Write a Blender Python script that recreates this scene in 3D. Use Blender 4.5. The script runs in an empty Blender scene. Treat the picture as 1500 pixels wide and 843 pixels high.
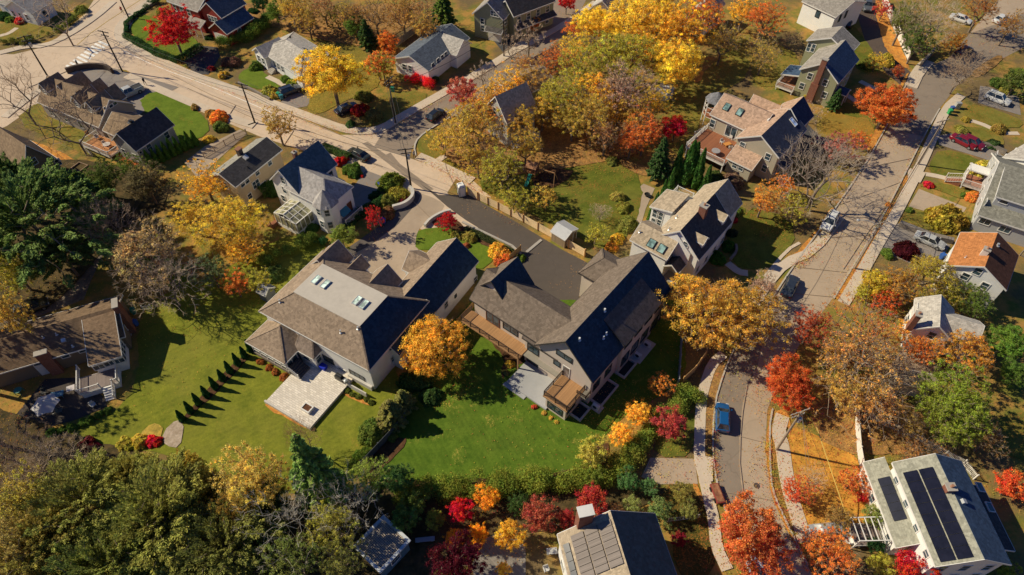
import bpy, math, random
import numpy as np
from mathutils import Vector, Matrix
C = bpy.context.scene.collection
rnd = random.Random(7)
R = math.radians
# ---------------------------------------------------------------- camera model (metres; the drone hovers 77 m up)
FPX, TH, CAMH = 980.0, R(50), 77.0
S_, C_ = math.sin(TH), math.cos(TH)
CROPS = {'A':(0,0,3.01),'B':(350,0,3.01),'C':(700,0,3.01),'D':(1100,0,3.01),'E':(0,200,3.01),'F':(350,180,3.01),'G':(700,180,3.01),
 'H':(1100,200,3.01),'I':(0,400,3.01),'J':(340,360,3.01),'K':(640,360,3.01),'L':(960,380,3.01),'M':(1180,400,3.7625),'N':(0,563,3.01),
 'O':(350,563,3.01),'Q':(700,563,3.01),'R':(1100,563,3.01),'J2':(350,440,5.267),'K2':(740,480,5.267),'A2':(60,90,5.268),'F2':(390,195,5.268),
 'G2':(900,250,5.268),'D2':(1000,110,5.268),'E2':(1120,0,5.268),'R2':(1340,190,7.27),'K3':(680,355,5.268),'I2':(0,410,4.014)}
def pt(p):
    """survey point: (x, y) or (sheet, x, y) -> photo pixel"""
    if len(p) == 3 and isinstance(p[0], str):
        a = CROPS[p[0]]; return (a[0]+p[1]/a[2], a[1]+p[2]/a[2])
    return p[:2]
def ray(p):
    x, y = pt(p); u = (x-750)/FPX; v = (y-421.5)/FPX
    return (u, C_-v*S_, -(S_+v*C_))
def W(p, z=0.0):
    """ground position (metres) under a survey point at height z"""
    d = ray(p); t = (CAMH-z)/-d[2]
    return Vector((d[0]*t, d[1]*t, z))
def proj(x, y, z):
    dz = z-CAMH; f = y*C_-dz*S_; w = -(y*S_+dz*C_)
    return (750+FPX*x/f, 421.5+FPX*w/f)
def depth(p, z=0):
    w = W(p, z); return w.y*C_-(z-CAMH)*S_
# ---------------------------------------------------------------- materials
MATS = {}
def _new(name):
    m = bpy.data.materials.new(name); m.use_nodes = True
    nt = m.node_tree; nt.nodes.clear()
    out = nt.nodes.new('ShaderNodeOutputMaterial')
    return m, nt, out
def nd(nt, t, **k):
    n = nt.nodes.new(t)
    for a, b in k.items():
        if a.startswith('i_'):
            key = a[2:].replace('_', ' ')
            n.inputs[int(key) if key.isdigit() else key].default_value = b
        else: setattr(n, a, b)
    return n
def mixc(nt, fac, a, b, mode='MIX'):
    n = nt.nodes.new('ShaderNodeMix'); n.data_type = 'RGBA'; n.blend_type = mode
    for s, v in ((0, fac), (6, a), (7, b)):
        if hasattr(v, 'links') or isinstance(v, bpy.types.NodeSocket): nt.links.new(v, n.inputs[s])
        elif s == 0: n.inputs[0].default_value = v
        else: n.inputs[s].default_value = (v[0], v[1], v[2], 1)
    return n.outputs[2]
def noise(nt, vec, scale, detail=4, rough=.6):
    n = nd(nt, 'ShaderNodeTexNoise'); n.inputs['Scale'].default_value = scale
    n.inputs['Detail'].default_value = detail; n.inputs['Roughness'].default_value = rough
    if vec is not None: nt.links.new(vec, n.inputs['Vector'])
    return n.outputs['Fac']
def ramp(nt, fac, stops, interp='LINEAR'):
    n = nt.nodes.new('ShaderNodeValToRGB'); nt.links.new(fac, n.inputs[0]); e = n.color_ramp.elements
    n.color_ramp.interpolation = interp
    while len(e) < len(stops): e.new(.5)
    for i, (p, c) in enumerate(stops):
        e[i].position = p; e[i].color = (c[0], c[1], c[2], 1) if not isinstance(c, (int, float)) else (c, c, c, 1)
    return n.outputs[0]
def mathn(nt, op, a, b=None):
    n = nt.nodes.new('ShaderNodeMath'); n.operation = op
    for i, v in enumerate((a, b)):
        if v is None: continue
        if isinstance(v, bpy.types.NodeSocket): nt.links.new(v, n.inputs[i])
        else: n.inputs[i].default_value = v
    return n.outputs[0]
def bsdf(nt, out, col, rough=.8, spec=.3, metal=0, bump=None, bstr=.3, bdist=.02):
    b = nt.nodes.new('ShaderNodeBsdfPrincipled')
    if isinstance(col, bpy.types.NodeSocket): nt.links.new(col, b.inputs['Base Color'])
    else: b.inputs['Base Color'].default_value = (*col[:3], 1)
    if isinstance(rough, bpy.types.NodeSocket): nt.links.new(rough, b.inputs['Roughness'])
    else: b.inputs['Roughness'].default_value = rough
    b.inputs['Specular IOR Level'].default_value = spec; b.inputs['Metallic'].default_value = metal
    if bump is not None:
        bn = nt.nodes.new('ShaderNodeBump'); bn.inputs['Strength'].default_value = bstr; bn.inputs['Distance'].default_value = bdist
        nt.links.new(bump, bn.inputs['Height']); nt.links.new(bn.outputs[0], b.inputs['Normal'])
    nt.links.new(b.outputs[0], out.inputs[0]); return b
def obc(nt): return nt.nodes.new('ShaderNodeTexCoord').outputs['Object']
def wpos(nt): return nt.nodes.new('ShaderNodeNewGeometry').outputs['Position']
def sc(c, k): return (c[0]*k, c[1]*k, c[2]*k)
def m_plain(name, col, rough=.6, spec=.4, metal=0, var=.12):
    if name in MATS: return MATS[name]
    m, nt, out = _new(name); v = obc(nt)
    c = mixc(nt, noise(nt, v, 2.3, 5), sc(col, 1-var), sc(col, 1+var))
    c = mixc(nt, ramp(nt, noise(nt, v, .7, 6, .7), [(.45, 0), (.75, 1)]), c, sc(col, 1-var*1.6))
    bsdf(nt, out, c, rough, spec, metal); MATS[name] = m; return m
def m_shingle(name, col, var=.3):
    if name in MATS: return MATS[name]
    m, nt, out = _new(name); v = obc(nt)
    vo = nd(nt, 'ShaderNodeTexVoronoi'); vo.inputs['Scale'].default_value = 3.2; nt.links.new(v, vo.inputs['Vector'])
    g = ramp(nt, nd(nt, 'ShaderNodeSeparateColor').outputs[0], [(0, 0), (1, 1)])
    sep = nt.nodes.new('ShaderNodeSeparateColor'); nt.links.new(vo.outputs['Color'], sep.inputs[0])
    c = mixc(nt, sep.outputs[0], sc(col, 1-var), sc(col, 1+var))
    c = mixc(nt, ramp(nt, noise(nt, v, .35, 6, .65), [(.35, 0), (.7, 1)]), c, mixc(nt, .5, c, sc(col, .72)))
    c = mixc(nt, ramp(nt, noise(nt, v, 9, 3), [(.5, 0), (.8, .6)]), c, sc(col, 1.5))
    mp = nt.nodes.new('ShaderNodeMapping'); mp.inputs['Scale'].default_value = (1.6, 1.6, .12); nt.links.new(v, mp.inputs[0])
    c = mixc(nt, ramp(nt, noise(nt, mp.outputs[0], 1.0, 5, .7), [(.45, 0), (.75, .55)]), c, sc(col, .6))
    sx = nt.nodes.new('ShaderNodeSeparateXYZ'); nt.links.new(v, sx.inputs[0])
    row = mathn(nt, 'FRACT', mathn(nt, 'MULTIPLY', sx.outputs[2], 7.0))
    c = mixc(nt, ramp(nt, row, [(0, .38), (.16, 0), (1, 0)]), c, sc(col, .35))
    bsdf(nt, out, c, .92, .15, 0, row, .25, .02); MATS[name] = m; return m
def m_siding(name, col, step=.16, dark=.55):
    if name in MATS: return MATS[name]
    m, nt, out = _new(name); v = obc(nt)
    sx = nt.nodes.new('ShaderNodeSeparateXYZ'); nt.links.new(v, sx.inputs[0])
    row = mathn(nt, 'FRACT', mathn(nt, 'DIVIDE', sx.outputs[2], step))
    c = mixc(nt, noise(nt, v, .8, 6, .7), sc(col, .86), sc(col, 1.08))
    c = mixc(nt, ramp(nt, row, [(0, .8), (.12, 0), (1, 0)]), c, sc(col, dark))
    # grime near the ground
    c = mixc(nt, ramp(nt, sx.outputs[2], [(0, .35), (.12, 0)]), c, sc(col, .45))
    bsdf(nt, out, c, .6, .3, 0, row, .3, .02); MATS[name] = m; return m
def m_brick(name, a=(.34, .12, .07), b=(.22, .07, .04), mortar=(.35, .31, .27), s=3.2):
    if name in MATS: return MATS[name]
    m, nt, out = _new(name); tc = obc(nt)
    sx = nt.nodes.new('ShaderNodeSeparateXYZ'); nt.links.new(tc, sx.inputs[0])
    cx = nt.nodes.new('ShaderNodeCombineXYZ'); nt.links.new(mathn(nt, 'ADD', sx.outputs[0], sx.outputs[1]), cx.inputs[0]); nt.links.new(sx.outputs[2], cx.inputs[1])
    br = nd(nt, 'ShaderNodeTexBrick'); nt.links.new(cx.outputs[0], br.inputs['Vector'])
    br.inputs['Color1'].default_value = (*a, 1); br.inputs['Color2'].default_value = (*b, 1); br.inputs['Mortar'].default_value = (*mortar, 1)
    br.inputs['Scale'].default_value = s; br.inputs['Mortar Size'].default_value = .02
    c = mixc(nt, noise(nt, tc, 1.4, 5), br.outputs['Color'], sc(a, .6)) 
    bsdf(nt, out, c, .9, .2, 0); MATS[name] = m; return m
def m_tiles(name, a, b, mortar, s):
    if name in MATS: return MATS[name]
    m, nt, out = _new(name); tc = obc(nt); br = nd(nt, 'ShaderNodeTexBrick'); nt.links.new(tc, br.inputs['Vector'])
    br.inputs['Color1'].default_value = (*a, 1); br.inputs['Color2'].default_value = (*b, 1); br.inputs['Mortar'].default_value = (*mortar, 1)
    br.inputs['Scale'].default_value = s; br.inputs['Mortar Size'].default_value = .015; br.inputs['Bias'].default_value = .1
    c = mixc(nt, ramp(nt, noise(nt, tc, 1.2, 7, .75), [(.35, 0), (.7, .6)]), br.outputs['Color'], sc(a, .62)); bsdf(nt, out, c, .9, .2, 0); MATS[name] = m; return m
def m_wood(name, col, step=.14, axis=0):
    if name in MATS: return MATS[name]
    m, nt, out = _new(name); v = obc(nt)
    sx = nt.nodes.new('ShaderNodeSeparateXYZ'); nt.links.new(v, sx.inputs[0])
    q = mathn(nt, 'DIVIDE', sx.outputs[axis], step); row = mathn(nt, 'FRACT', q)
    wn = nd(nt, 'ShaderNodeTexWhiteNoise', noise_dimensions='1D'); nt.links.new(mathn(nt, 'FLOOR', q), wn.inputs['W'])
    c = mixc(nt, wn.outputs['Value'], sc(col, .75), sc(col, 1.15))
    c = mixc(nt, noise(nt, v, 1.5, 6, .7), c, sc(col, .7))
    c = mixc(nt, ramp(nt, row, [(0, .8), (.1, 0), (1, 0)]), c, sc(col, .3))
    bsdf(nt, out, c, .65, .3, 0); MATS[name] = m; return m
def m_glass(name='window_glass', col=(.02, .035, .045), rough=.08, spec=.6):
    if name in MATS: return MATS[name]
    m, nt, out = _new(name); v = obc(nt)
    c = mixc(nt, ramp(nt, noise(nt, v, .9, 2), [(.4, 0), (.62, 1)]), col, (col[0]*3+.02, col[1]*3+.02, col[2]*3+.02))
    bsdf(nt, out, c, rough, spec, 0); MATS[name] = m; return m
def m_leaf(name='leaves', trans=.5, rough=.7):
    """every plant shares this: obj.color is the foliage colour, its alpha the second-hue amount"""
    if name in MATS: return MATS[name]
    m, nt, out = _new(name)
    oi = nt.nodes.new('ShaderNodeObjectInfo'); gi = nt.nodes.new('ShaderNodeNewGeometry'); v = obc(nt)
    hs = nt.nodes.new('ShaderNodeHueSaturation'); brn = mixc(nt, 1.0, oi.outputs['Color'], (.62, .66, .9), 'MULTIPLY'); nt.links.new(mixc(nt, ramp(nt, noise(nt, v, 2.6, 6, .75), [(.4, 0), (.68, .85)]), oi.outputs['Color'], brn), hs.inputs['Color'])
    cl = noise(nt, v, 4.5, 6, .7)
    cl2 = ramp(nt, cl, [(.36, 1.25), (.64, 2.6)])
    isl = gi.outputs['Random Per Island']
    val = mathn(nt, 'MULTIPLY', cl2, mathn(nt, 'ADD', mathn(nt, 'MULTIPLY', isl, .9), .55))
    nt.links.new(val, hs.inputs['Value'])
    n2 = noise(nt, v, 1.1, 3, .6)
    hue = mathn(nt, 'ADD', mathn(nt, 'MULTIPLY', mathn(nt, 'SUBTRACT', n2, .5), mathn(nt, 'MULTIPLY', oi.outputs['Alpha'], .55)), .5)
    wn = nd(nt, 'ShaderNodeTexWhiteNoise', noise_dimensions='1D'); nt.links.new(isl, wn.inputs['W'])
    hue = mathn(nt, 'ADD', hue, mathn(nt, 'MULTIPLY', mathn(nt, 'SUBTRACT', wn.outputs['Value'], .5), .04))
    nt.links.new(hue, hs.inputs['Hue'])
    hs.inputs['Saturation'].default_value = 1.0
    d = nt.nodes.new('ShaderNodeBsdfDiffuse'); t = nt.nodes.new('ShaderNodeBsdfTranslucent'); mx = nt.nodes.new('ShaderNodeMixShader')
    nt.links.new(hs.outputs[0], d.inputs[0]); nt.links.new(hs.outputs[0], t.inputs[0]); mx.inputs[0].default_value = trans
    nt.links.new(d.outputs[0], mx.inputs[1]); nt.links.new(t.outputs[0], mx.inputs[2]); nt.links.new(mx.outputs[0], out.inputs[0])
    MATS[name] = m; return m
def m_twig(name='twigs'):
    if name in MATS: return MATS[name]
    m, nt, out = _new(name)
    oi = nt.nodes.new('ShaderNodeObjectInfo'); v = obc(nt)
    c = mixc(nt, noise(nt, v, 2.5, 4), oi.outputs['Color'], mixc(nt, .55, oi.outputs['Color'], (.02, .015, .01)))
    bsdf(nt, out, c, .9, .1); MATS[name] = m; return m
def m_bark():
    if 'bark' in MATS: return MATS['bark']
    m, nt, out = _new('bark'); v = obc(nt)
    c = mixc(nt, ramp(nt, noise(nt, v, 5, 6, .7), [(.35, 0), (.65, 1)]), (.10, .075, .055), (.36, .28, .21))
    bsdf(nt, out, c, .95, .1, 0, noise(nt, v, 14, 4), .5, .03); MATS['bark'] = m; return m
# ---------------------------------------------------------------- mesh collecting
class MB:
    def __init__(s): s.v = []; s.f = []
    def poly(s, pts): n = len(s.v); s.v += [tuple(p) for p in pts]; s.f.append(tuple(range(n, n+len(pts)))); return s
    def solid(s, v, f): n = len(s.v); s.v += [tuple(p) for p in v]; s.f += [tuple(i+n for i in q) for q in f]; return s
    def box(s, x0, x1, y0, y1, z0, z1):
        v = [(x0,y0,z0),(x1,y0,z0),(x1,y1,z0),(x0,y1,z0),(x0,y0,z1),(x1,y0,z1),(x1,y1,z1),(x0,y1,z1)]
        return s.solid(v, [(3,2,1,0),(4,5,6,7),(0,1,5,4),(1,2,6,5),(2,3,7,6),(3,0,4,7)])
    def obox(s, c, ax, ay, az):
        """box by centre and three half-axis vectors"""
        c, ax, ay, az = map(Vector, (c, ax, ay, az))
        v = [c+a*ax+b*ay+d*az for d in (-1, 1) for a, b in ((-1,-1),(1,-1),(1,1),(-1,1))]
        return s.solid(v, [(3,2,1,0),(4,5,6,7),(0,1,5,4),(1,2,6,5),(2,3,7,6),(3,0,4,7)])
    def bar(s, a, b, w, h=None):
        """rectangular bar from a to b"""
        a, b = Vector(a), Vector(b); d = (b-a)
        if d.length < 1e-6: return s
        dn = d.normalized(); up = Vector((0,0,1)) if abs(dn.z) < .95 else Vector((1,0,0))
        x = dn.cross(up).normalized(); y = x.cross(dn)
        return s.obox((a+b)/2, d/2, x*w/2, y*(h or w)/2)
    def tube(s, pts, r, n=6, cap=True):
        pts = [Vector(p) for p in pts]; k = len(pts); rs = r if hasattr(r, '__len__') else [r]*k
        b = len(s.v); ref = None
        for i, p in enumerate(pts):
            d = (pts[min(i+1,k-1)]-pts[max(i-1,0)]).normalized()
            up = Vector((0,0,1)) if abs(d.z) < .9 else Vector((1,0,0))
            x = d.cross(up).normalized(); y = d.cross(x)
            for j in range(n):
                a = 2*math.pi*j/n; s.v.append(tuple(p+(x*math.cos(a)+y*math.sin(a))*rs[i]))
        for i in range(k-1):
            for j in range(n):
                j2 = (j+1) % n; s.f.append((b+i*n+j, b+i*n+j2, b+(i+1)*n+j2, b+(i+1)*n+j))
        if cap: s.f.append(tuple(b+j for j in range(n))[::-1]); s.f.append(tuple(b+(k-1)*n+j for j in range(n)))
        return s
    def lathe(s, c, prof, n=16):
        c = Vector(c); b = len(s.v); k = len(prof)
        for r, z in prof:
            for j in range(n):
                a = 2*math.pi*j/n; s.v.append((c.x+r*math.cos(a), c.y+r*math.sin(a), c.z+z))
        for i in range(k-1):
            for j in range(n):
                j2 = (j+1) % n; s.f.append((b+i*n+j, b+i*n+j2, b+(i+1)*n+j2, b+(i+1)*n+j))
        s.f.append(tuple(b+j for j in range(n))[::-1]); s.f.append(tuple(b+(k-1)*n+j for j in range(n)))
        return s
    def build(s, name, mat, parent=None, smooth=False, bevel=0):
        me = bpy.data.meshes.new(name); me.from_pydata(s.v, [], s.f); me.update()
        me.materials.append(mat)
        if smooth: me.polygons.foreach_set('use_smooth', [True]*len(me.polygons))
        o = bpy.data.objects.new(name, me); C.objects.link(o)
        if parent is not None: o.parent = parent
        if bevel:
            b = o.modifiers.new('bevel', 'BEVEL'); b.width = bevel; b.segments = 2; b.limit_method = 'ANGLE'
        return o
def tag(o, label=None, cat=None, group=None, kind=None):
    if label: o['label'] = label
    if cat: o['category'] = cat
    if group: o['group'] = group
    if kind: o['kind'] = kind
    return o
def empty(name, loc, rz=0):
    o = bpy.data.objects.new(name, None); C.objects.link(o); o.location = loc; o.rotation_euler = (0, 0, rz); o.empty_display_size = .3
    return o
KIDS = {}
def copy_tree(o, parent=None):
    c = o.copy(); C.objects.link(c)
    if parent is not None: c.parent = parent
    for ch in list(o.children): copy_tree(ch, c)
    return c
# ---------------------------------------------------------------- house toolkit
WHITE = m_plain('white_trim', (.78, .75, .7), .5, .4, 0, .06)
GLASS = m_glass()
DARKMETAL = m_plain('dark_metal', (.03, .03, .03), .4, .5, .3)
FLASH = m_plain('vent_metal', (.7, .7, .68), .35, .5, .5)
CONC = m_plain('concrete', (.42, .38, .33), .9, .2)
SHADE_NAVY = m_shingle('shingle_shade_navy', (.035, .065, .10))  # blue-black that paints the shade on slopes turned from the sun
class Plane:
    def __init__(s, o, u, v):
        s.o = Vector(o); s.u = Vector(u).normalized(); s.v = Vector(v).normalized(); s.n = s.u.cross(s.v).normalized()
        if s.n.z < 0: s.n = -s.n
class House:
    def __init__(s, name, label, o, xd, z, cat='house', group=None):
        a = W(o, z); b = W(xd, z); s.rz = math.atan2(b.y-a.y, b.x-a.x); s.O = Vector((a.x, a.y, 0))
        s.M = Matrix.Translation(s.O) @ Matrix.Rotation(s.rz, 4, 'Z'); s.Mi = s.M.inverted()
        s.root = empty(name, s.O, s.rz); tag(s.root, label, cat, group)
    def L(s, p, z=0.0): return s.Mi @ W(p, z)
    def rect(s, pts, z):
        q = [s.L(p, z) for p in pts]; xs = [a.x for a in q]; ys = [a.y for a in q]
        return [min(xs), max(xs), min(ys), max(ys)]
    def solvez(s, x, y, py):
        lo, hi = 0, 40
        g = s.M @ Vector((x, y, 0)); py = pt(py)[1] if hasattr(py, '__len__') else py
        for _ in range(40):
            m = (lo+hi)/2
            if proj(g.x, g.y, m)[1] > py: lo = m
            else: hi = m
        return m
    def hit(s, pl, p):
        d = s.Mi.to_3x3() @ Vector(ray(p)); o = s.Mi @ Vector((0, 0, CAMH))
        t = (pl.o-o).dot(pl.n)/d.dot(pl.n); return o+d*t
    def wallplane(s, side, c):
        return Plane((c, 0, 0), (0, 1, 0), (0, 0, 1)) if side[1] == 'x' else Plane((0, c, 0), (1, 0, 0), (0, 0, 1))
    # roofs -------------------------------------------------
    def gable(s, r, z, rise, axis='x', oh=.35, base=0, wall=None, roof=None, trim=WHITE, t=.16, endoh=None, wname='wall', rname='roof', half=None):
        """half: '+','-' gives a single (shed) slope rising to that side"""
        x0, x1, y0, y1 = r
        if hasattr(rise, '__len__'):    # ridge seen at this survey point
            ends = ([(x0, (y0+y1)/2), (x1, (y0+y1)/2)] if axis == 'x' else [((x0+x1)/2, y0), ((x0+x1)/2, y1)])
            best = None
            for e in ends:
                zz = s.solvez(e[0], e[1], rise); g = s.M @ Vector((e[0], e[1], 0)); px = proj(g.x, g.y, zz)[0]
                d = abs(px-pt(rise)[0])
                if best is None or d < best[0]: best = (d, zz)
            rise = max(.4, best[1]-z)
        endoh = oh if endoh is None else endoh
        def T(a, b, zz): return (a, b, zz) if axis == 'x' else (b, a, zz)
        a0, a1 = (x0, x1) if axis == 'x' else (y0, y1); b0, b1 = (y0, y1) if axis == 'x' else (x0, x1)
        bm = (b0+b1)/2; zr = z+rise
        if half == '+': prof = [(b0, z), (b1, zr)]
        elif half == '-': prof = [(b0, zr), (b1, z)]
        else: prof = [(b0, z), (bm, zr), (b1, z)]
        k = len(prof); mb = MB(); vs = []
        for a in (a0, a1):
            for b, zz in prof: vs.append(T(a, b, zz))
            for b, zz in prof: vs.append(T(a, b, zz-t))
        f = []
        for i in range(k-1):
            f.append((i, i+1, 2*k+i+1, 2*k+i)); f.append((k+i+1, k+i, 3*k+i, 3*k+i+1))
            f.append((i+1, i, k+i, k+i+1)); f.append((2*k+i, 2*k+i+1, 3*k+i+1, 3*k+i))
        f.append((0, 2*k, 3*k, k)); f.append((k-1, 2*k-1, 4*k-1, 3*k-1))
        ro = mb.solid(vs, f).build(rname, roof, s.root)
        # trim: rake boards at both ends, fascia along the eaves
        tm = MB(); e = .03
        for a, sg in ((a0, -1), (a1, 1)):
            for i in range(k-1):
                (p, zp), (q, zq) = prof[i], prof[i+1]
                lo, hi = a+sg*.002, a+sg*.05
                vv = [T(lo, p, zp+.02), T(lo, q, zq+.02), T(lo, q, zq-.24), T(lo, p, zp-.24), T(hi, p, zp+.02), T(hi, q, zq+.02), T(hi, q, zq-.24), T(hi, p, zp-.24)]
                tm.solid(vv, [(0,1,2,3),(7,6,5,4),(0,4,5,1),(1,5,6,2),(2,6,7,3),(3,7,4,0)])
        if k == 3 or half == '+': tm.box(*( (a0, a1, b0-.06, b0-.003, z-.22, z-.02) if axis == 'x' else (b0-.06, b0-.003, a0, a1, z-.22, z-.02)))
        if k == 3 or half == '-': tm.box(*( (a0, a1, b1+.003, b1+.06, z-.22, z-.02) if axis == 'x' else (b1+.003, b1+.06, a0, a1, z-.22, z-.02)))
        if trim: tm.build('roof_trim', trim, ro)
        if wall:
            c0, c1, d0, d1 = a0+endoh, a1-endoh, b0+oh, b1-oh
            sl = rise/((b1-b0)/2) if k == 3 else rise/(b1-b0)
            zl = z-t-.01+sl*oh
            if half == '+': pr = [(d0, base), (d1, base), (d1, zr-t-.01-sl*oh), (d0, zl)]
            elif half == '-': pr = [(d0, base), (d1, base), (d1, zl), (d0, zr-t-.01-sl*oh)]
            else: pr = [(d0, base), (d1, base), (d1, zl), (bm, zr-t-.01), (d0, zl)]
            n = len(pr); vv = [T(c0, b, zz) for b, zz in pr]+[T(c1, b, zz) for b, zz in pr]
            ff = [tuple(range(n)), tuple(range(2*n-1, n-1, -1))]+[(i, n+i, n+(i+1) % n, (i+1) % n) for i in range(n)]
            MB().solid(vv, ff).build(wname, wall, s.root)
        s.last = dict(x0=x0+(endoh if axis == 'x' else oh), x1=x1-(endoh if axis == 'x' else oh), y0=y0+(oh if axis == 'x' else endoh), y1=y1-(oh if axis == 'x' else endoh), base=base, z=z)
        if half == '+': P1 = Plane(T(a0, b0, z), T(1, 0, 0), T(0, b1-b0, rise)); P2 = P1
        elif half == '-': P1 = Plane(T(a0, b1, z), T(1, 0, 0), T(0, b0-b1, rise)); P2 = P1
        else:
            P1 = Plane(T(a0, b0, z), T(1, 0, 0), T(0, (b1-b0)/2, rise)); P2 = Plane(T(a0, b1, z), T(1, 0, 0), T(0, -(b1-b0)/2, rise))
        s.zr = zr; return P1, P2
    def hip(s, r, z, rise, inset=None, top=None, oh=.35, base=0, wall=None, roof=None, trim=WHITE, deck=None, t=.16, endinset=None):
        x0, x1, y0, y1 = r; w, d = x1-x0, y1-y0
        if top is None:
            if w >= d: i = inset if inset is not None else d/2; top = [x0+i, x1-i, y0+d/2, y0+d/2]
            else: i = inset if inset is not None else w/2; top = [x0+w/2, x0+w/2, y0+i, y1-i]
        if hasattr(rise, '__len__'): rise = s.solvez(top[0], top[2], rise)-z
        zr = z+rise; a, b, c, e = top
        E_ = [(x0, y0), (x1, y0), (x1, y1), (x0, y1)]; T_ = [(a, c), (b, c), (b, e), (a, e)]
        faces = []; vs = [(*p, z) for p in E_]+[(*p, zr) for p in T_]+[(*p, z-t) for p in E_]
        f = [(i, (i+1) % 4, 4+(i+1) % 4, 4+i) for i in range(4)]+[(8+i, 8+(i+1) % 4, (i+1) % 4, i) for i in range(4)]+[(11, 10, 9, 8)]
        f2 = []
        for q in f:
            pts = []; idx = []
            for i in q:
                if vs[i] not in pts: pts.append(vs[i]); idx.append(i)
            if len(idx) > 2: f2.append(tuple(idx))
        ro = MB().solid(vs, f2).build('roof', roof, s.root)
        if b-a > .3 and e-c > .3: MB().box(a-.05, b+.05, c-.05, e+.05, zr-.05, zr+.07).build('flat_roof', deck or roof, s.root)
        tm = MB(); tm.box(x0-.06, x1+.06, y0-.06, y0-.003, z-.24, z-.02).box(x0-.06, x1+.06, y1+.003, y1+.06, z-.24, z-.02)
        tm.box(x0-.06, x0-.003, y0, y1, z-.24, z-.02).box(x1+.003, x1+.06, y0, y1, z-.24, z-.02)
        # ridge and hip caps
        if trim: tm.build('gutter', trim, ro)
        for i in range(4): MB().bar(vs[i], vs[4+i], .22, .05).build('hip_cap', roof, ro)
        if wall: MB().box(x0+oh, x1-oh, y0+oh, y1-oh, base, z-t+.02).build('wall', wall, s.root)
        s.last = dict(x0=x0+oh, x1=x1-oh, y0=y0+oh, y1=y1-oh, base=base, z=z); s.zr = zr
        return [Plane((*E_[0], z), (1, 0, 0), (0, c-y0, rise)), Plane((*E_[1], z), (0, 1, 0), (b-x1, 0, rise)), Plane((*E_[2], z), (1, 0, 0), (0, e-y1, rise)), Plane((*E_[3], z), (0, 1, 0), (a-x0, 0, rise)), Plane((a, c, zr+.07), (1, 0, 0), (0, 1, 0))]
    def box(s, r, z0, z1, mat, name='wall'): return MB().box(*r, z0, z1).build(name, mat, s.root)
    # openings ----------------------------------------------
    def win(s, side, c, p, w=1.0, h=1.5, z=None, name='window', frame=WHITE, glass=None, mx=1, mz=2, local=None):
        """side '+x','-x','+y','-y'; c the wall coordinate; p the survey point of its centre (or local=(u, z))"""
        if local: u, zz = local
        else:
            hp = s.hit(s.wallplane(side, c), p); u = hp.y if side[1] == 'x' else hp.x; zz = hp.z
        if z is not None: zz = z
        sg = 1 if side[0] == '+' else -1
        def B(mb, u0, u1, z0, z1, d0, d1):
            lo, hi = sorted((c+sg*d0, c+sg*d1))
            mb.box(lo, hi, u0, u1, z0, z1) if side[1] == 'x' else mb.box(u0, u1, lo, hi, z0, z1)
        pane = MB(); B(pane, u-w/2, u+w/2, zz-h/2, zz+h/2, -.02, .025); po = pane.build(name, glass or GLASS, s.root)
        f = MB(); k = .1
        B(f, u-w/2-k, u-w/2, zz-h/2-k, zz+h/2+k, -.02, .07); B(f, u+w/2, u+w/2+k, zz-h/2-k, zz+h/2+k, -.02, .07)
        B(f, u-w/2, u+w/2, zz+h/2, zz+h/2+k, -.02, .07); B(f, u-w/2, u+w/2, zz-h/2-k, zz-h/2, -.02, .09)
        for i in range(1, mx): B(f, u-w/2+w*i/mx-.03, u-w/2+w*i/mx+.03, zz-h/2, zz+h/2, 0, .05)
        for i in range(1, mz): B(f, u-w/2, u+w/2, zz-h/2+h*i/mz-.03, zz-h/2+h*i/mz+.03, 0, .045)
        f.build('frame', frame, po); return po
    def autowin(s, sides, zs, step=2.6, w=.9, h=1.4, L=None, frame=WHITE):
        L = L or s.last
        for sd in sides:
            c = L[{'+x': 'x1', '-x': 'x0', '+y': 'y1', '-y': 'y0'}[sd]]; a, b = (L['y0'], L['y1']) if sd[1] == 'x' else (L['x0'], L['x1'])
            n = max(1, int((b-a)/step))
            for zz in zs:
                for i in range(n): s.win(sd, c, None, w, h, local=(a+(i+.5)*(b-a)/n, zz), frame=frame)
    def door(s, side, c, p, mat, w=1, h=2.1, zb=None):
        hp = s.hit(s.wallplane(side, c), p); u = hp.y if side[1] == 'x' else hp.x; sg = 1 if side[0] == '+' else -1
        z0 = (hp.z-h/2) if zb is None else zb
        lo, hi = sorted((c-sg*.02, c+sg*.05)); mb = MB()
        mb.box(lo, hi, u-w/2, u+w/2, z0, z0+h) if side[1] == 'x' else mb.box(u-w/2, u+w/2, lo, hi, z0, z0+h)
        d = mb.build('door', mat, s.root); lo, hi = sorted((c+sg*.05, c+sg*.09)); k = MB()
        k.box(lo, hi, u+w/2-.16, u+w/2-.1, z0+.95, z0+1.05) if side[1] == 'x' else k.box(u+w/2-.16, u+w/2-.1, lo, hi, z0+.95, z0+1.05)
        k.build('handle', DARKMETAL, d); f = MB()
        for a0, a1, b0, b1 in ((u-w/2-.1, u-w/2, z0, z0+h+.1), (u+w/2, u+w/2+.1, z0, z0+h+.1), (u-w/2, u+w/2, z0+h, z0+h+.1)):
            lo, hi = sorted((c-sg*.02, c+sg*.07)); f.box(lo, hi, a0, a1, b0, b1) if side[1] == 'x' else f.box(a0, a1, lo, hi, b0, b1)
        f.build('door_frame', WHITE, d); return d
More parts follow.
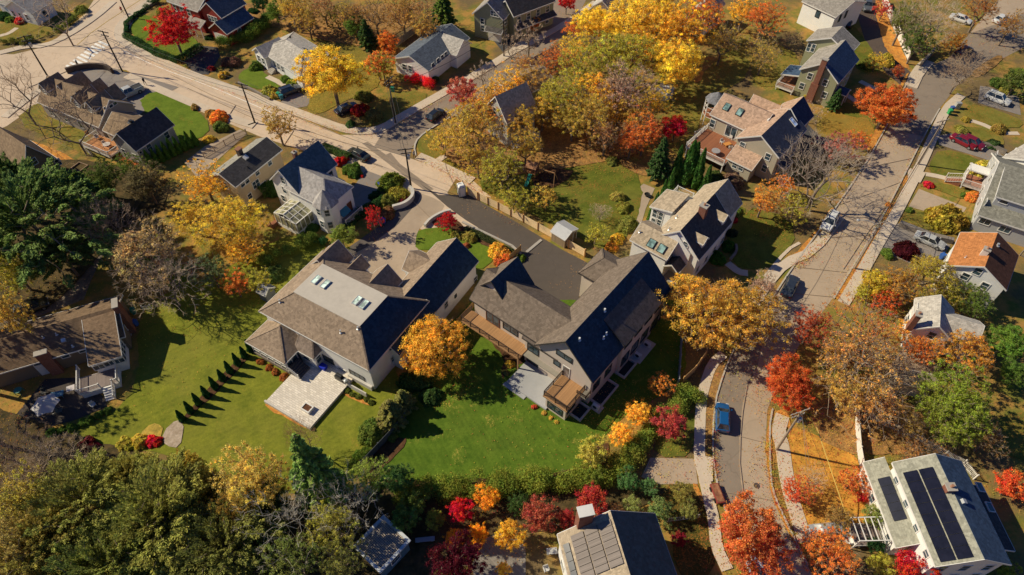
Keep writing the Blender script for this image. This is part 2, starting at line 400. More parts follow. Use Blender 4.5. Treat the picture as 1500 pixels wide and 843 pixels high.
    def slab(s, pl, p, w, l, th, mat, name, frame=None):
        """thing lying on a roof plane; w along the eave, l up the slope"""
        h = s.hit(pl, p) if not isinstance(p, Vector) else p
        o = MB().obox(h+pl.n*th/2, pl.u*w/2, pl.v*l/2, pl.n*th/2).build(name, mat, s.root)
        if frame:
            f = MB(); k = .07
            for sg in (-1, 1):
                f.obox(h+pl.u*sg*(w/2+k/2)+pl.n*(th/2+.01), pl.u*k/2, pl.v*(l/2+k), pl.n*(th/2+.02))
                f.obox(h+pl.v*sg*(l/2+k/2)+pl.n*(th/2+.01), pl.u*w/2, pl.v*k/2, pl.n*(th/2+.02))
            f.build('frame', frame, o)
        return o
    def vent(s, pl, p, r=.09, h=.5, mat=FLASH):
        q = s.hit(pl, p); MB().lathe(q, [(r*2.4, .02), (r*1.1, .1), (r, h), (r*1.3, h+.02), (r*1.3, h+.07)], 8).build('vent_pipe', mat, s.root)
    def chimney(s, p, ztop, w, d, zbot, mat, cap=CONC, pot=True):
        q = s.L(p, ztop); o = MB().box(q.x-w/2, q.x+w/2, q.y-d/2, q.y+d/2, zbot, ztop-.15).build('chimney', mat, s.root)
        MB().box(q.x-w/2-.08, q.x+w/2+.08, q.y-d/2-.08, q.y+d/2+.08, ztop-.15, ztop).build('cap', cap, o)
        if pot: MB().lathe((q.x, q.y, ztop), [(.17, 0), (.14, .3), (.17, .32)], 10).build('flue', m_plain('clay', (.4, .2, .12)), o)
        return o
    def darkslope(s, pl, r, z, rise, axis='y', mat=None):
        """shade painted as dark shingle colour over one slope of the gable described by r"""
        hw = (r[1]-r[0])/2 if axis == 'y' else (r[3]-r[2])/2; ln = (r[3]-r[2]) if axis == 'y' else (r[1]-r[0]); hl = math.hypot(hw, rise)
        c = pl.o+pl.u*ln/2+pl.v*hl/2; MB().obox(c+pl.n*.02, pl.u*(ln/2+.01), pl.v*hl/2, pl.n*.02).build('shade_painted_slope', mat or SHADE_NAVY, s.root)
    def panels(s, pl, c0, c1, nu, nv, mat, gap=.03):
        """solar array between two opposite corners (survey points)"""
        a, b = s.hit(pl, c0), s.hit(pl, c1); d = b-a; U, V = d.dot(pl.u), d.dot(pl.v); du, dv = U/nu, V/nv
        for i in range(nu):
            for j in range(nv):
                c = a+pl.u*du*(i+.5)+pl.v*dv*(j+.5)
                o = MB().obox(c+pl.n*.1, pl.u*(abs(du)/2-gap), pl.v*(abs(dv)/2-gap), pl.n*.03).build('solar_panel', mat, s.root)
    def railing(s, pts, z, mat=WHITE, h=1.0, name='railing', step=.14, cap=None, baluster=.03):
        """pts local xy(z) list"""
        m = MB(); P = [Vector((p[0], p[1], p[2] if len(p) > 2 else z)) for p in pts]
        for a, b in zip(P, P[1:]):
            m.bar(a+Vector((0,0,h)), b+Vector((0,0,h)), .09, .05); m.bar(a+Vector((0,0,.12)), b+Vector((0,0,.12)), .05, .05)
            n = max(1, int((b-a).length/step))
            for i in range(1, n): q = a.lerp(b, i/n); m.bar(q+Vector((0,0,.12)), q+Vector((0,0,h)), baluster)
        for p in P: m.bar(p, p+Vector((0,0,h+.12)), .13)
        return m.build(name, mat, s.root)
    def deck(s, r, z, mat, skirt=None, posts=True):
        o = MB().box(*r, z-.12, z).build('deck', mat, s.root)
        rim = MB(); x0, x1, y0, y1 = r
        rim.box(x0, x1, y0-.04, y0-.002, z-.3, z-.01).box(x0, x1, y1+.002, y1+.04, z-.3, z-.01).box(x0-.04, x0-.002, y0, y1, z-.3, z-.01).box(x1+.002, x1+.04, y0, y1, z-.3, z-.01).build('rim_board', skirt or mat, o)
        if posts and z > .8:
            for a in (x0+.15, x1-.15):
                for b in (y0+.15, y1-.15): MB().box(a-.08, a+.08, b-.08, b+.08, 0, z-.12).build('post', skirt or mat, o)
        return o
    def stairs(s, x, y, z0, z1, dirn, w, mat, n=None, name='stairs', run=.28):
        """from the foot (x,y) rising along dirn to z1"""
        n = n or max(2, round((z1-z0)/.18)); d = Vector((dirn[0], dirn[1], 0)).normalized(); q = Vector((-d.y, d.x, 0)); m = MB()
        for i in range(n):
            zz = z0+(z1-z0)*(i+1)/n; c = Vector((x, y, 0))+d*run*(i+.5)
            m.obox((c.x, c.y, (z0+zz)/2), d*run/2, q*w/2, Vector((0, 0, (zz-z0)/2)))
        return m.build(name, mat, s.root)
    def dormer(s, p, ze, w, l, rise, axis, sg, roof, wall, zb, win=True):
        """small gabled dormer; p = eave-level centre of its front face, opening towards sg*axis"""
        q = s.L(p, ze) if not isinstance(p, Vector) else p
        a, b = (q.x, q.x-sg*l) if axis == 'x' else (q.y, q.y-sg*l); lo, hi = sorted((a, b))
        r = [lo, hi, q.y-w/2, q.y+w/2] if axis == 'x' else [q.x-w/2, q.x+w/2, lo, hi]
        s.gable(r, ze, rise, axis, .15, zb, wall, roof, rname='dormer_roof', wname='dormer', t=.1)
        L = s.last
        if win:
            sd = ('+' if sg > 0 else '-')+axis; c = L[{'+x': 'x1', '-x': 'x0', '+y': 'y1', '-y': 'y0'}[sd]]
            s.win(sd, c, None, min(.8, w*.5), .9, local=((q.y if axis == 'x' else q.x), ze-.35))
# ---------------------------------------------------------------- plants
LEAF = m_leaf(); TWIG = m_twig(); BARK = m_bark(); NEEDLE = m_leaf('needles', .3, .8)
def quads_mesh(name, P, U, V, mat):
    """P centres, U/V half axes -> one mesh of separate leaf faces"""
    n = len(P); co = np.empty((n, 4, 3), np.float32)
    co[:, 0] = P-U-V; co[:, 1] = P+U-V*.6; co[:, 2] = P+U+V; co[:, 3] = P-U*.6+V
    me = bpy.data.meshes.new(name); me.vertices.add(n*4); me.vertices.foreach_set('co', co.ravel())
    me.loops.add(n*4); me.loops.foreach_set('vertex_index', np.arange(n*4, dtype=np.int32))
    me.polygons.add(n); me.polygons.foreach_set('loop_start', np.arange(0, n*4, 4, dtype=np.int32))
    me.update(); me.materials.append(mat); return me
def orient(rs, N, n, size, aspect=1.0, jit=.9):
    """half axes of leaves whose normals lean along N"""
    N = N+rs.normal(0, jit, (n, 3)); N /= np.linalg.norm(N, axis=1)[:, None]+1e-9
    A = rs.normal(0, 1, (n, 3)); U = np.cross(N, A); U /= np.linalg.norm(U, axis=1)[:, None]+1e-9
    V = np.cross(N, U); s = size*rs.uniform(.6, 1.4, n)[:, None]
    return U*s*.5*aspect, V*s*.5
def lump(rs):
    """direction-dependent radius so that no crown is a ball"""
    D = rs.normal(0, 1, (14, 3)); D /= np.linalg.norm(D, axis=1)[:, None]; a = rs.uniform(-.26, .26, 14)
    def f(X):
        X = X/(np.linalg.norm(X, axis=1)[:, None]+1e-9)
        return 1+(np.maximum(0, X@D.T-.45)*a*2.4).sum(1)
    return f
def attractors(rs, k, zc=1.35, flat=.85, lo=-.75, fill=2.0, shape=None):
    f = lump(rs); X = rs.normal(0, 1, (k*3, 3)); X /= np.linalg.norm(X, axis=1)[:, None]
    X = X[X[:, 2] > lo][:k]; r = rs.uniform(0, 1, len(X))**(1/fill)
    X = X*(r*f(X))[:, None]
    if shape == 'vase': X[:, :2] *= (.72+.35*X[:, 2:3])
    X[:, 2] *= flat; X[:, 2] += zc; return X
def skeleton(rs, X, zc, fork=.55, r0=.055, bend=.06, lean=(0, 0)):
    """greedy branch graph from trunk to every attractor; returns segments (p, q, rp, rq)"""
    trunk_n = 5; P = [np.array((lean[0]*t, lean[1]*t, t*fork)) for t in np.linspace(0, 1, trunk_n)]; par = [-1]+list(range(trunk_n-1))
    plen = [0.0]*trunk_n
    O = np.argsort(np.linalg.norm(X-P[-1], axis=1)); w = np.zeros(0)
    Pn = np.array(P); PL = np.array(plen); PL[:trunk_n-1] = 99
    for i in O:
        x = X[i]; d = np.linalg.norm(Pn-x, axis=1); c = d+PL*.38; j = int(np.argmin(c)); L = d[j]
        m = max(1, int(L/.13)); a = Pn[j]; prev = j; off = rs.normal(0, bend*L, 3)
        new = []
        for k in range(1, m+1):
            t = k/m; q = a+(x-a)*t+off*math.sin(math.pi*t)+np.array((0, 0, .10*L*math.sin(math.pi*t)))
            new.append(q); par.append(prev); prev = len(par)-1
        base = PL[j] if PL[j] < 90 else 0
        Pn = np.vstack([Pn, new]); PL = np.append(PL, [base+L*k/m for k in range(1, m+1)])
    n = len(par); w = np.zeros(n); has = np.zeros(n, bool)
    for i in range(n):
        if par[i] >= 0: has[par[i]] = True
    w[~has] = 1
    for i in range(n-1, 0, -1): w[par[i]] += w[i]
    rad = r0*(w/w[0])**.46
    return [(Pn[par[i]], Pn[i], min(rad[par[i]], rad[i]*1.5), rad[i]) for i in range(1, n)], Pn[~has], w
def seg_mesh(name, segs, mat, n=3, rmin=.0):
    S = [s for s in segs]; k = len(S)
    p = np.array([s[0] for s in S]); q = np.array([s[1] for s in S]); rp = np.array([s[2] for s in S]); rq = np.array([s[3] for s in S])
    d = q-p; d /= np.linalg.norm(d, axis=1)[:, None]+1e-9
    up = np.where(np.abs(d[:, 2:3]) < .9, np.array([[0, 0, 1.]]), np.array([[1., 0, 0]]))
    x = np.cross(d, up); x /= np.linalg.norm(x, axis=1)[:, None]+1e-9; y = np.cross(d, x)
    co = np.empty((k, 2*n, 3)); 
    for j in range(n):
        a = 2*math.pi*j/n; o = x*math.cos(a)+y*math.sin(a)
        co[:, j] = p+o*np.maximum(rp, rmin)[:, None]; co[:, n+j] = q+o*np.maximum(rq, rmin)[:, None]
    idx = np.arange(k)[:, None, None]*2*n+np.array([[j, (j+1) % n, n+(j+1) % n, n+j] for j in range(n)])[None]
    me = bpy.data.meshes.new(name); me.vertices.add(k*2*n); me.vertices.foreach_set('co', co.astype(np.float32).ravel())
    me.loops.add(k*n*4); me.loops.foreach_set('vertex_index', idx.astype(np.int32).ravel())
    me.polygons.add(k*n); me.polygons.foreach_set('loop_start', np.arange(0, k*n*4, 4, dtype=np.int32)); me.update(); me.materials.append(mat); return me
def broadleaf(seed, tips, leaves, size, spread=.13, shape=None, fill=2.2, zc=1.35, flat=.85, drop=0, fork=.6, twigs=0):
    rs = np.random.RandomState(seed); X = attractors(rs, tips, zc, flat, -.8, fill, shape)
    segs, ends, w = skeleton(rs, X, zc, fork)
    keep = [s for s in segs if s[3] > .0035]; big = keep if len(keep) > 50 else segs
    tr = seg_mesh('trunk', big, BARK, 5)
    # leaf clumps round the branch ends
    k = len(X); use = rs.permutation(k)[:int(k*(1-drop))]; per = max(1, leaves//len(use))
    Cc = np.repeat(X[use], per, 0); dirs = rs.normal(0, 1, Cc.shape); dirs /= np.linalg.norm(dirs, axis=1)[:, None]
    rr = np.minimum(np.abs(rs.normal(0, .62, len(Cc))), 1.6); sp = np.repeat(rs.uniform(.6, 1.35, len(use)), per)*spread
    P = Cc+dirs*(rr*sp)[:, None]*np.array([1.15, 1.15, .75])
    out = P-np.array([0, 0, zc-.25]); out /= np.linalg.norm(out, axis=1)[:, None]+1e-9
    U, V = orient(rs, dirs*.7+out*.7+np.array([0, 0, .35]), len(P), size, 1.0, .95)
    cr = quads_mesh('crown', P, U, V, LEAF)
    tw = None
    if twigs:
        T = np.repeat(ends, twigs, 0); dd = rs.normal(0, 1, T.shape)*.6+(T-np.array([0, 0, zc-.6])); dd /= np.linalg.norm(dd, axis=1)[:, None]
        Lg = rs.uniform(.05, .16, len(T))[:, None]
        tw = seg_mesh('twigs', [(a, b, .0028, .0012) for a, b in zip(T, T+dd*Lg)]+[s for s in segs if s[3] <= .0035], TWIG, 3, .0016)
    return tr, cr, tw
def bare(seed, tips=520, twigs=6, shape=None, fill=1.9, zc=1.35, flat=.85, fork=.4, tw_r=.0017, r0=.042):
    rs = np.random.RandomState(seed); X = attractors(rs, tips, zc, flat, -.75, fill, shape)
    segs, ends, w = skeleton(rs, X, zc, fork, r0, .08)
    big = [s for s in segs if s[3] > .006]; small = [s for s in segs if s[3] <= .006]
    fine = []
    T = np.repeat(ends, twigs, 0); dd = rs.normal(0, 1, T.shape)*.55+(T-np.array([0, 0, zc-.7])); dd /= np.linalg.norm(dd, axis=1)[:, None]
    Lg = rs.uniform(.08, .22, len(T))[:, None]
    E1 = T+dd*Lg; fine += [(a, b, tw_r*1.2, tw_r*.7) for a, b in zip(T, E1)]
    T2 = np.repeat((T+E1)/2, 2, 0); d2 = rs.normal(0, 1, T2.shape)*.7+np.repeat(dd, 2, 0); d2 /= np.linalg.norm(d2, axis=1)[:, None]
    fine += [(a, b, tw_r*.8, tw_r*.4) for a, b in zip(T2, T2+d2*rs.uniform(.05, .12, len(T2))[:, None])]
    return seg_mesh('trunk', big, BARK, 5), None, seg_mesh('twigs', small+fine, TWIG, 3, tw_r*.5)
def column(seed, n=5200, size=.05, H=4.6, taper=1.0):
    """upright evergreen, unit half-width, height H"""
    rs = np.random.RandomState(seed); t = rs.uniform(0, 1, n)**1.15; a = rs.uniform(0, 2*math.pi, n)
    ph = rs.uniform(0, 6.28, 3)
    r = (1-t)**(.62*taper)*(.9+.14*np.sin(5*a+ph[0]+9*t)+.1*np.sin(3*a+ph[1]-14*t)); r = np.where(t < .06, r*(.6+6*t), r)*rs.uniform(.72, 1.05, n)
    P = np.stack([r*np.cos(a), r*np.sin(a), t*H+.1], 1); N = np.stack([np.cos(a), np.sin(a), .45+0*a], 1)
    A = np.array([0, 0, 1.])+N*.3+rs.normal(0, .35, (n, 3)); A /= np.linalg.norm(A, axis=1)[:, None]
    U = np.cross(A, N+rs.normal(0, .4, (n, 3))); U /= np.linalg.norm(U, axis=1)[:, None]; s = rs.uniform(.7, 1.4, n)[:, None]*size
    return quads_mesh('foliage', P, U*s*1.1, A*s*2.2, NEEDLE)
def sprays(seed, tips=620, n=64000, flat=.62, zc=1.05, size=.022, lo=-.35):
    """broad evergreen: flat needle sprays pointing away from the trunk along every outer branch"""
    rs = np.random.RandomState(seed); X = attractors(rs, tips, zc, flat, lo, 2.6); segs, ends, w = skeleton(rs, X, zc, .45, .05, .08)
    k = len(X); per = n//k; Cc = np.repeat(X, per, 0); o = Cc-np.array([0, 0, zc-.45]); o[:, 2] *= .55; o /= np.linalg.norm(o, axis=1)[:, None]
    L = np.repeat(rs.uniform(.09, .24, k), per)[:, None]; t = rs.uniform(-.75, 1, len(Cc))[:, None]
    sd = np.cross(o, [0, 0, 1.]); sd /= np.linalg.norm(sd, axis=1)[:, None]+1e-9; g = rs.uniform(-1, 1, len(Cc))[:, None]
    P = Cc+o*t*L+sd*g*L*.42*(1-np.maximum(t, 0)*.8); P[:, 2] += rs.normal(0, .022, len(P))-np.abs(g[:, 0])*.03-.05*np.maximum(t[:, 0], 0)**2
    D = o+sd*g*.8+rs.normal(0, .25, P.shape); D /= np.linalg.norm(D, axis=1)[:, None]; N = np.array([0, 0, 1.])+rs.normal(0, .5, P.shape); U = np.cross(D, N); U /= np.linalg.norm(U, axis=1)[:, None]
    s = rs.uniform(.6, 1.4, len(P))[:, None]*size
    return seg_mesh('trunk', [q for q in segs if q[3] > .004], BARK, 5), quads_mesh('crown', P, U*s*.3, D*s*.85, NEEDLE), None
def conifer(seed, n=30000, size=.034, H=3.0, whorls=15):
    """spreading needle tree, unit radius, tiered branches with drooping sprays"""
    rs = np.random.RandomState(seed); segs = []; P = []; D = []
    for w in range(whorls):
        t = (w+.6)/whorls; z = H*(.12+.88*t); L = (1-t)**.8*1.0+.05; nb = 9 if t < .7 else 6
        for b in range(nb):
            a = 2*math.pi*(b+rs.uniform(-.35, .35))/nb+w*.8; l = L*rs.uniform(.72, 1.12); d = np.array([math.cos(a), math.sin(a), 0])
            tip = d*l+np.array([0, 0, z+l*rs.uniform(-.12, .14)]); segs.append((np.array([0, 0, z]), tip, .02*(1-t)+.006, .003))
            m = int(n/whorls/nb*(l/L)*(.5+1.1*(1-t))*1.1); s = rs.uniform(.15, 1, m)**.75
            side = np.cross(d, [0, 0, 1]); q = np.outer(s, tip-np.array([0, 0, z]))+np.array([0, 0, z])
            wd = (.30*(1-s)+.07)*l*.9
            q += side*(rs.uniform(-1, 1, m)*wd)[:, None]; q[:, 2] -= np.abs(rs.normal(0, .05, m))+.04*s
            P.append(q); dd = d*.8+side*(rs.uniform(-1, 1, m))[:, None]+np.array([0, 0, -.12]); D.append(dd)
    P = np.vstack(P); D = np.vstack(D); D /= np.linalg.norm(D, axis=1)[:, None]; k = len(P)
    N = np.array([0, 0, 1.])+rs.normal(0, .55, (k, 3)); U = np.cross(D, N); U /= np.linalg.norm(U, axis=1)[:, None]; s = rs.uniform(.6, 1.4, k)[:, None]*size
    segs.append((np.zeros(3), np.array([0, 0, H]), .05, .006))
    return seg_mesh('trunk', segs, BARK, 5), quads_mesh('crown', P, U*s*.55, D*s*1.5, NEEDLE), None
def shrubmesh(seed, n=2600, size=.13, flat=.8, name='foliage', lumps=1):
    rs = np.random.RandomState(seed); f = lump(rs); X = rs.normal(0, 1, (n, 3)); X /= np.linalg.norm(X, axis=1)[:, None]; X[:, 2] = np.abs(X[:, 2]*1.0)-.12*rs.uniform(0, 1, n)
    g = 1+.12*np.sin(X[:, 0]*7+1)*np.sin(X[:, 1]*7+seed)*lumps
    P = X*(rs.uniform(.62, 1, n)**.6*(f(X) if lumps else 1)*g)[:, None]; P[:, 2] = P[:, 2]*flat*1.1+.12
    U, V = orient(rs, X+np.array([0, 0, .3]), n, size, 1, .6); return quads_mesh(name, P, U, V, LEAF)
PROTO = {}; LITTER = []
def proto(kind, i):
    key = (kind, i)
    if key in PROTO: return PROTO[key]
    s = i*17+3
    if kind == 'dense': r = broadleaf(s+100, 380, 44000, .026, .10, drop=.06, twigs=1)
    elif kind == 'big': r = broadleaf(s+200, 520, 42000, .021, .08, drop=.16, twigs=2)
    elif kind == 'airy': r = broadleaf(s+300, 420, 24000, .021, .07, drop=.22, twigs=3)
    elif kind == 'sparse': r = broadleaf(s+400, 460, 10000, .02, .065, drop=.4, twigs=5)
    elif kind == 'small': r = broadleaf(s+500, 130, 15000, .042, .14, drop=.04, zc=1.25)
    elif kind == 'smallairy': r = broadleaf(s+600, 160, 7500, .042, .11, drop=.2, twigs=4, zc=1.3)
    elif kind == 'bare': r = bare(s+700)
    elif kind == 'barethin': r = bare(s+750, 190, 5, fill=1.7, tw_r=.0017, r0=.026)
    elif kind == 'baresmall': r = bare(s+800, 120, 6, tw_r=.006, zc=1.15, fork=.25)
    elif kind == 'conifer': r = conifer(s+900)
    elif kind == 'yew': r = sprays(s+1000)
    elif kind == 'pine': r = sprays(s+1100, 300, 42000, .85, 1.3, .032, -.6)
    PROTO[key] = r; return r
NAMES = {'dense': 'tree', 'big': 'tree', 'airy': 'tree', 'sparse': 'tree', 'small': 'small_tree', 'smallairy': 'small_tree', 'bare': 'bare_tree', 'barethin': 'bare_tree', 'baresmall': 'bare_shrub', 'conifer': 'conifer', 'yew': 'evergreen_tree', 'pine': 'pine_tree'}
def tree(kind, p, rpx, col, label, h=None, var=.25, name=None, group=None, i=None, base=None, cat='tree', fl=1.0):
    """p: survey point of the crown centre, rpx its radius in survey pixels, h height of the crown centre"""
    i = rnd.randrange(3) if i is None else i
    tr, cr, tw = proto(kind, i); zc = 1.5 if kind == 'conifer' else {'yew': 1.05, 'pine': 1.3, 'small': 1.25, 'smallairy': 1.3, 'baresmall': 1.15}.get(kind, 1.35)
    d = depth(p, 5); Rm = rpx*d/FPX
    if h is None: h = zc*Rm*fl
    c = W(p, h); b = c if base is None else W(base, 0)
    root = empty(name or NAMES[kind], (c.x, c.y, 0), rnd.uniform(0, 6.28)); tag(root, label, cat, group)
    k = h/(zc*Rm); root.scale = (Rm, Rm, Rm*k)
    if col[0] > .38 and kind[:4] != 'bare': LITTER.append((c.x, c.y, Rm))
    if kind[:4] == 'bare': col = (min(1, col[0]*1.5), min(1, col[1]*1.5), min(1, col[2]*1.45))
    col = (*col, var)
    for me, nm in ((tr, 'trunk'), (cr, 'crown'), (tw, 'twigs')):
        if me is None: continue
        o = bpy.data.objects.new(nm, me); C.objects.link(o); o.parent = root
        o.color = (.6, .46, .34, 1) if nm == 'twigs' and kind not in ('bare', 'baresmall', 'barethin') else col
    return root
def shrub(p, rpx, col, label, h=None, var=.25, group=None, i=None, name='shrub', cat='shrub', tall=1.0, rx=None, rz=0):
    i = rnd.randrange(4) if i is None else i; key = ('shrub', i)
    if key not in PROTO: PROTO[key] = shrubmesh(40+i, 4200, .105, .8, 'foliage', 0 if i == 9 else 1)
    Rm = rpx*depth(p, .5)/FPX; c = W(p, Rm*.5*tall)
    o = bpy.data.objects.new(name, PROTO[key]); C.objects.link(o); o.location = (c.x, c.y, 0); o.scale = (Rm*(rx or 1), Rm, Rm*tall)
    o.rotation_euler = (0, 0, rnd.uniform(0, 6.28) if rx is None else rz); o.color = (*col, var); tag(o, label, cat, group); return o
def cone(p, rpx, hm, col, label, group=None, name='columnar_evergreen', i=None, var=.15, cat='evergreen'):
    """p: survey point of its base"""
    i = rnd.randrange(3) if i is None else i; key = ('col', i)
    if key not in PROTO: PROTO[key] = column(60+i)
    Rm = rpx*depth(p)/FPX; c = W(p); o = bpy.data.objects.new(name, PROTO[key]); C.objects.link(o)
    hm *= rnd.uniform(.88, 1.1); o.location = (c.x, c.y, 0); o.scale = (Rm, Rm, hm/4.6); o.rotation_euler = (0, 0, rnd.uniform(0, 6.28)); o.color = (*col, var); tag(o, label, cat, group); return o
def hedge(pts, w, h, col, label, dens=170, size=.11, var=.35, name='hedge', z0=0, cat='hedge', group=None, wob=.2):
    rs = np.random.RandomState(len(PROTO)+int(pt(pts[0])[0])); P = []; N = []
    Q = [W(p) for p in pts]; loose = w > 1.55
    for a, b in zip(Q, Q[1:]):
        L = (b-a).length; d = (b-a)/L; nx = np.array([-d.y, d.x, 0]); dx = np.array([d.x, d.y, 0])
        if loose:      # overlapping bushes of uneven size
            for k in range(max(5, int(L*2))):
                r = rs.uniform(.5, 1.0)*min(w*.42, h*.75); c = np.array([a.x, a.y, 0])+dx*rs.uniform(0, L)+nx*rs.uniform(-1, 1)*max(0, w/2-r*.8); c[2] = rs.uniform(.35, 1.0)*max(.1, h-r*.9)
                n = int(dens*r*r*4.2); X = rs.normal(0, 1, (n, 3)); X /= np.linalg.norm(X, axis=1)[:, None]; X[:, 2] = np.where(X[:, 2] < -.3, -X[:, 2], X[:, 2]); g = np.minimum(np.abs(rs.normal(.85, .2, n)), 1.25)
                P.append(c+X*(r*g)[:, None]); N.append(X)
        else:
            n = int(L*dens*(w+2*h)); t = rs.uniform(-.01, 1.01, n); ang = rs.uniform(0, math.pi, n); s = rs.uniform(.8, 1.05, n)*(1+wob*(np.sin(t*L*.9+a.x)*.5+np.sin(t*L*2.3+a.y)*.3))
            ca, sa = np.cos(ang), np.sin(ang); sq = 1/np.maximum(np.abs(ca), np.abs(sa))**.55
            X = np.array([a.x, a.y, 0])+np.outer(t*L, dx)+np.outer(ca*sq*w/2*s, nx); X[:, 2] = sa*sq*h*s*.92+z0; P.append(X); N.append(np.outer(ca, nx)+np.outer(sa, [0, 0, 1.]))
    P = np.vstack(P); N = np.vstack(N); o0 = P.mean(0)*np.array([1, 1, 0]); U, V = orient(rs, N, len(P), size, 1, .7)
    o = bpy.data.objects.new(name, quads_mesh(name, P-o0, U, V, LEAF)); C.objects.link(o); o.location = o0; o.color = (*col, var); tag(o, label, cat, group); return o
# ---------------------------------------------------------------- ground sheets
def m_ground():
    m, nt, out = _new('ground_mix'); v = wpos(nt)
    n1 = noise(nt, v, .06, 6, .62); n2 = noise(nt, v, .35, 6, .7); n3 = noise(nt, v, 2.5, 5, .75)
    g = mixc(nt, n3, (.10, .115, .02), (.27, .25, .05))
    lf = mixc(nt, n3, (.26, .14, .04), (.56, .32, .08)); dirt = mixc(nt, n3, (.10, .07, .035), (.27, .19, .09))
    c = mixc(nt, ramp(nt, n2, [(.42, 0), (.58, 1)]), g, lf)
    c = mixc(nt, ramp(nt, n1, [(.47, 0), (.6, 1)]), c, dirt)
    bsdf(nt, out, c, .95, .1, 0, n3, .6, .08); return m
def m_grass(name, a, b, leaf=(.45, .22, .05), amount=.0, patch=(.3, .24, .06), pa=.3, mow=0, mowang=0):
    if name in MATS: return MATS[name]
    m, nt, out = _new(name); v = wpos(nt)
    n0 = noise(nt, v, .12, 5, .6); n1 = ramp(nt, noise(nt, v, .5, 9, .78), [(.32, 0), (.68, 1)]); n2 = noise(nt, v, 6, 4, .8)
    c = mixc(nt, n1, sc(a, .8), sc(b, 1.1)); c = mixc(nt, ramp(nt, n2, [(.3, .55), (.7, 0)]), c, sc(a, .45))
    c = mixc(nt, ramp(nt, n0, [(.45, 0), (.7, pa)]), c, patch)
    if mow:
        mp = nt.nodes.new('ShaderNodeMapping'); mp.inputs['Rotation'].default_value = (0, 0, mowang); nt.links.new(v, mp.inputs[0])
        wv = nd(nt, 'ShaderNodeTexWave'); wv.inputs['Scale'].default_value = .42; wv.inputs['Distortion'].default_value = 1.5; nt.links.new(mp.outputs[0], wv.inputs['Vector'])
        c = mixc(nt, ramp(nt, wv.outputs['Fac'], [(.2, 0), (.8, mow)]), c, sc(b, 1.25))
    if amount:
        vo = nd(nt, 'ShaderNodeTexVoronoi'); vo.inputs['Scale'].default_value = 5.5; nt.links.new(v, vo.inputs['Vector'])
        dots = ramp(nt, vo.outputs['Distance'], [(.0, 1), (.2, 1), (.26, 0)])
        msk = ramp(nt, noise(nt, v, .22, 5, .7), [(.62-amount*.5, 0), (.72-amount*.35, 1)])
        c = mixc(nt, mathn(nt, 'MULTIPLY', dots, msk), c, leaf)
        c = mixc(nt, mathn(nt, 'MULTIPLY', ramp(nt, noise(nt, v, 3.5, 5, .8), [(.5, 0), (.6, .85)]), msk), c, sc(leaf, .75))
    bsdf(nt, out, c, .95, .1, 0, n2, .5, .06); MATS[name] = m; return m
def m_pave(name, col, crack=.4, patch=.25, joint=0, leaf=0):
    if name in MATS: return MATS[name]
    m, nt, out = _new(name); v = wpos(nt)
    n0 = noise(nt, v, .1, 5, .6); n1 = noise(nt, v, .9, 7, .7); n2 = noise(nt, v, 14, 3, .7)
    c = mixc(nt, n1, sc(col, .8), sc(col, 1.18)); c = mixc(nt, ramp(nt, n0, [(.4, 0), (.65, patch)]), c, sc(col, .62))
    c = mixc(nt, mathn(nt, 'MULTIPLY', n2, .3), c, sc(col, .6))
    if crack:
        vo = nd(nt, 'ShaderNodeTexVoronoi', feature='DISTANCE_TO_EDGE'); vo.inputs['Scale'].default_value = .16
        mv = nt.nodes.new('ShaderNodeVectorMath'); mv.operation = 'ADD'
        sw = nd(nt, 'ShaderNodeTexNoise'); sw.inputs['Scale'].default_value = .5; nt.links.new(v, sw.inputs['Vector'])
        sm = nt.nodes.new('ShaderNodeVectorMath'); sm.operation = 'SCALE'; sm.inputs['Scale'].default_value = 3.0; nt.links.new(sw.outputs['Color'], sm.inputs[0])
        nt.links.new(v, mv.inputs[0]); nt.links.new(sm.outputs[0], mv.inputs[1]); nt.links.new(mv.outputs[0], vo.inputs['Vector'])
        c = mixc(nt, ramp(nt, vo.outputs['Distance'], [(0, crack), (.012, crack*.6), (.02, 0)]), c, sc(col, .45))
    if leaf:
        vo2 = nd(nt, 'ShaderNodeTexVoronoi'); vo2.inputs['Scale'].default_value = 2.6; nt.links.new(v, vo2.inputs['Vector'])
        c = mixc(nt, mathn(nt, 'MULTIPLY', ramp(nt, vo2.outputs['Distance'], [(.0, 1), (.2, 1), (.24, 0)]), ramp(nt, noise(nt, v, .3, 4), [(.6-leaf*.3, 0), (.68-leaf*.2, .8)])), c, (.4, .2, .06))
    bsdf(nt, out, c, .9, .2, 0, n2, .3, .02); MATS[name] = m; return m
def m_litter(name, a, b, c_=(.06, .04, .02)):
    if name in MATS: return MATS[name]
    m, nt, out = _new(name); v = wpos(nt)
    vo = nd(nt, 'ShaderNodeTexVoronoi'); vo.inputs['Scale'].default_value = 4.5; nt.links.new(v, vo.inputs['Vector'])
    s = nt.nodes.new('ShaderNodeSeparateColor'); nt.links.new(vo.outputs['Color'], s.inputs[0])
    c = mixc(nt, s.outputs[0], a, b); c = mixc(nt, ramp(nt, noise(nt, v, .8, 6, .75), [(.42, 0), (.66, .85)]), c, c_)
    bsdf(nt, out, c, .95, .1, 0, s.outputs[1], .5, .04); MATS[name] = m; return m
_ZC = [0]
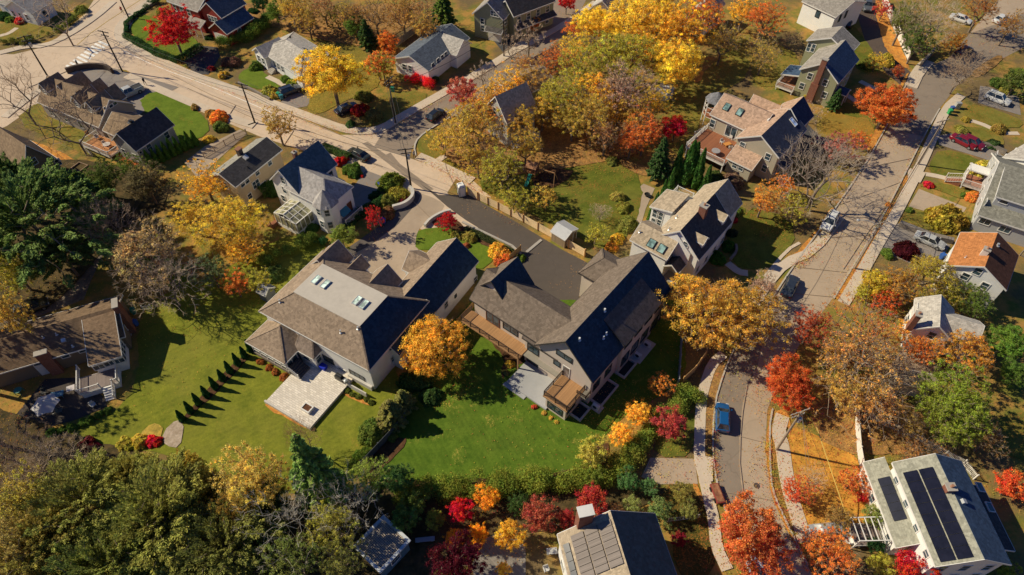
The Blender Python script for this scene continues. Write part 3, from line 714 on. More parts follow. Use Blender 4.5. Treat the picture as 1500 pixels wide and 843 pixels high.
def sheet(name, pts, mat, z, label=None, kind='structure', smooth=0, jag=0):
    """flat polygon laid z above the ground; edge optionally roughened"""
    _ZC[0] += 1; z += .0006*_ZC[0]; Q = [W(p) for p in pts]
    if smooth:
        for _ in range(smooth):
            N = []
            for a, b in zip(Q, Q[1:]+Q[:1]): N += [a.lerp(b, .25), a.lerp(b, .75)]
            Q = N
    if jag:
        N = []; rr = random.Random(len(Q)+int(Q[0].x*10))
        for a, b in zip(Q, Q[1:]+Q[:1]):
            k = max(1, int((b-a).length/.8))
            for i in range(k): N.append(a.lerp(b, i/k)+Vector((rr.uniform(-jag, jag), rr.uniform(-jag, jag), 0)))
        Q = N
    from mathutils.geometry import tessellate_polygon
    me = bpy.data.meshes.new(name); V_ = [(q.x, q.y, z) for q in Q]
    T_ = tessellate_polygon([[Vector(v) for v in V_]]); F_ = []
    for t in T_:
        a, b, c = [Vector(V_[i]) for i in t]
        F_.append(tuple(t) if (b-a).cross(c-a).z > 0 else tuple(t)[::-1])
    me.from_pydata(V_, [], F_); me.update(); me.materials.append(mat)
    o = bpy.data.objects.new(name, me); C.objects.link(o); o['kind'] = kind
    if label: o['label'] = label
    return o
def strip(name, pts, w, z0, z1, mat, closed=False, kind='structure', off=0, smooth=1, side=0):
    """raised band (kerb, wall, edging) along survey points"""
    _ZC[0] += 1; z1 += .0006*_ZC[0]; Q = [W(p) for p in pts]
    for _ in range(smooth):
        N = [Q[0]]
        for a, b in zip(Q, Q[1:]): N += [a.lerp(b, .25), a.lerp(b, .75)]
        Q = N+[Q[-1]]
    L, Rr = [], []
    for i, q in enumerate(Q):
        d = (Q[min(i+1, len(Q)-1)]-Q[max(i-1, 0)]).normalized(); n = Vector((-d.y, d.x, 0)); c = q+n*off
        L.append(c+n*w/2); Rr.append(c-n*w/2)
    k = len(Q); vs = []; f = []
    for a, b in zip(L, Rr): vs += [(a.x, a.y, z0), (a.x, a.y, z1), (b.x, b.y, z1), (b.x, b.y, z0)]
    for i in range(k-1):
        for j in range(4): f.append((4*i+j, 4*i+(j+1) % 4, 4*i+4+(j+1) % 4, 4*i+4+j))
    f += [(0, 1, 2, 3), (4*k-1, 4*k-2, 4*k-3, 4*k-4)]
    mb = MB(); mb.solid(vs, f); o = mb.build(name, mat); 
    if kind: o['kind'] = kind
    return o
# ---------------------------------------------------------------- the site
GR = m_ground()
gb = MB(); gb.poly([(-1500,-900,0),(1500,-900,0),(1500,2500,0),(-1500,2500,0)]).build('ground', GR)['kind'] = 'structure'
ROAD = m_pave('old_asphalt', (.70, .54, .39), .22, .35, leaf=.3); ROAD2 = m_pave('worn_asphalt', (.30, .24, .19), .4, .35, leaf=.5)
DARK = m_pave('new_asphalt', (.12, .098, .082), .12, .25, leaf=.12); WALK = m_pave('sidewalk_concrete', (.68, .56, .43), .0, .3, leaf=.35)
PATCH = m_pave('patched_asphalt', (.32, .25, .19), .2, .2); TAN = m_pave('tan_drive', (.50, .385, .28), .15, .5, leaf=.15); GREYD = m_pave('grey_drive', (.30, .26, .23), .3, .3, leaf=.4)
KERB = m_plain('kerb_stone', (.5, .45, .38), .85, .2)
GA = m_grass('lawn_olive', (.16, .20, .022), (.30, .30, .034), leaf=(.5, .33, .06), amount=.06, mow=.07, mowang=1.0)
GB_ = m_grass('lawn_fresh', (.07, .145, .014), (.15, .23, .024), leaf=(.75, .55, .12), amount=.1, pa=.1, mow=.10, mowang=-.55)
GC = m_grass('lawn_leafy', (.14, .16, .022), (.28, .25, .05), leaf=(.5, .22, .05), amount=.5, pa=.5)
GD = m_grass('lawn_bright', (.12, .20, .018), (.19, .26, .028), amount=.06, pa=.1)
LIT = m_litter('orange_leaves', (.62, .22, .04), (.74, .38, .08), (.30, .14, .05)); LITB = m_litter('brown_leaves', (.32, .17, .06), (.52, .28, .09), (.14, .09, .04))
LITY = m_litter('gold_leaves', (.5, .33, .07), (.6, .42, .08), (.2, .17, .04)); MULCH = m_litter('bark_mulch', (.10, .05, .025), (.16, .08, .04), (.04, .02, .012))
# roads
MAINN = [(-40,80),(60,88),(130,60),(168,35),(186,18)]
sheet('main_road', [(-60,75),(-60,215),(10,185),(60,150),(105,112),(150,100),(185,103),(262,150),(380,200),(478,232),(540,262),(575,290),(606,330),(650,355),(710,330),(655,283),(668,262),(700,285),(720,290),(690,262),(600,232),(604,215),(632,186),(680,165),(750,120),(835,45),(850,-20),(800,-20),(780,40),(748,80),(651,142),(579,184),(549,197),(499,198),(463,183),(395,155),(312,124),(282,114),(232,91),(190,70),(183,52),(200,28),(235,-20),(150,-20),(125,20),(70,68),(20,80)], ROAD, .012)
sheet('side_street', [(600,232),(604,215),(632,186),(680,165),(750,120),(835,45),(880,-40),(800,-40),(780,40),(748,82),(651,143),(579,184),(560,196),(548,215)], PATCH, .018)
ROADR = m_pave('brown_asphalt', (.50, .385, .275), .22, .35, leaf=.5); ROADR_SHADE = m_pave('brown_asphalt_shaded', (.30, .24, .185), .3, .3, leaf=.3)  # second material is the same asphalt with shade put into its colour
sheet('right_street', [(1560,-40),(1470,-10),(1420,50),(1390,85),(1345,105),(1333,112),(1300,190),(1286,210),(1226,300),(1200,335),(1163,388),(1110,470),(1078,510),(1062,545),(1046,593),(1043,660),(1049,706),(1060,745),(1085,800),(1120,880),(1210,880),(1183,829),(1150,762),(1128,702),(1122,640),(1124,600),(1140,560),(1180,490),(1221,436),(1263,366),(1291,320),(1319,266),(1352,200),(1376,160),(1408,118),(1465,88),(1500,70),(1580,40)], ROADR, .012)
sheet('road_shade', [(1333,112),(1300,190),(1352,200),(1376,160),(1408,118),(1465,88),(1500,70),(1500,20),(1420,50),(1390,85)], ROADR_SHADE, .018, smooth=0)  # shade on the upper road, painted as a darker sheet
sheet('road_shade', [(1078,510),(1062,545),(1046,593),(1043,660),(1049,706),(1085,800),(1110,800),(1085,706),(1083,640),(1088,590),(1110,535),(1118,500)], ROADR_SHADE, .017)  # shaded left side of the bend, painted darker
sheet('tar_patch', [('F',543,92),('F',568,84),('F',650,142),('F',668,132),('F',920,375),('F',1010,300),('F',985,310),('F',760,300)], PATCH, .022) if 0 else None
sheet('tar_patch', [('F',543,92),('F',568,84),('F',648,142),('F',668,132),('F',708,180),('F',860,295),('F',820,300),('F',735,240)], PATCH, .022)
sheet('asphalt_drive', [('F',800,270),('F',860,320),('F',920,372),('F',1000,430),('F',1204,555),(760,375),(762,460),(840,470),(860,385),('G',370,560),('F',1204,428),('F',1010,318),('F',985,318),('F',880,320)], DARK, .03)
sheet('driveway', [('F',700,255),('F',770,300),('F',880,340),('F',915,375),('F',830,430),('F',785,480),('F',778,540),('F',800,575),('F',760,650),('F',700,730),('F',560,720),('F',450,600),('F',480,590),('F',600,520),('F',740,400),('F',800,330)], TAN, .026, smooth=1)
sheet('driveway', [('F',478,595),('F',580,540),('F',700,450),('F',790,350),('F',800,320),('F',770,300),('F',690,395),('F',600,470),('F',470,560),('F',440,600)], m_pave('cobble_band', (.14, .12, .11), .0, .3), .034)
sheet('driveway', [('F',500,290),('F',560,210),('F',640,240),('F',625,320),('F',540,370),('F',500,400),('F',470,340)], GREYD, .028)
sheet('driveway', [(112,100),(150,96),(200,110),(262,128),(240,140),(190,180),(120,110)], GREYD, .03)
sheet('driveway', [('B',185,450),('B',250,400),('B',320,440),('B',300,470),('B',240,480)], GREYD, .03)
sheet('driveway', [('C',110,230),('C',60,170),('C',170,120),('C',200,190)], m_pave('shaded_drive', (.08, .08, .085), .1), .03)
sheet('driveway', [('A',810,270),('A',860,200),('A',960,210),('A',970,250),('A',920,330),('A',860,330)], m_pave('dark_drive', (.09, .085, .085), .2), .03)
sheet('driveway', [(1253,-20),(1283,-20),(1290,40),(1310,85),(1340,112),(1325,130),(1300,110),(1270,70),(1255,20)], m_pave('brown_drive', (.12, .09, .075), .3), .03)
sheet('driveway', [('H',740,232),('H',950,315),('H',930,350),('H',870,290),('H',800,340),('H',695,310)], TAN, .03)
sheet('driveway', [('H',600,390),('H',650,385),('H',880,480),('H',850,520),('H',700,560),('H',560,500)], GREYD, .03)
sheet('driveway', [('D',1010,380),('D',1050,385),('D',1180,430),('D',1190,510),('D',1000,455)], GREYD, .03)
sheet('driveway', [('D',820,600),('D',880,590),('D',1060,640),('D',1120,700),('D',1080,720),('D',990,690),('D',830,640)], GREYD, .03)
sheet('driveway', [('Q',720,410),('Q',760,325),('Q',955,330),('Q',970,440),('Q',800,442)], TAN, .03)
sheet('driveway', [('E',0,830),('E',150,640),('E',300,560),('E',400,420),('E',480,470),('E',400,640),('E',370,720),('E',180,790)], m_litter('leafy_drive', (.2, .16, .13), (.32, .25, .18), (.1, .08, .07)), .03)
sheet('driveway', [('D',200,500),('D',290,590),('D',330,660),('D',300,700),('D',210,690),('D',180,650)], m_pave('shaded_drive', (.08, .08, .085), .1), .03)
sheet('driveway', [(270,238),(300,215),(352,190),(362,196),(330,225),(290,262)], TAN, .03)
sheet('parking_pavers', [(690,830),(720,770),(770,800),(770,860),(700,860)], m_brick('pavers', (.38, .34, .3), (.28, .25, .22), (.12, .1, .08), 1.6), .03)
sheet('driveway', [('O',740,690),('O',800,650),('O',880,700),('O',900,760),('O',800,860),('O',700,860)], m_pave('gravel_court', (.2, .16, .13), 0, .2), .03)
sheet('patio', [('I',60,640),('I',200,470),('I',360,460),('I',470,560),('I',470,590),('I',330,650),('I',180,690),('I',90,700)], m_brick('dark_pavers', (.10, .08, .07), (.06, .05, .045), (.03, .025, .02), 1.4), .045)
sheet('patio', [('G',680,310),('G',730,270),('G',780,290),('G',740,380),('G',720,450),('G',690,440),('G',700,360)], TAN, .03)
sheet('driveway', [(1325,570),(1380,540),(1330,500),(1300,540),(1320,580)], TAN, .03)
sheet('yard_path', [('L',1040,560),('L',1204,470),('L',1204,620),('L',1080,560)], TAN, .034)
# crosswalk and lines
PAINT = m_pave('road_paint', (.98, .95, .88), 0, .3)
a0, a1 = W(('A',455,192)), W(('A',315,300)); n = 9; dr = (a1-a0)/n; ac = W(('A',490,210))-W(('A',440,188)); ac = ac.normalized()
cw = MB()
for i in range(n+1):
    c = a0+dr*i; dd = dr.normalized()
    p = [c+ac*1.7+dd*.3, c-ac*1.7+dd*.3, c-ac*1.7-dd*.3, c+ac*1.7-dd*.3]; cw.poly([(q.x, q.y, .03) for q in p])
cw.build('crosswalk_stripes', PAINT)['kind'] = 'structure'
YEL = m_pave('yellow_paint', (.6, .42, .12), 0, .3)
strip('centre_line', [('A',620,0),('A',420,130),('A',340,200)], .14, .0, .024, YEL)
strip('edge_line', [('A',545,225),('A',700,300),('A',900,370),('A',1204,500)], .12, 0, .024, PAINT)
strip('road_seam', [(1238,330),(1205,400),(1170,455)], .1, 0, .022, PATCH)
# sidewalks (raised 12 cm) and kerbs
def walk(pts, w=1.7, z=.12, off=0, nm='sidewalk'): return strip(nm, pts, w, 0, z, WALK, off=off)
walk([(175,-10),(163,35),(178,60),(190,78),(225,98),(280,122),(312,135),(350,146)][0:0] or [('A',690,-10),('A',600,45),('A',530,110),('A',520,160),('A',560,200),('A',700,268),('A',850,335),('A',1000,385),('A',1190,455),('B',140,455),('B',340,528),('B',460,572),('B',560,585),('B',640,565),('B',720,515),('B',900,412),('B',1020,345),('B',1200,235),(770,60)], 2.0)
strip('kerb', [('A',700,10),('A',625,50),('A',560,120),('A',545,165),('A',590,195)], .25, 0, .5, m_plain('granite', (.3, .27, .24), .9), off=0)
walk([('A',560,335),('A',700,395),('A',900,480),('A',1125,560),('B',60,545)], 1.8)
walk([('B',790,690),('B',850,715),('B',1030,800)], 1.9)
walk([('A',0,235),('A',120,205),('A',200,205),('A',300,160),('A',420,80),('A',500,10)], 1.7)
walk([('A',20,520),('A',80,470),('A',200,380),('A',215,360)], 1.6)
strip('kerb', [('B',780,690),('B',772,650),('B',790,610),('B',860,560),('B',930,520)], .3, 0, .15, KERB)
strip('kerb', [('C',30,300),('C',120,250),('C',330,140),('C',440,70),('C',520,10)], 1.6, 0, .12, WALK)
# right street walks
walk([(1408,200-60),(1385,160),(1365,205),(1345,250),(1310,318),(1290,350),(1262,400),(1235,445)], 1.7)
strip('kerb', [(1376,160),(1352,202),(1319,268),(1291,322),(1263,368),(1221,438)], .22, 0, .14, KERB)
walk([(1230,318),(1190,370),(1150,385),(1120,420),(1105,445)], 1.6)
strip('kerb', [(1333,112),(1286,212),(1228,300),(1163,388),(1110,470)], .22, 0, .14, KERB)
walk([('L',300,420),('L',250,460),('L',215,560),('L',200,640),('L',195,760),('Q',975,330),('Q',1000,420),('Q',1020,520),('Q',1040,600),('Q',1050,720),('Q',1100,820)], 1.35)
strip('kerb', [(1075,512),(1060,546),(1046,593),(1043,660),(1049,706),(1062,745),(1085,800)], .2, 0, .13, KERB)
strip('kerb', [('R',95,110),('R',80,190),('R',85,420),('R',105,500),('R',150,600),('R',250,800)], .2, 0, .14, KERB)
walk([('L',560,690),('L',540,760),('R',140,280),('R',150,370),('R',170,480),('R',215,620),('R',240,700)], 1.7)
walk([(1334,128),(1345,105),(1360,90)], 2.4)
sheet('driveway_apron', [('D',675,375),('D',730,310),('D',765,330),('D',715,388)], WALK, .14)
sheet('driveway_apron', [('Q',1035,430),('Q',975,440),('Q',960,330),('Q',1000,320),('Q',1035,325)], WALK, .13)
sheet('driveway_apron', [('D',690,760),('D',700,745),('D',770,765),('D',745,810),('D',690,790)], WALK, .13)
# garden walks
for pts, w in (([('D',935,530),('D',1000,540),('D',1110,590),('D',1180,590)], 1.0), ([('D',770,770),('D',830,780),('D',900,800),('D',940,815)], 1.1), ([('B',125,340),('B',190,370),('B',240,405)], 1.2), ([('B',870,715),('B',920,680),('B',1010,665)], 1.2),
    ([('A',0,160),('A',40,150),('A',75,125)], 1.1), ([('H',215,470),('H',160,500),('H',60,620)], .5), ([('D',420,420),('D',480,460)], 1.2), ([('G',1100,620),('G',1150,660),('G',1190,665)], 1.2), ([('D',480,360),('D',560,400)], 1.2)):
    strip('garden_path', pts, w, 0, .06, WALK)
# lawns and beds
def lawn(pts, m, z, nm='lawn', **k): return sheet(nm, pts, m, z, smooth=k.pop('smooth', 1), jag=k.pop('jag', .12))
lawn([(60,640),(160,615),(205,560),(200,470),(235,430),(330,398),(400,350),(480,340),(470,400),(600,560),(575,600),(560,640),(530,700),(430,730),(330,700),(255,665),(140,655)], GA, .016)
lawn([(690,440),(640,500),(600,585),(560,640),(552,700),(590,710),(840,699),(875,650),(915,610),(985,570),(1005,540),(998,440)], GB_, .02, smooth=0)
lawn([(690,272),(740,250),(800,215),(930,235),(945,300),(900,375),(855,352),(760,305)], m_grass('yard_grass', (.09, .13, .018), (.21, .22, .03), leaf=(.45, .2, .05), amount=.3, pa=.4), .022)
lawn([('F',780,560),('F',775,510),('F',800,470),('F',900,460),('F',1000,470),('F',1090,530),('F',1130,600),('F',1060,660),('F',850,560)], GD, .036)
lawn([('A',600,460),('A',670,400),('A',760,430),('A',840,460),('A',940,560),('A',880,620),('A',770,620)], GD, .04)
lawn([('A',50,540),('A',180,440),('A',260,480),('A',360,560),('A',420,640),('A',380,700),('A',300,640)], GC, .034)
lawn([('A',570,130),('A',590,90),('A',650,60),('A',900,180),('A',820,250),('A',780,260),('A',620,190)], GD, .04)
lawn([('A',0,100),('A',180,90),('A',320,50),('A',350,70),('A',250,150),('A',100,195),('A',0,190)], GC, .034)
lawn([('B',0,320),('B',80,290),('B',150,360),('B',190,390),('B',100,400),('B',0,370)], GD, .034)
lawn([('B',560,470),('B',640,420),('B',740,400),('B',860,420),('B',700,520),('B',620,550),('B',570,560),('B',520,520)], GC, .034)
lawn([('B',170,120),('B',260,100),('B',360,130),('B',300,160)], GD, .034)
lawn([('B',400,190),('B',520,190),('B',640,330),('B',600,400),('B',500,430),('B',330,520),('B',290,480)], m_grass('golden_grass', (.2, .17, .03), (.32, .24, .04), leaf=(.55, .4, .08), amount=.4, pa=.4), .03)
lawn([('B',785,640),('B',800,600),('B',870,560),('B',960,600),('B',1000,660),('B',880,710),('B',800,680)], GC, .04)
lawn([('B',890,720),('B',950,690),('B',1060,660),('B',1100,760),('B',1040,780)], m_grass('golden_grass', (.2, .17, .03), (.32, .24, .04)), .038)
lawn([('C',1000,330),('C',1100,200),('C',1204,160),('C',1204,330),('C',1060,420),('C',980,520),('C',960,620),('C',800,480),('C',850,400)], GC, .03)
lawn([('D',0,180),('D',110,190),('D',220,250),('D',190,370),('D',60,390),('D',0,360)], GC, .03)
lawn([('D',440,110),('D',470,130),('D',560,260),('D',590,310),('D',480,330),('D',430,240)], m_grass('yard_grass', (.09, .13, .018), (.21, .22, .03)), .034)
sheet('leaf_strip', [('D',540,0),('D',575,10),('D',690,270),('D',700,320),('D',600,240),('D',560,110)], LIT, .038, smooth=1, jag=.1)
lawn([('D',280,560),('D',330,480),('D',500,500),('D',560,600),('D',520,660),('D',400,640),('D',300,600)], m_grass('golden_leaf_lawn', (.26, .18, .03), (.4, .24, .04), leaf=(.6, .3, .05), amount=.45, pa=.5), .034)
lawn([('D',385,500),('D',400,450),('D',480,470),('D',500,530)], m_grass('yard_grass', (.09, .13, .018), (.21, .22, .03)), .04)
lawn([('G',1100,330),('G',1204,400),('G',1204,640),('G',1130,640),('G',1090,470)], m_grass('yard_grass', (.09, .13, .018), (.21, .22, .03)), .034)
lawn([(1085,300),(1160,320),(1165,360),(1120,400),(1080,390)], m_grass('yard_grass', (.09, .13, .018), (.21, .22, .03)), .034)
lawn([('D',940,470),('D',1000,460),('D',1180,520),('D',1204,560),('D',1100,570),('D',940,520)], GC, .034)
lawn([('D',780,740),('D',830,650),('D',1000,700),('D',1040,740),('D',960,800),('D',800,775)], m_grass('yard_grass', (.09, .13, .018), (.21, .22, .03)), .034)
lawn([('D',900,560),('D',1000,560),('D',1110,600),('D',1120,650),('D',1000,620),('D',890,590)], GC, .034)
lawn([('H',650,390),('H',690,330),('H',800,340),('H',900,420),('H',860,440),('H',700,400)], GC, .034)
lawn([('H',800,200),('H',950,230),('H',960,290),('H',800,230),('H',730,220)], GC, .034)
lawn([('D',1110,330),('D',1204,290),('D',1204,360),('D',1180,380)], GD, .034)
lawn([('R',160,190),('R',260,210),('R',460,300),('R',490,420),('R',560,560),('R',500,640),('R',300,680),('R',190,560),('R',150,400)], m_litter('orange_lawn', (.66, .26, .05), (.72, .38, .06), (.30, .18, .035)), .03)
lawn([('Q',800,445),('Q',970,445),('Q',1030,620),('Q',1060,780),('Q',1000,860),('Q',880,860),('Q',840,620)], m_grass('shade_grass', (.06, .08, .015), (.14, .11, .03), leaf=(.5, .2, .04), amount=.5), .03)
lawn([('Q',770,320),('Q',800,200),('Q',900,60),('Q',985,60),('Q',960,320)], m_grass('yard_grass', (.09, .13, .018), (.21, .22, .03)), .03)
lawn([('E',250,400),('E',480,410),('E',640,480),('E',860,600),('E',820,700),('E',540,560),('E',460,520),('E',400,640),('E',390,720)][1:-2], GD, .026)
lawn([('E',150,20),('E',320,90),('E',390,180),('E',300,200),('E',200,100),('E',120,30)], LIT, .03, nm='leaf_litter')
lawn([(1430,620),(1520,600),(1520,680),(1440,660)], GC, .03)
for pts, m in (([('H',300,400),('H',350,310),('H',375,330),('H',300,430),('H',150,590),('H',140,580)], LIT), ([('H',365,710),('H',500,500),('H',590,350),('H',620,290),('H',655,290),('H',610,370),('H',530,490),('H',430,650),('H',385,720)], LIT),
    ([('D',700,320),('D',560,620),('D',520,680),('D',510,640),('D',620,450),('D',680,330)], LIT), ([('H',670,200),('H',690,170),('H',720,180),('H',700,225),('H',665,225)], LIT), ([('R',60,240),('R',95,110),('R',85,420),('R',120,520),('R',200,700),('R',240,790),('R',130,600),('R',75,440)], LIT),
    ([('L',200,680),('L',220,560),('L',270,460),('L',320,470),('L',260,600),('L',250,840),('L',220,840)], LITB), ([('L',540,660),('L',600,690),('L',590,840),('R',180,300),('R',160,170),('R',110,130)], LIT),
    ([('D',960,330),('D',1040,270),('D',1100,240),('D',1110,270),('D',1000,350)], LITB), ([('Q',990,60),('Q',1040,60),('Q',1030,320),('Q',1000,320)], LITB), ([('Q',940,440),('Q',975,445),('Q',1000,540),('Q',985,520)], LIT)):
    lawn(pts, m, .042, nm='leaf_verge')
for pts, m in (([(268,10),(480,0),(560,60),(600,90),(560,60),(540,70),(470,60),(400,40)], LITB), ([('B',270,60),('B',420,40),('B',700,10),('B',850,60),('B',560,230),('B',400,120),('B',290,100)], LITB),
    ([('C',220,640),('C',360,600),('C',500,650),('C',560,700),('C',480,700),('C',330,760),('C',200,780)], LITB), ([('C',620,700),('C',760,740),('C',760,790),('C',640,740)], LITB), ([('C',900,330),('C',1000,300),('C',980,380)], LIT),
    ([('L',650,640),('L',800,600),('L',1100,620),('L',1204,700),('L',1204,860),('L',760,860)], LITB), ([('K',210,390),('K',300,420),('K',390,480),('K',380,530),('K',310,520),('K',295,600),('K',280,560),('K',300,500)], MULCH),
    ([(556,700),(570,706),(840,698),(878,650),(895,650),(880,700),(850,714),(640,722),(560,716)], MULCH), ([('O',540,370),('O',640,250),('O',730,230),('O',740,260),('O',680,330),('O',620,380),('O',600,430),('O',560,420)], MULCH),
    ([('I',800,640),('I',830,650),('I',1110,370),('I',1080,350)], MULCH), ([('I',720,700),('I',790,640),('I',815,690),('I',790,770),('I',730,770)], m_litter('gravel_bed', (.45, .36, .27), (.55, .45, .36), (.3, .22, .15))),
    ([('I',640,680),('I',700,660),('I',720,700),('I',700,760),('I',600,760)], LITY), ([('F',830,455),('F',900,400),('F',960,430),('F',1000,470),('F',1204,560),('F',1204,600),('F',1110,560),('F',960,470)], MULCH),
    ([('J',155,690),('J',350,800),('J',345,822),('J',140,710)], LIT), ([('J',495,640),('J',600,690),('J',610,715),('J',480,655)], LIT), ([('A',500,690),('A',560,660),('A',640,700),('A',610,740),('A',540,720)], m_litter('red_leaves', (.55, .09, .03), (.6, .18, .05), (.25, .08, .03)))):
    lawn(pts, m, .046, nm='planting_bed')
# dark understorey soil below the wooded corners
DUFF = m_litter('forest_duff', (.09, .065, .035), (.15, .10, .04), (.03, .03, .012))
lawn([(-120,560),(60,620),(150,650),(260,680),(330,715),(440,740),(545,705),(560,720),(700,722),(960,712),(985,720),(900,760),(820,780),(700,780),(560,900),(-200,900)], DUFF, .05, nm='woodland_floor')
lawn([(-80,250),(100,230),(200,250),(260,300),(180,330),(110,420),(60,460),(-80,480)], DUFF, .05, nm='woodland_floor')
lawn([(640,190),(700,170),(860,130),(940,120),(960,220),(880,240),(700,265),(640,220)], LITB, .05, nm='woodland_floor')

SEAM = m_pave('tar_seam', (.40, .31, .23), 0, .2)
for a, b in (((1226,302),(1318,268)), ((1192,350),(1277,345)), ((1168,392),(1240,400)), ((1140,428),(1221,436)), ((1262,248),(1338,232)), ((1290,200),(1356,190)), ((1062,560),(1125,600)), ((1046,630),(1123,650)), ((1052,720),(1140,735)), ((1070,770),(1165,790))): strip('road_seam', [a, b], .05, 0, .026, SEAM)
for l in ([(275,130),(380,178),(470,215),(560,245)], [(250,110),(330,150),(470,200),(560,225),(600,260)], [(1300,300),(1268,345),(1235,395)][::-1], [(40,130),(110,100)], [(600,290),(640,330)], [(430,192),(415,215)], [(345,155),(330,178)], [(1095,560),(1085,620),(1083,700),(1105,780)]): strip('road_seam', l, .09, 0, .027, SEAM)
# ---------------------------------------------------------------- houses
SH_BROWN = m_shingle('shingle_brown', (0.270, 0.209, 0.169)); SH_GREY = m_shingle('shingle_grey', (0.338, 0.304, 0.263)); SH_DARK = m_shingle('shingle_charcoal', (.10, .09, .085))
SH_SLATE = m_shingle('shingle_slate', (.12, .14, .17)); SH_TAUPE = m_shingle('shingle_taupe', (.33, .245, .175)); SH_TAN = m_shingle('shingle_tan', (0.459, 0.365, 0.257)); SH_PINK = m_shingle('shingle_rose', (0.486, 0.324, 0.230))
SH_ORANGE = m_shingle('shingle_orange', (.50, .20, .07)); SH_LT = m_shingle('shingle_light', (0.486, 0.446, 0.392)); SH_OLD = m_shingle('shingle_old_brown', (0.297, 0.209, 0.135))
W_WHITE = m_siding('siding_white', (.9, .88, .84)); W_CREAM = m_siding('siding_cream', (.62, .48, .30)); W_TAUPE = m_siding('siding_taupe', (.46, .39, .33)); W_SAGE = m_siding('siding_sage', (.36, .36, .22))
W_GREYB = m_siding('siding_grey', (.42, .42, .40)); W_BROWN = m_siding('siding_brown', (.22, .17, .12)); W_RED = m_siding('siding_red', (.34, .04, .03)); W_TANS = m_siding('siding_tan', (.5, .44, .33)); W_PALE = m_siding('siding_pale', (.6, .56, .48))
W_STUC = m_plain('stucco_taupe', (.60, .51, .43), .9, .1, 0, .05); DECKW = m_wood('deck_boards', (.50, .27, .12)); DECKR = m_wood('deck_red', (.36, .14, .07)); BRICK = m_brick('brick_red'); FENCEW = m_wood('fence_cedar', (.60, .38, .17), .15, 2)
DOORB = m_plain('door_brown', (.16, .06, .03), .5); SOLAR = m_plain('solar_cells', (.012, .012, .022), .18, .7, 0, .4); SOLARL = m_plain('solar_cells_glare', (.22, .17, .15), .25, .6, 0, .15); FLATR = m_plain('membrane_roof', (.56, .50, .42), .8, .2, 0, .08); STONE = m_brick('field_stone', (.36, .31, .26), (.24, .2, .17), (.12, .1, .08), 2.2)
PAVER = m_tiles('light_pavers', (.95, .86, .74), (.70, .62, .52), (.34, .30, .25), .9); PAVERG = m_brick('grey_pavers', (.36, .35, .34), (.28, .27, .27), (.2, .19, .19), 1.4)
SKY_GL = m_glass('skylight_glass', (.10, .16, .15), .1, .7)
def rail_open(h, pts, z, hgt=1.0, name='railing', mat=None):   # dark cable railing
    mat = mat or m_plain('bronze_metal', (.05, .03, .02), .5, .4); m = MB(); P = [Vector((p[0], p[1], p[2] if len(p) > 2 else z)) for p in pts]
    for a, b in zip(P, P[1:]):
        m.bar(a+Vector((0,0,hgt)), b+Vector((0,0,hgt)), .1, .06)
        for k in range(1, 8): m.bar(a+Vector((0,0,hgt*k/8)), b+Vector((0,0,hgt*k/8)), .022)
        n = max(1, round((b-a).length/1.8))
        for i in range(n+1): q = a.lerp(b, i/n); m.bar(q, q+Vector((0,0,hgt)), .09)
    return m.build(name, mat, h.root)
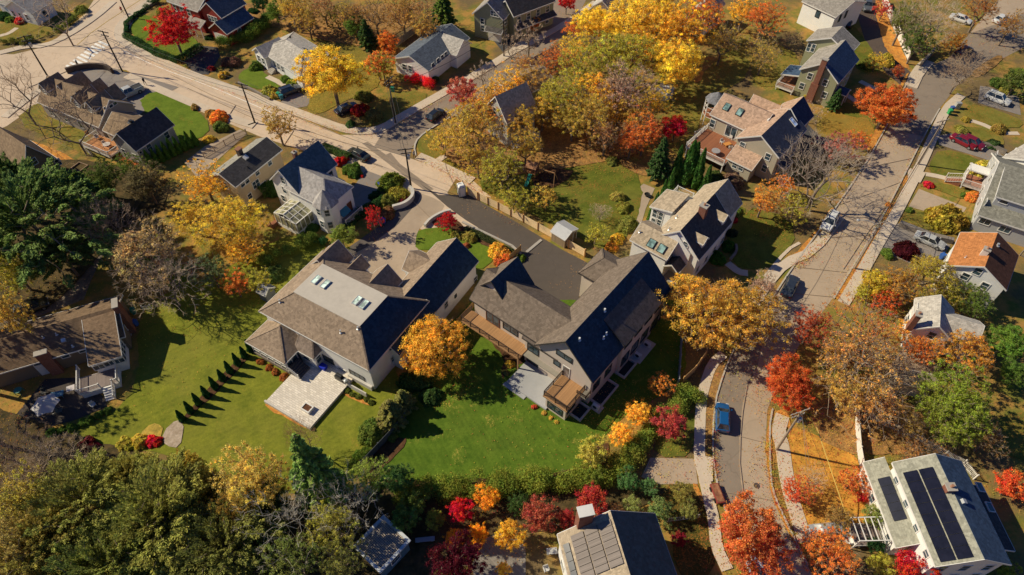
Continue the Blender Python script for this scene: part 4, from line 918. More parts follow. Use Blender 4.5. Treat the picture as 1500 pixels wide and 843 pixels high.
# ---- 1 big white house, left of centre
def white_house():
    z = 5.6; h = House('white_house', 'big white house with hip roof, flat top and four skylights beside raised patio', ('J',117,288), ('J',603,552), z)
    r = h.rect([('J',117,288), ('J',603,552), ('J',865,243)], z)
    zt = z+3.0; t = h.rect([('J',272,205), ('J',683,222), ('J',565,353)], zt)
    pl = h.hip(r, z, 3.0, top=t, oh=.45, wall=W_WHITE, roof=SH_TAUPE, deck=FLATR); L = h.last; x1, x0, y0, y1 = L['x1'], L['x0'], L['y0'], L['y1']
    top = pl[4]
    for p in (('J',372,153), ('J',412,173), ('J',552,245), ('J',582,262)): h.slab(top, p, .62, 1.35, .2, m_glass('skylight_dome', (.34, .42, .36), .15, .6), 'skylight', FLASH)
    MB().poly([(r[1], r[2], z), (r[1], r[3], z), (t[1], t[3], zt), (t[1], t[2], zt)]).build('shade_painted_slope', SHADE_NAVY, h.root).location = (.025, 0, .03)  # right hip face overlaid in navy, its shade painted in
    for p in (('J',212,250), ('J',480,385)): h.vent(pl[0], p)
    h.vent(pl[0], ('J',556,368), .1, .4)
    # windows on the two near walls
    for p, w_, hh in ((('J',425,503), 1.7, 1.1), (('J',552,575), 2.4, 1.3), (('J',576,628), 2.4, 1.6)): h.win('-y', y0, p, w_, hh, mx=3, mz=1, frame=DARKMETAL)
    for p in (('J',330,495), ('J',490,560)): h.win('-y', y0, p, 1.2, 1.9, mx=2, mz=1)
    for p in (('J',700,447), ('J',710,497)): h.win('+x', x1, p, .8, 1.0)
    for i in range(5): h.win('-y', y0, None, 1.4, .45, local=(x0+1.5+i*3.0, z-.75), mz=1, frame=DARKMETAL)
    h.autowin(['-x', '+y'], [1.6, 4.3], 3)
    # front cross gables facing the drive
    ymax = r[3]
    for p, w_, rise, nm in ((('F',425,560), 4.6, 2.5, 0), (('F',520,608), 2.6, 1.6, 1), (('F',640,665), 4.4, 2.3, 2)):
        q = h.L(p, z+1.3); h.gable([q.x-w_/2, q.x+w_/2, ymax-3.4, ymax+1.1], z, rise, 'y', .3, 0, W_WHITE, SH_TAUPE, rname='gable_roof', wname='gable_wall'); h.win('+y', h.last['y1'], None, 1.2, 1.4, local=(q.x, 4.2))
    h.last = L
    # long garage wing
    zw = 4.2; a = h.L(('J',1087,68), zw); rid = h.L(('F',950,517), zw+2.9); half = abs(a.x-rid.x)
    q = h.L(('F',875,838), zw); rw = [a.x-2*half, a.x, r[2]+4.5, a.y]
    P1, P2 = h.gable(rw, zw, 2.9, 'y', .35, 0, W_WHITE, SH_TAUPE, rname='garage_roof', wname='garage_wall'); LW = h.last; h.darkslope(P1 if P1.n.x > 0 else P2, rw, zw, 2.9)
    for p in (('J',943,262), ('J',1072,150)): h.win('+x', LW['x1'], p, .8, 1.2)
    h.win('+x', LW['x1'], ('J',985,222), .35, .5, name='wall_lamp', mz=1, frame=DARKMETAL)
    for i in range(3): 
        d = MB().box(LW['x0']-.06, LW['x0']+.02, LW['y1']-4.2-i*3.2, LW['y1']-1.6-i*3.2, 0, 2.4).build('garage_door', WHITE, h.root)
    yc = LW['y1']-4.5; h.gable([rw[0]-1.3, rw[0]+half, yc-2.2, yc+2.2], zw, 1.9, 'x', .3, 0, W_WHITE, SH_TAUPE, rname='gable_roof', wname='gable_wall')
    # screened porch
    zp = 3.1; rp = h.rect([('J2',47,320), ('J2',355,490), ('J2',450,390)], zp); rp[3] = max(rp[3], y0+.3); ap = h.L(('J2',335,215), zp+1.9)
    h.hip(rp, zp, 1.9, top=[(rp[0]+rp[1])/2, (rp[0]+rp[1])/2, min(ap.y, rp[3]-.3), rp[3]], oh=.35, roof=SH_TAUPE)
    fr = MB(); px0, px1, py0, py1 = rp[0]+.35, rp[1]-.35, rp[2]+.35, rp[3]-.3; nn = 5
    for i in range(nn+1):
        x = px0+(px1-px0)*i/nn; fr.box(x-.07, x+.07, py0, py0+.12, .5, 3)
    for i in range(4):
        y = py0+(py1-py0)*i/4; fr.box(px0-.002, px0+.12, y-.07+.07, y+.2, .5, 3); fr.box(px1-.12, px1+.002, y+.01, y+.15, .5, 3)
    fr.box(px0, px1, py0+.002, py0+.1, 1.2, 1.32).box(px0, px1, py0+.004, py0+.12, 2.75, 3.0); fr.build('porch_frame', WHITE, h.root)
    MB().box(px0+.06, px1-.06, py0+.05, py0+.07, .6, 2.9).box(px0+.05, px0+.07, py0+.1, py1, .6, 2.9).box(px1-.07, px1-.05, py0+.1, py1, .6, 2.9).build('screen', GLASS, h.root)
    MB().box(px0-.1, px1+.1, py0-.1, py1, 0, .6).build('porch_base', STONE, h.root)
    # little bay between porch and wall
    zb = 3.1; rb = h.rect([('J2',440,370), ('J2',572,455), ('J2',632,395)], zb); rb[3] = y0+.3; rb[0] = rp[1]-.6
    h.hip(rb, zb, 1.7, top=[rb[0], rb[1]-1.2, rb[3]-.3, rb[3]], oh=.25, wall=W_WHITE, roof=SH_BROWN)
    h.win('+x', h.last['x1'], ('J2',612,447), .8, 1.6); h.win('-y', h.last['y0'], ('J2',520,440), 1.3, 1.2)
    # porch steps
    st = h.L(('J2',470,600), .6); s2 = h.L(('J2',540,520), .6)
    m = MB(); 
    for i in range(6): m.box(rp[1]-.1+i*.3, rp[1]+.2+i*.3, rb[2]-2.3, rb[2]-.3, .5, 1.75-i*.19)
    m.build('porch_steps', m_wood('step_dark', (.12, .11, .11)), h.root)
    h.railing([(rp[1]-.1, rb[2]-2.4, 1.7), (rp[1]+1.7, rb[2]-2.4, .7)], 0, WHITE, .9)
    # raised patio
    zq = .5; pa = h.rect([('J',152,682), ('J',345,800), ('J',500,625)], zq)
    o = MB().box(pa[0], pa[1], pa[2], y0, 0, zq).build('raised_patio', PAVER, None)
    for ob in (o,): ob.parent = h.root
    MB().box(pa[0]-.15, pa[1]+.1, pa[2]-.25, pa[2], 0, zq+.12).build('patio_coping', m_plain('cap_stone', (.6, .56, .5), .8), o)
    g = h.hit(Plane((0,0,zq),(1,0,0),(0,1,0)), ('J',334,722)); f = MB()
    for dx0, dx1, dy0, dy1 in ((-.7,.7,-.55,-.4),(-.7,.7,.4,.55),(-.7,-.55,-.4,.4),(.55,.7,-.4,.4)): f.box(g.x+dx0, g.x+dx1, g.y+dy0, g.y+dy1, zq, zq+.5)
    f.build('fire_pit_wall', WHITE); fp = bpy.context.scene.collection.objects[-1] if 0 else bpy.data.objects['fire_pit_wall']
    e = empty('fire_pit', h.M @ Vector((g.x, g.y, zq)), h.rz); tag(e, 'square pale fire pit near the front edge of the raised patio', 'fire pit')
    fp.parent = e; fp.matrix_parent_inverse = Matrix.Identity(4); 
    for v in fp.data.vertices: v.co -= Vector((g.x, g.y, zq))
    MB().box(-.54, .54, -.39, .39, 0, .42).build('embers', m_litter('ash', (.12, .05, .03), (.2, .09, .05)), e)
    # bulkhead well beside the window, and a bench
    MB().box(x1-4.2, x1-.2, y0-1.5, y0-1.35, 0, 1.0).box(x1-4.2, x1-.2, y0-.4, y0-.05, 0, .9).build('window_well', m_plain('cap_stone', (.6, .56, .5)), h.root)
    h.pat = zq; h.y0 = y0; h.x1 = x1; return h
WH = white_house()
# ---- 2 taupe house, centre
SH_TH = m_shingle('shingle_warm_charcoal', (.20, .155, .12)); SH_THB = m_shingle('shingle_dusk', (.16, .125, .105))
def taupe_house():
    z = 6.3; h = House('taupe_house', 'large taupe stucco house with charcoal gables, cedar decks and a flat lawn', ('K',430,437), ('K',688,605), z)
    # main gable: ridge runs away from the camera (y)
    r = h.rect([('K',430,437), ('K',688,605), ('K',1015,187)], z)
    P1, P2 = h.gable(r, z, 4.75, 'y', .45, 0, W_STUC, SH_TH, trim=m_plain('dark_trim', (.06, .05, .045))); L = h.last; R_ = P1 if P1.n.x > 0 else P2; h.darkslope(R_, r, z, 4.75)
    zr = h.zr; x0, x1, y0, y1 = L['x0'], L['x1'], L['y0'], L['y1']; xm = (r[0]+r[1])/2
    for p in (('K',628,418), ('K',733,410), ('K',745,392), ('K',739,290)): h.vent(R_, p, .1, .45, m_plain('white_pipe', (.8, .8, .78), .4))
    # long shed dormer on the right slope
    a = h.hit(R_, ('K',722,345)); b = h.hit(R_, ('K',900,140)); ex = r[1]+.3; ezz = z+.95
    ya, yb = min(a.y, b.y), max(a.y, b.y); 
    topx = (a.x+b.x)/2; tz = (a.z+b.z)/2
    c1 = h.L(('K',820,435), ezz); ya = c1.y
    h.gable([topx-.1, ex, ya, yb], ezz, max(.6, tz+.12-ezz), 'y', .3, 0, W_STUC, SH_THB, half='-', rname='dormer_roof', wname='bump_wall', trim=m_plain('dark_trim', (.06, .05, .045))); LB = h.last
    for i in range(5): h.win('+x', LB['x1'], None, 1.7, 1.5, local=(LB['y0']+1.3+i*2.5, ezz-1.1), mx=2, mz=1, frame=DARKMETAL)
    for i in range(5): h.win('+x', LB['x1'], None, 1.7, 1.9, local=(LB['y0']+1.3+i*2.5, 2.2), mx=2, mz=1, frame=DARKMETAL)
    for u in (y0+1.5, y0+4.2): h.win('+x', x1, None, 1.4, 1.6, local=(u, 3.0), mx=2, mz=1, frame=DARKMETAL)
    # near gable wall: trapezoid attic window, square window, door
    h.win('-y', y0, ('K',562,488), 2.3, .9, frame=DARKMETAL, mx=2, mz=1); h.win('-y', y0, ('K',529,518), .9, .9, frame=DARKMETAL, mz=1)
    h.win('-y', y0, ('K',424,458), 1.7, 1.3, frame=DARKMETAL, mx=2, mz=1)
    # left wing with its ridge along x
    zl = 6.0; q = h.L(('K',143,235), zl); rg = h.L(('K',203,92), zl+2.9)
    yr = rg.y; ys = q.y; rw = [q.x, xm-.2, ys, 2*yr-ys]
    A1, A2 = h.gable(rw, zl, 2.9, 'x', .45, 0, W_STUC, SH_TH, rname='wing_roof', wname='wing_wall', trim=m_plain('dark_trim', (.06, .05, .045))); LWg = h.last
    # small low hip where the wing meets the gable
    q2 = h.L(('K',375,405), 5.4); h.gable([q2.x, xm-1.2, q2.y, LWg['y0']+2.2], 5.4, 2.1, 'x', .3, 0, W_STUC, SH_THB, half='+', rname='lower_roof', wname='lower_wall', trim=m_plain('dark_trim', (.06, .05, .045))); LL = h.last
    # rear cross gable and entry gables
    p1 = h.L(('K',340,60), zl+3.4); g_ = [p1.x-2.7, p1.x+3.3, yr-1.9, p1.y+.4]; G1, G2 = h.gable(g_, zl+.2, 3.6, 'y', .35, 0, W_STUC, SH_TH, rname='gable_roof', wname='gable_wall', trim=m_plain('dark_trim', (.06, .05, .045))); h.darkslope(G1 if G1.n.x > 0 else G2, g_, zl+.2, 3.6)
    za = 5.4; q3 = h.rect([('K',625,118), ('K',680,150), ('K',830,105)], za); pk = h.L(('K',690,18), za+2.4)
    h.hip([q3[0], xm-.3, q3[2], q3[2]+2*(pk.y-q3[2]) if pk.y > q3[2] else q3[3]], za, 2.4, top=[q3[0]+2.2, xm-.3, q3[2]+2.6, q3[2]+2.6], oh=.35, wall=W_STUC, roof=SH_TH, trim=m_plain('dark_trim', (.06, .05, .045)))
    # long cedar balcony on the wing
    zd = 3.0; dw = 2.3; xa, xb = LWg['x0']-.5, h.L(('K',385,470), zd).x; yd = LWg['y0']-.01
    h.deck([xa, xb, yd-dw, yd], zd, DECKW, m_plain('cedar_rim', (.42, .24, .12)), posts=True); rail_open(h, [(xa, yd-.05), (xa, yd-dw), (xb, yd-dw)], zd)
    h.win('-y', LWg['y0'], None, 2.2, 2.1, local=(h.hit(Plane((0, LWg['y0'], 0), (1,0,0), (0,0,1)), ('K',246,305)).x, zd+1.15), mx=2, mz=1, frame=DOORB, name='sliding_door')
    h.win('-y', LWg['y0'], None, 2.4, 1.4, local=(LWg['x0']+6.4, zd+1.5), mx=2, mz=1, frame=DARKMETAL)
    # stone terrace and porch roof over the glass wall
    zt = .35; te = h.rect([('K',312,605), ('K',375,528), ('K',545,600), ('K',480,722)], zt); MB().box(te[0], te[1], te[2], LL['y0'], 0, zt).build('stone_terrace', m_pave('terrace_slabs', (.46, .46, .46), 0, .5), h.root)
    MB().box(te[0]-.2, te[0]+3.4, te[2]-.55, te[2], 0, zt*.5).build('terrace_step', m_pave('terrace_slabs', (.46, .46, .46), 0, .5), h.root)
    g0, g1 = h.L(('K',395,500), 0).x, h.L(('K',520,600), 0).x
    yw = LL['y0']
    for i in range(4): h.win('-y', yw, None, 1.45, 2.1, local=(LL['x0']+1.2+i*1.55, 1.5), mx=1, mz=1, frame=DOORB, name='sliding_door')
    MB().box(LL['x0']-.2, LL['x0']+6.6, yw-1.0, yw-.01, 2.75, 2.9).build('canopy', m_plain('flat_canopy', (.3, .27, .22), .9), h.root)
    # front bay with roof deck
    zb = 3.1; rb = h.rect([('K',467,660), ('K',575,728), ('K',645,620)], zb); rb[3] = y0-.01
    MB().box(rb[0]+.3, rb[1]-.3, rb[2]+.3, rb[3], 0, zb-.2).build('bay_wall', W_STUC, h.root); h.last = dict(x0=rb[0]+.3, x1=rb[1]-.3, y0=rb[2]+.3, y1=rb[3])
    MB().box(rb[0], rb[1], rb[2], rb[3], zb-.32, zb-.06).build('deck_rim', m_plain('cedar_rim', (.42, .24, .12)), h.root); MB().box(rb[0]+.08, rb[1]-.08, rb[2]+.08, rb[3], zb-.06, zb).build('roof_deck', DECKW, h.root)
    rail_open(h, [(rb[0]+.1, rb[3]-.1), (rb[0]+.1, rb[2]+.1), (rb[1]-.1, rb[2]+.1), (rb[1]-.1, rb[3]-.1)], zb)
    h.win('-y', h.last['y0'], ('K',520,718), 2.2, 1.3, mx=2, mz=1, frame=DARKMETAL); h.win('+x', h.last['x1'], ('K',592,712), 1.6, 1.2, mx=2, mz=1, frame=DARKMETAL)
    h.door('-y', y0, ('K',570,556), m_glass('door_glass', (.12, .1, .09)), .95, 2.1, zb)
    # small side balcony
    MB().box(x1-1.3, x1+.2, y0-1.2, y0-.01, zb-.25, zb-.1).build('side_balcony', m_plain('flat_canopy', (.3, .27, .22)), h.root); rail_open(h, [(x1+.15, y0-.1), (x1+.15, y0-1.15), (x1-1.2, y0-1.15)], zb-.1, .7)
    # sunken window wells along the right side, with AC units
    cs = m_plain('cast_concrete', (.55, .52, .48), .8, .2)
    wells = [((y0-2.6), (y0-.6)), (y0+.8, y0+4.6), (y0+6.4, y0+9.2)]
    for i, (u, v) in enumerate(wells):
        xx = x1 if i else rb[1]-.3; w_ = MB(); D = 1.7
        w_.box(xx+.01, xx+D, u-.2, u, 0, .45).box(xx+.01, xx+D, v, v+.2, 0, .45).box(xx+D-.22, xx+D, u+.001, v-.001, 0, .45); w_.build('window_well', cs, h.root)
        MB().box(xx+.02, xx+D-.25, u+.01, v-.01, 0, .06).build('well_floor', m_plain('well_shadow', (.02, .022, .025)), h.root)
    for i, u in enumerate((y0-.1, y0+10.2, y0+12.6)):
        xx = x1+.7; MB().box(xx-.2, xx+1.3, u-.2, u+1.0, 0, .12).build('ac_pad', cs, h.root)
        e = MB().box(xx, xx+.95, u, u+.4, .14, .95).build('ac_unit', m_plain('ac_white', (.72, .72, .7), .4), h.root); MB().lathe((0, 0, 0), [(.3, 0), (.3, .02)], 14).build('fan_grille', DARKMETAL, e).matrix_local = Matrix.Translation((xx+.4, u-.001, .55)) @ Matrix.Rotation(R(90), 4, 'X')
    MB().box(x1+.01, x1+2, y0+9.6, y0+13.9, 0, .1).build('side_slab', cs, h.root)
    h.autowin(['-x'], [1.6], 3, L=LWg); h.autowin(['+y'], [1.6, 4.4], 3, L=L); h.autowin(['+y'], [1.6, 4.4], 3, L=LWg)
    return h
TH_ = taupe_house()
# ---- 3 white house with light brown roof, right of centre
def dormer_house():
    z = 5.4; h = House('dormered_house', 'white house with sunlit tan roof slope and two dormers on its shaded dark slope', ('G2',655,690), ('G2',905,400), z)
    # local x runs along the right eave away from the camera; y points left
    rr = h.rect([('G2',655,690), ('G2',905,400)], z); ridge = h.L(('G2',520,455), z+3.6); hy = ridge.y
    r = [rr[0]-.1, rr[1]+.1, -0.0, 2*hy]
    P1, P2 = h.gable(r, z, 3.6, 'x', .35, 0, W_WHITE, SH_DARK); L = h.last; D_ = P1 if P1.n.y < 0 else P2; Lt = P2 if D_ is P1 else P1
    # overlay: tan on the sunny slope; the other stays dark as painted shade
    x0, x1 = r[0], r[1]
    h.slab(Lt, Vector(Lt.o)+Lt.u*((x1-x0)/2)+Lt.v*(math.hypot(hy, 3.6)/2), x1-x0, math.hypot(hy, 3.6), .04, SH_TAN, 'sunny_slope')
    a = h.L(('G2',425,535), z); b = h.L(('G2',890,212), z)
    h.gable([a.x+1.2, r[0]+.4, hy-2.6, 2*hy], z, 2.9, 'x', .3, 0, W_WHITE, SH_TAN, rname='front_roof', wname='front_wall')
    h.gable([r[1]-.3, b.x+.2, .7, 2*hy-.3], z, 3.1, 'x', .3, 0, W_WHITE, SH_TAN, rname='rear_roof', wname='rear_wall')
    for p in (('G2',678,560), ('G2',835,385)):
        q = h.hit(D_, p); h.dormer(Vector((q.x, q.y-.5, 0)), q.z+.65, 1.7, 3.0, .8, 'y', -1, SH_TAN, W_WHITE, q.z-.9)
    h.chimney(('G2',697,268), z+4.9, .9, 1.1, z+1.2, BRICK)
    for p in (('G2',460,310), ('G2',480,368), ('G2',422,460)): h.vent(Lt, p)
    # left lower extension with two skylights (ridge parallel to y)
    ze = 5.0; q = h.rect([('G2',120,535), ('G2',405,690), ('G2',180,420), ('G2',490,570)], ze)
    w0 = h.L(('G2',120,535), ze); w1 = h.L(('G2',405,690), ze)
    k = h.gable([min(w0.x, w1.x), min(w0.x, w1.x)+5.4, min(w0.y, w1.y), max(w0.y, w1.y)], ze, 1.7, 'y', .3, 0, W_WHITE, SH_TAN, rname='extension_roof', wname='extension_wall'); LE = h.last
    nearp = k[0] if k[0].n.x < 0 else k[1]
    for p in (('G2',287,565), ('G2',365,605)): h.slab(nearp, p, 1.0, 1.2, .18, SKY_GL, 'skylight', DARKMETAL)
    h.vent(nearp, ('G2',195,478), .1, .3)
    h.win('-y', LE['y0'], ('G2',437,665), .9, 1.3); h.win('-y', LE['y0'], ('G2',465,630), .9, 1.3); h.win('-x', L['x0'], ('G2',552,570), .7, .8)
    # porch roof over the side door
    q = h.L(('G2',545,640), 3.4); h.gable([r[0]-2.2, r[0]+.4, q.y-1.2, q.y+1.3], 3.2, 1.0, 'x', .15, 0, None, SH_DARK, rname='porch_roof'); h.door('-x', L['x0'], ('G2',520,720), DOORB, 1, 2.1, .3)
    MB().box(r[0]-1.8, r[0]+.3, q.y-1.2, q.y+1.2, 0, .3).build('porch_floor', CONC, h.root); h.railing([(r[0]-1.8, q.y-1.2), (r[0]+.2, q.y-1.2)], .3, DARKMETAL, .9)
    # upper-left ell with balcony
    ze2 = 5.0; e = h.rect([('G2',280,282), ('G2',395,328), ('G2',405,145), ('G2',515,200)], ze2)
    h.gable([e[0], e[1], e[2]-1.2, e[3]], ze2, 1.1, 'x', .3, 0, W_WHITE, SH_TAN, rname='ell_roof', wname='ell_wall', half='-'); LL = h.last
    for p in (('G2',318,335), ('G2',352,350)): h.win('-x', LL['x0'], p, .95, 1.5)
    for p in (('G2',305,395), ('G2',340,400)): h.win('-x', LL['x0'], p, .9, 1.2)
    bz = 3.6; MB().box(LL['x1'], LL['x1']+2.6, LL['y1']-3.4, LL['y1']-.5, bz-.2, bz).build('balcony', m_plain('membrane', (.12, .12, .13)), h.root)
    h.railing([(LL['x1'], LL['y1']-.5), (LL['x1']+2.6, LL['y1']-.5), (LL['x1']+2.6, LL['y1']-3.4)], bz, WHITE); MB().box(LL['x1'], LL['x1']+2.4, LL['y1']-3.3, LL['y1']-.7, 0, bz-.21).build('balcony_wall', W_WHITE, h.root)
    for i in range(4): h.win('-y', L['y0'], None, .9, 1.3, local=(L['x0']+1.4+i*2.6, 1.7))
    h.autowin(['+y'], [1.7, 4.2], 3, L=L); h.autowin(['+x'], [1.7, 4.2], 3, L=L); return h
dormer_house()
# ---- 4 slate-roofed white house with conservatory
def slate_house():
    z = 5.6; h = House('slate_roof_house', 'white house with weathered blue slate roof, corner turret bay and small glass conservatory', ('F2',25,360), ('F2',240,468), z)
    r = h.rect([('F2',25,360), ('F2',240,468), ('F2',548,240)], z)
    BL = m_shingle('shingle_blue_slate', (.10, .15, .18)); P1, P2 = h.gable(r, z, ('F2',388,58), 'y', .3, 0, W_WHITE, BL); L = h.last; xr = (r[0]+r[1])/2
    h.chimney(('F2',214,145), h.zr+.7, .6, .6, h.zr-1.2, BRICK)
    h.vent(P1 if P1.n.x > 0 else P2, ('F2',335,432), .08, .4)
    for p in (('F2',130,368), ('F2',143,442), ('F2',215,480)): h.win('-y', L['y0'], p, .85, 1.3)
    h.win('-y', L['y0'], ('F2',135,505), .85, 1.3)
    # east wing with hipped end
    zb = 5.5; rb = h.rect([('F2',430,560), ('F2',510,548), ('F2',660,405)], zb); q = h.L(('F2',445,395), zb+2.6)
    yb0 = h.L(('F2',250,468), zb).y
    rw = [xr, h.L(('F2',590,480), zb).x, yb0-.3, h.L(('F2',660,405), zb).y]
    pls = h.hip(rw, zb, 2.6, top=[xr+.2, rw[1]-2.7, (rw[2]+rw[3])/2, (rw[2]+rw[3])/2], oh=.3, wall=W_WHITE, roof=m_shingle('shingle_pale', (.40, .37, .35))); LW = h.last
    # chamfered turret bay
    cx, cy = LW['x1']-1.2, LW['y0']+1.1; tb = MB(); prof = [(cx+1.9*math.cos(R(a)), cy+1.9*math.sin(R(a))) for a in (-157, -112, -67, -22, 22, 67)]
    n_ = len(prof); tb.solid([(a, b, 0) for a, b in prof]+[(a, b, zb-.1) for a, b in prof], [tuple(range(n_))[::-1], tuple(range(n_, 2*n_))]+[(i, (i+1) % n_, n_+(i+1) % n_, n_+i) for i in range(n_)]); tb.build('turret', W_WHITE, h.root)
    tr_ = MB(); prof2 = [(cx+2.2*math.cos(R(a)), cy+2.2*math.sin(R(a)), zb-.12) for a in (-157, -112, -67, -22, 22, 67, 140)]+[(cx, cy, zb+2.2)]
    tr_.solid(prof2, [(i, (i+1) % 7, 7) for i in range(7)]+[(6,5,4,3,2,1,0)]); tr_.build('turret_roof', m_shingle('shingle_pale', (.40, .37, .35)), h.root)
    for zz in (1.8, 4.4):
        for a in (-134.5, -89.5, -44.5):
            c = Vector((cx+1.78*math.cos(R(a)), cy+1.78*math.sin(R(a)), zz)); n = Vector((math.cos(R(a)), math.sin(R(a)), 0)); t = Vector((-n.y, n.x, 0))
            w_ = MB().obox(c, t*.36, Vector((0,0,.62)), n*.03).build('window', GLASS, h.root); f = MB()
            for s_ in (-1, 1): f.obox(c+t*.41*s_+n*.02, t*.05, Vector((0,0,.72)), n*.04); f.obox(c+Vector((0,0,.67*s_))+n*.02, t*.36, Vector((0,0,.05)), n*.04)
            f.obox(c+n*.03, t*.36, Vector((0,0,.025)), n*.02); f.build('frame', WHITE, w_)
    for i in range(3): h.win('-y', LW['y0'], None, .7, 1.0, local=(LW['x0']+.9+i*1.1, 1.9))
    h.win('-y', LW['y0'], ('F2',378,560), .9, .8)
    # side porch with balustrade, teal canopy
    pz = 1.0; X = LW['x1']; h.deck([X, X+1.5, LW['y0']+1.8, LW['y1']], pz, m_wood('porch_boards', (.3, .3, .3)), WHITE); h.railing([(X+1.5, LW['y0']+1.8), (X+1.5, LW['y1'])], pz)
    h.door('+x', X, ('F2',640,560), DOORB, 1.1, 2.1, pz); MB().solid([(X+.01, LW['y0']+2.0, 2.9), (X+1.0, LW['y0']+2.0, 2.2), (X+1.0, LW['y0']+3.9, 2.2), (X+.01, LW['y0']+3.9, 2.9), (X+.01, LW['y0']+2.0, 2.2), (X+.01, LW['y0']+3.9, 2.2)], [(0,1,2,3),(0,4,1),(3,2,5),(4,5,2,1)]).build('awning', m_plain('awning_teal', (.05, .22, .28), .5), h.root)
    h.gable([L['x1']-.2, L['x1']+1.8, L['y1']-2.6, L['y1']-.2], 3.0, .7, 'x', .1, 0, None, SH_LT, rname='porch_roof'); MB().box(L['x1']+1.5, L['x1']+1.65, L['y1']-2.5, L['y1']-2.35, 0, 3).box(L['x1']+1.5, L['x1']+1.65, L['y1']-.5, L['y1']-.35, 0, 3).build('porch_post', WHITE, h.root)
    h.autowin(['+x'], [4.3], 2.4, L=dict(L, y0=LW['y1'])); h.autowin(['-x', '+y'], [1.7, 4.3], 2.8, L=L)
    # conservatory: white frame, glass roof and walls
    zc = 2.7; c0 = h.rect([('F2',60,620), ('F2',232,705), ('F2',350,600)], zc-.1); y1c = L['y0']-.01; x0c, x1c, y0c = c0[0], c0[1], c0[2]; xm = (x0c+x1c)/2; rz_ = zc+.9
    f = MB(); nb = 4
    for i in range(nb+1):
        y = y0c+(y1c-y0c)*i/nb
        for a, b in (((x0c, y, zc), (xm, y, rz_)), ((x1c, y, zc), (xm, y, rz_))): f.bar(a, b, .1, .08)
        for x in (x0c, x1c): f.bar((x, y, 0.7), (x, y, zc), .1)
    for x, zz in ((x0c, zc), (xm, rz_), (x1c, zc)): f.bar((x, y0c, zz), (x, y1c, zz), .13, .1)
    for t in (.5,):
        for xa in (x0c, x1c): xx = xa+(xm-xa)*t; f.bar((xx, y0c, zc+.9*t), (xx, y1c, zc+.9*t), .06)
    for i in range(1, 4): x = x0c+(x1c-x0c)*i/4; f.bar((x, y0c, .7), (x, y0c, zc+.9*(1-abs(x-xm)/(xm-x0c))), .1)
    f.bar((x0c, y0c, zc), (x1c, y0c, zc), .1); co = f.build('conservatory_frame', WHITE, h.root)
    cg = m_glass('conservatory_glass', (.16, .15, .09), .1, .6)
    MB().poly([(x0c, y0c, zc-.03), (xm, y0c, rz_-.03), (xm, y1c, rz_-.03), (x0c, y1c, zc-.03)]).poly([(xm, y0c, rz_-.03), (x1c, y0c, zc-.03), (x1c, y1c, zc-.03), (xm, y1c, rz_-.03)]).box(x0c+.02, x0c+.04, y0c, y1c, .8, zc-.05).box(x1c-.04, x1c-.02, y0c, y1c, .8, zc-.05).box(x0c+.05, x1c-.05, y0c+.02, y0c+.04, .8, zc-.05).build('conservatory_glass', cg, h.root)
    MB().box(x0c, x1c, y0c, y1c, 0, .78).build('conservatory_base', W_WHITE, h.root)
    m = MB()
    for i in range(4): m.box(x0c-.3-.3*i, x0c-.0-.3*i, y0c-1.2, y0c+.3, 0, .75-.18*i)
    m.build('steps', DECKR, h.root); h.railing([(x0c, y0c-1.25, .75), (x0c-1.2, y0c-1.25, .1)], 0, DECKW, .9, step=.3); h.railing([(x0c, y0c+.35, .75), (x0c-1.2, y0c+.35, .1)], 0, DECKW, .9, step=.3)
    return h
slate_house()
# ---- 5 long cream house
def cream_house():
    z = 5.2; h = House('cream_house', 'long cream two-storey house with low roof, pale far slope and dark near slope', (303,245), (413,215), z)
    z = 5.2; h.root.name = 'cream_house'
    o = W(('B',0,812), z); e = W(('B',190,660), z); h.rz = math.atan2(e.y-o.y, e.x-o.x); h.O = Vector((o.x, o.y, 0)); h.M = Matrix.Translation(h.O) @ Matrix.Rotation(h.rz, 4, 'Z'); h.Mi = h.M.inverted(); h.root.location = h.O; h.root.rotation_euler = (0, 0, h.rz)
    x1 = h.L(('B',190,660), z).x; rg = h.L(('B',120,607), z+1.5); lf = h.L(('E',985,165), z+1.5); r = [h.L(('E',1040,225), z).x, x1, -.05, 2*rg.y]
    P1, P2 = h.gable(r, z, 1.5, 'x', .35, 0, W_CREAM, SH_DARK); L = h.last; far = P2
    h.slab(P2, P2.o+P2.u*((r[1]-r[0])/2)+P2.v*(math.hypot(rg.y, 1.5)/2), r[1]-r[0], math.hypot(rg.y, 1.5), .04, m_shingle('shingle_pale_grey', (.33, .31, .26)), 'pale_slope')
    h.chimney(('A',1050,655), z+2.5, .8, .7, z+.8, m_plain('dark_chimney', (.07, .05, .045)), m_plain('copper_cap', (.3, .13, .07)), False)
    h.slab(P1, ('A',1083,697), .7, .7, .35, WHITE, 'roof_hatch'); h.vent(P1, ('A',1092,740), .07, .3, DARKMETAL)
    for p in (('B',80,762), ('B',135,718), ('B',15,812), ('B',35,797)): h.win('-y', L['y0'], p, .8, 1.0)
    h.win('-y', L['y0'], ('B',75,812), 1.4, 1.3, mx=2); h.autowin(['-y'], [1.5], 3, .8, 1, L=L); h.autowin(['+x', '+y', '-x'], [1.5, 4], 3, L=L)
    return h
cream_house()
# ---------------------------------------------------------------- the other houses
def simple(name, label, a, b, c, z, ridge, wall, roof, axis='y', oh=.3, **k):
    h = House(name, label, a, b, z); r = h.rect([a, b, c], z)
    h.P = h.gable(r, z, ridge, axis, oh, 0, wall, roof, **k); h.r = r; h.A = h.last
    xs = sorted(h.P, key=lambda p: p.n.x if axis == 'y' else -p.n.y); h.left, h.right = xs[0], xs[1]; return h
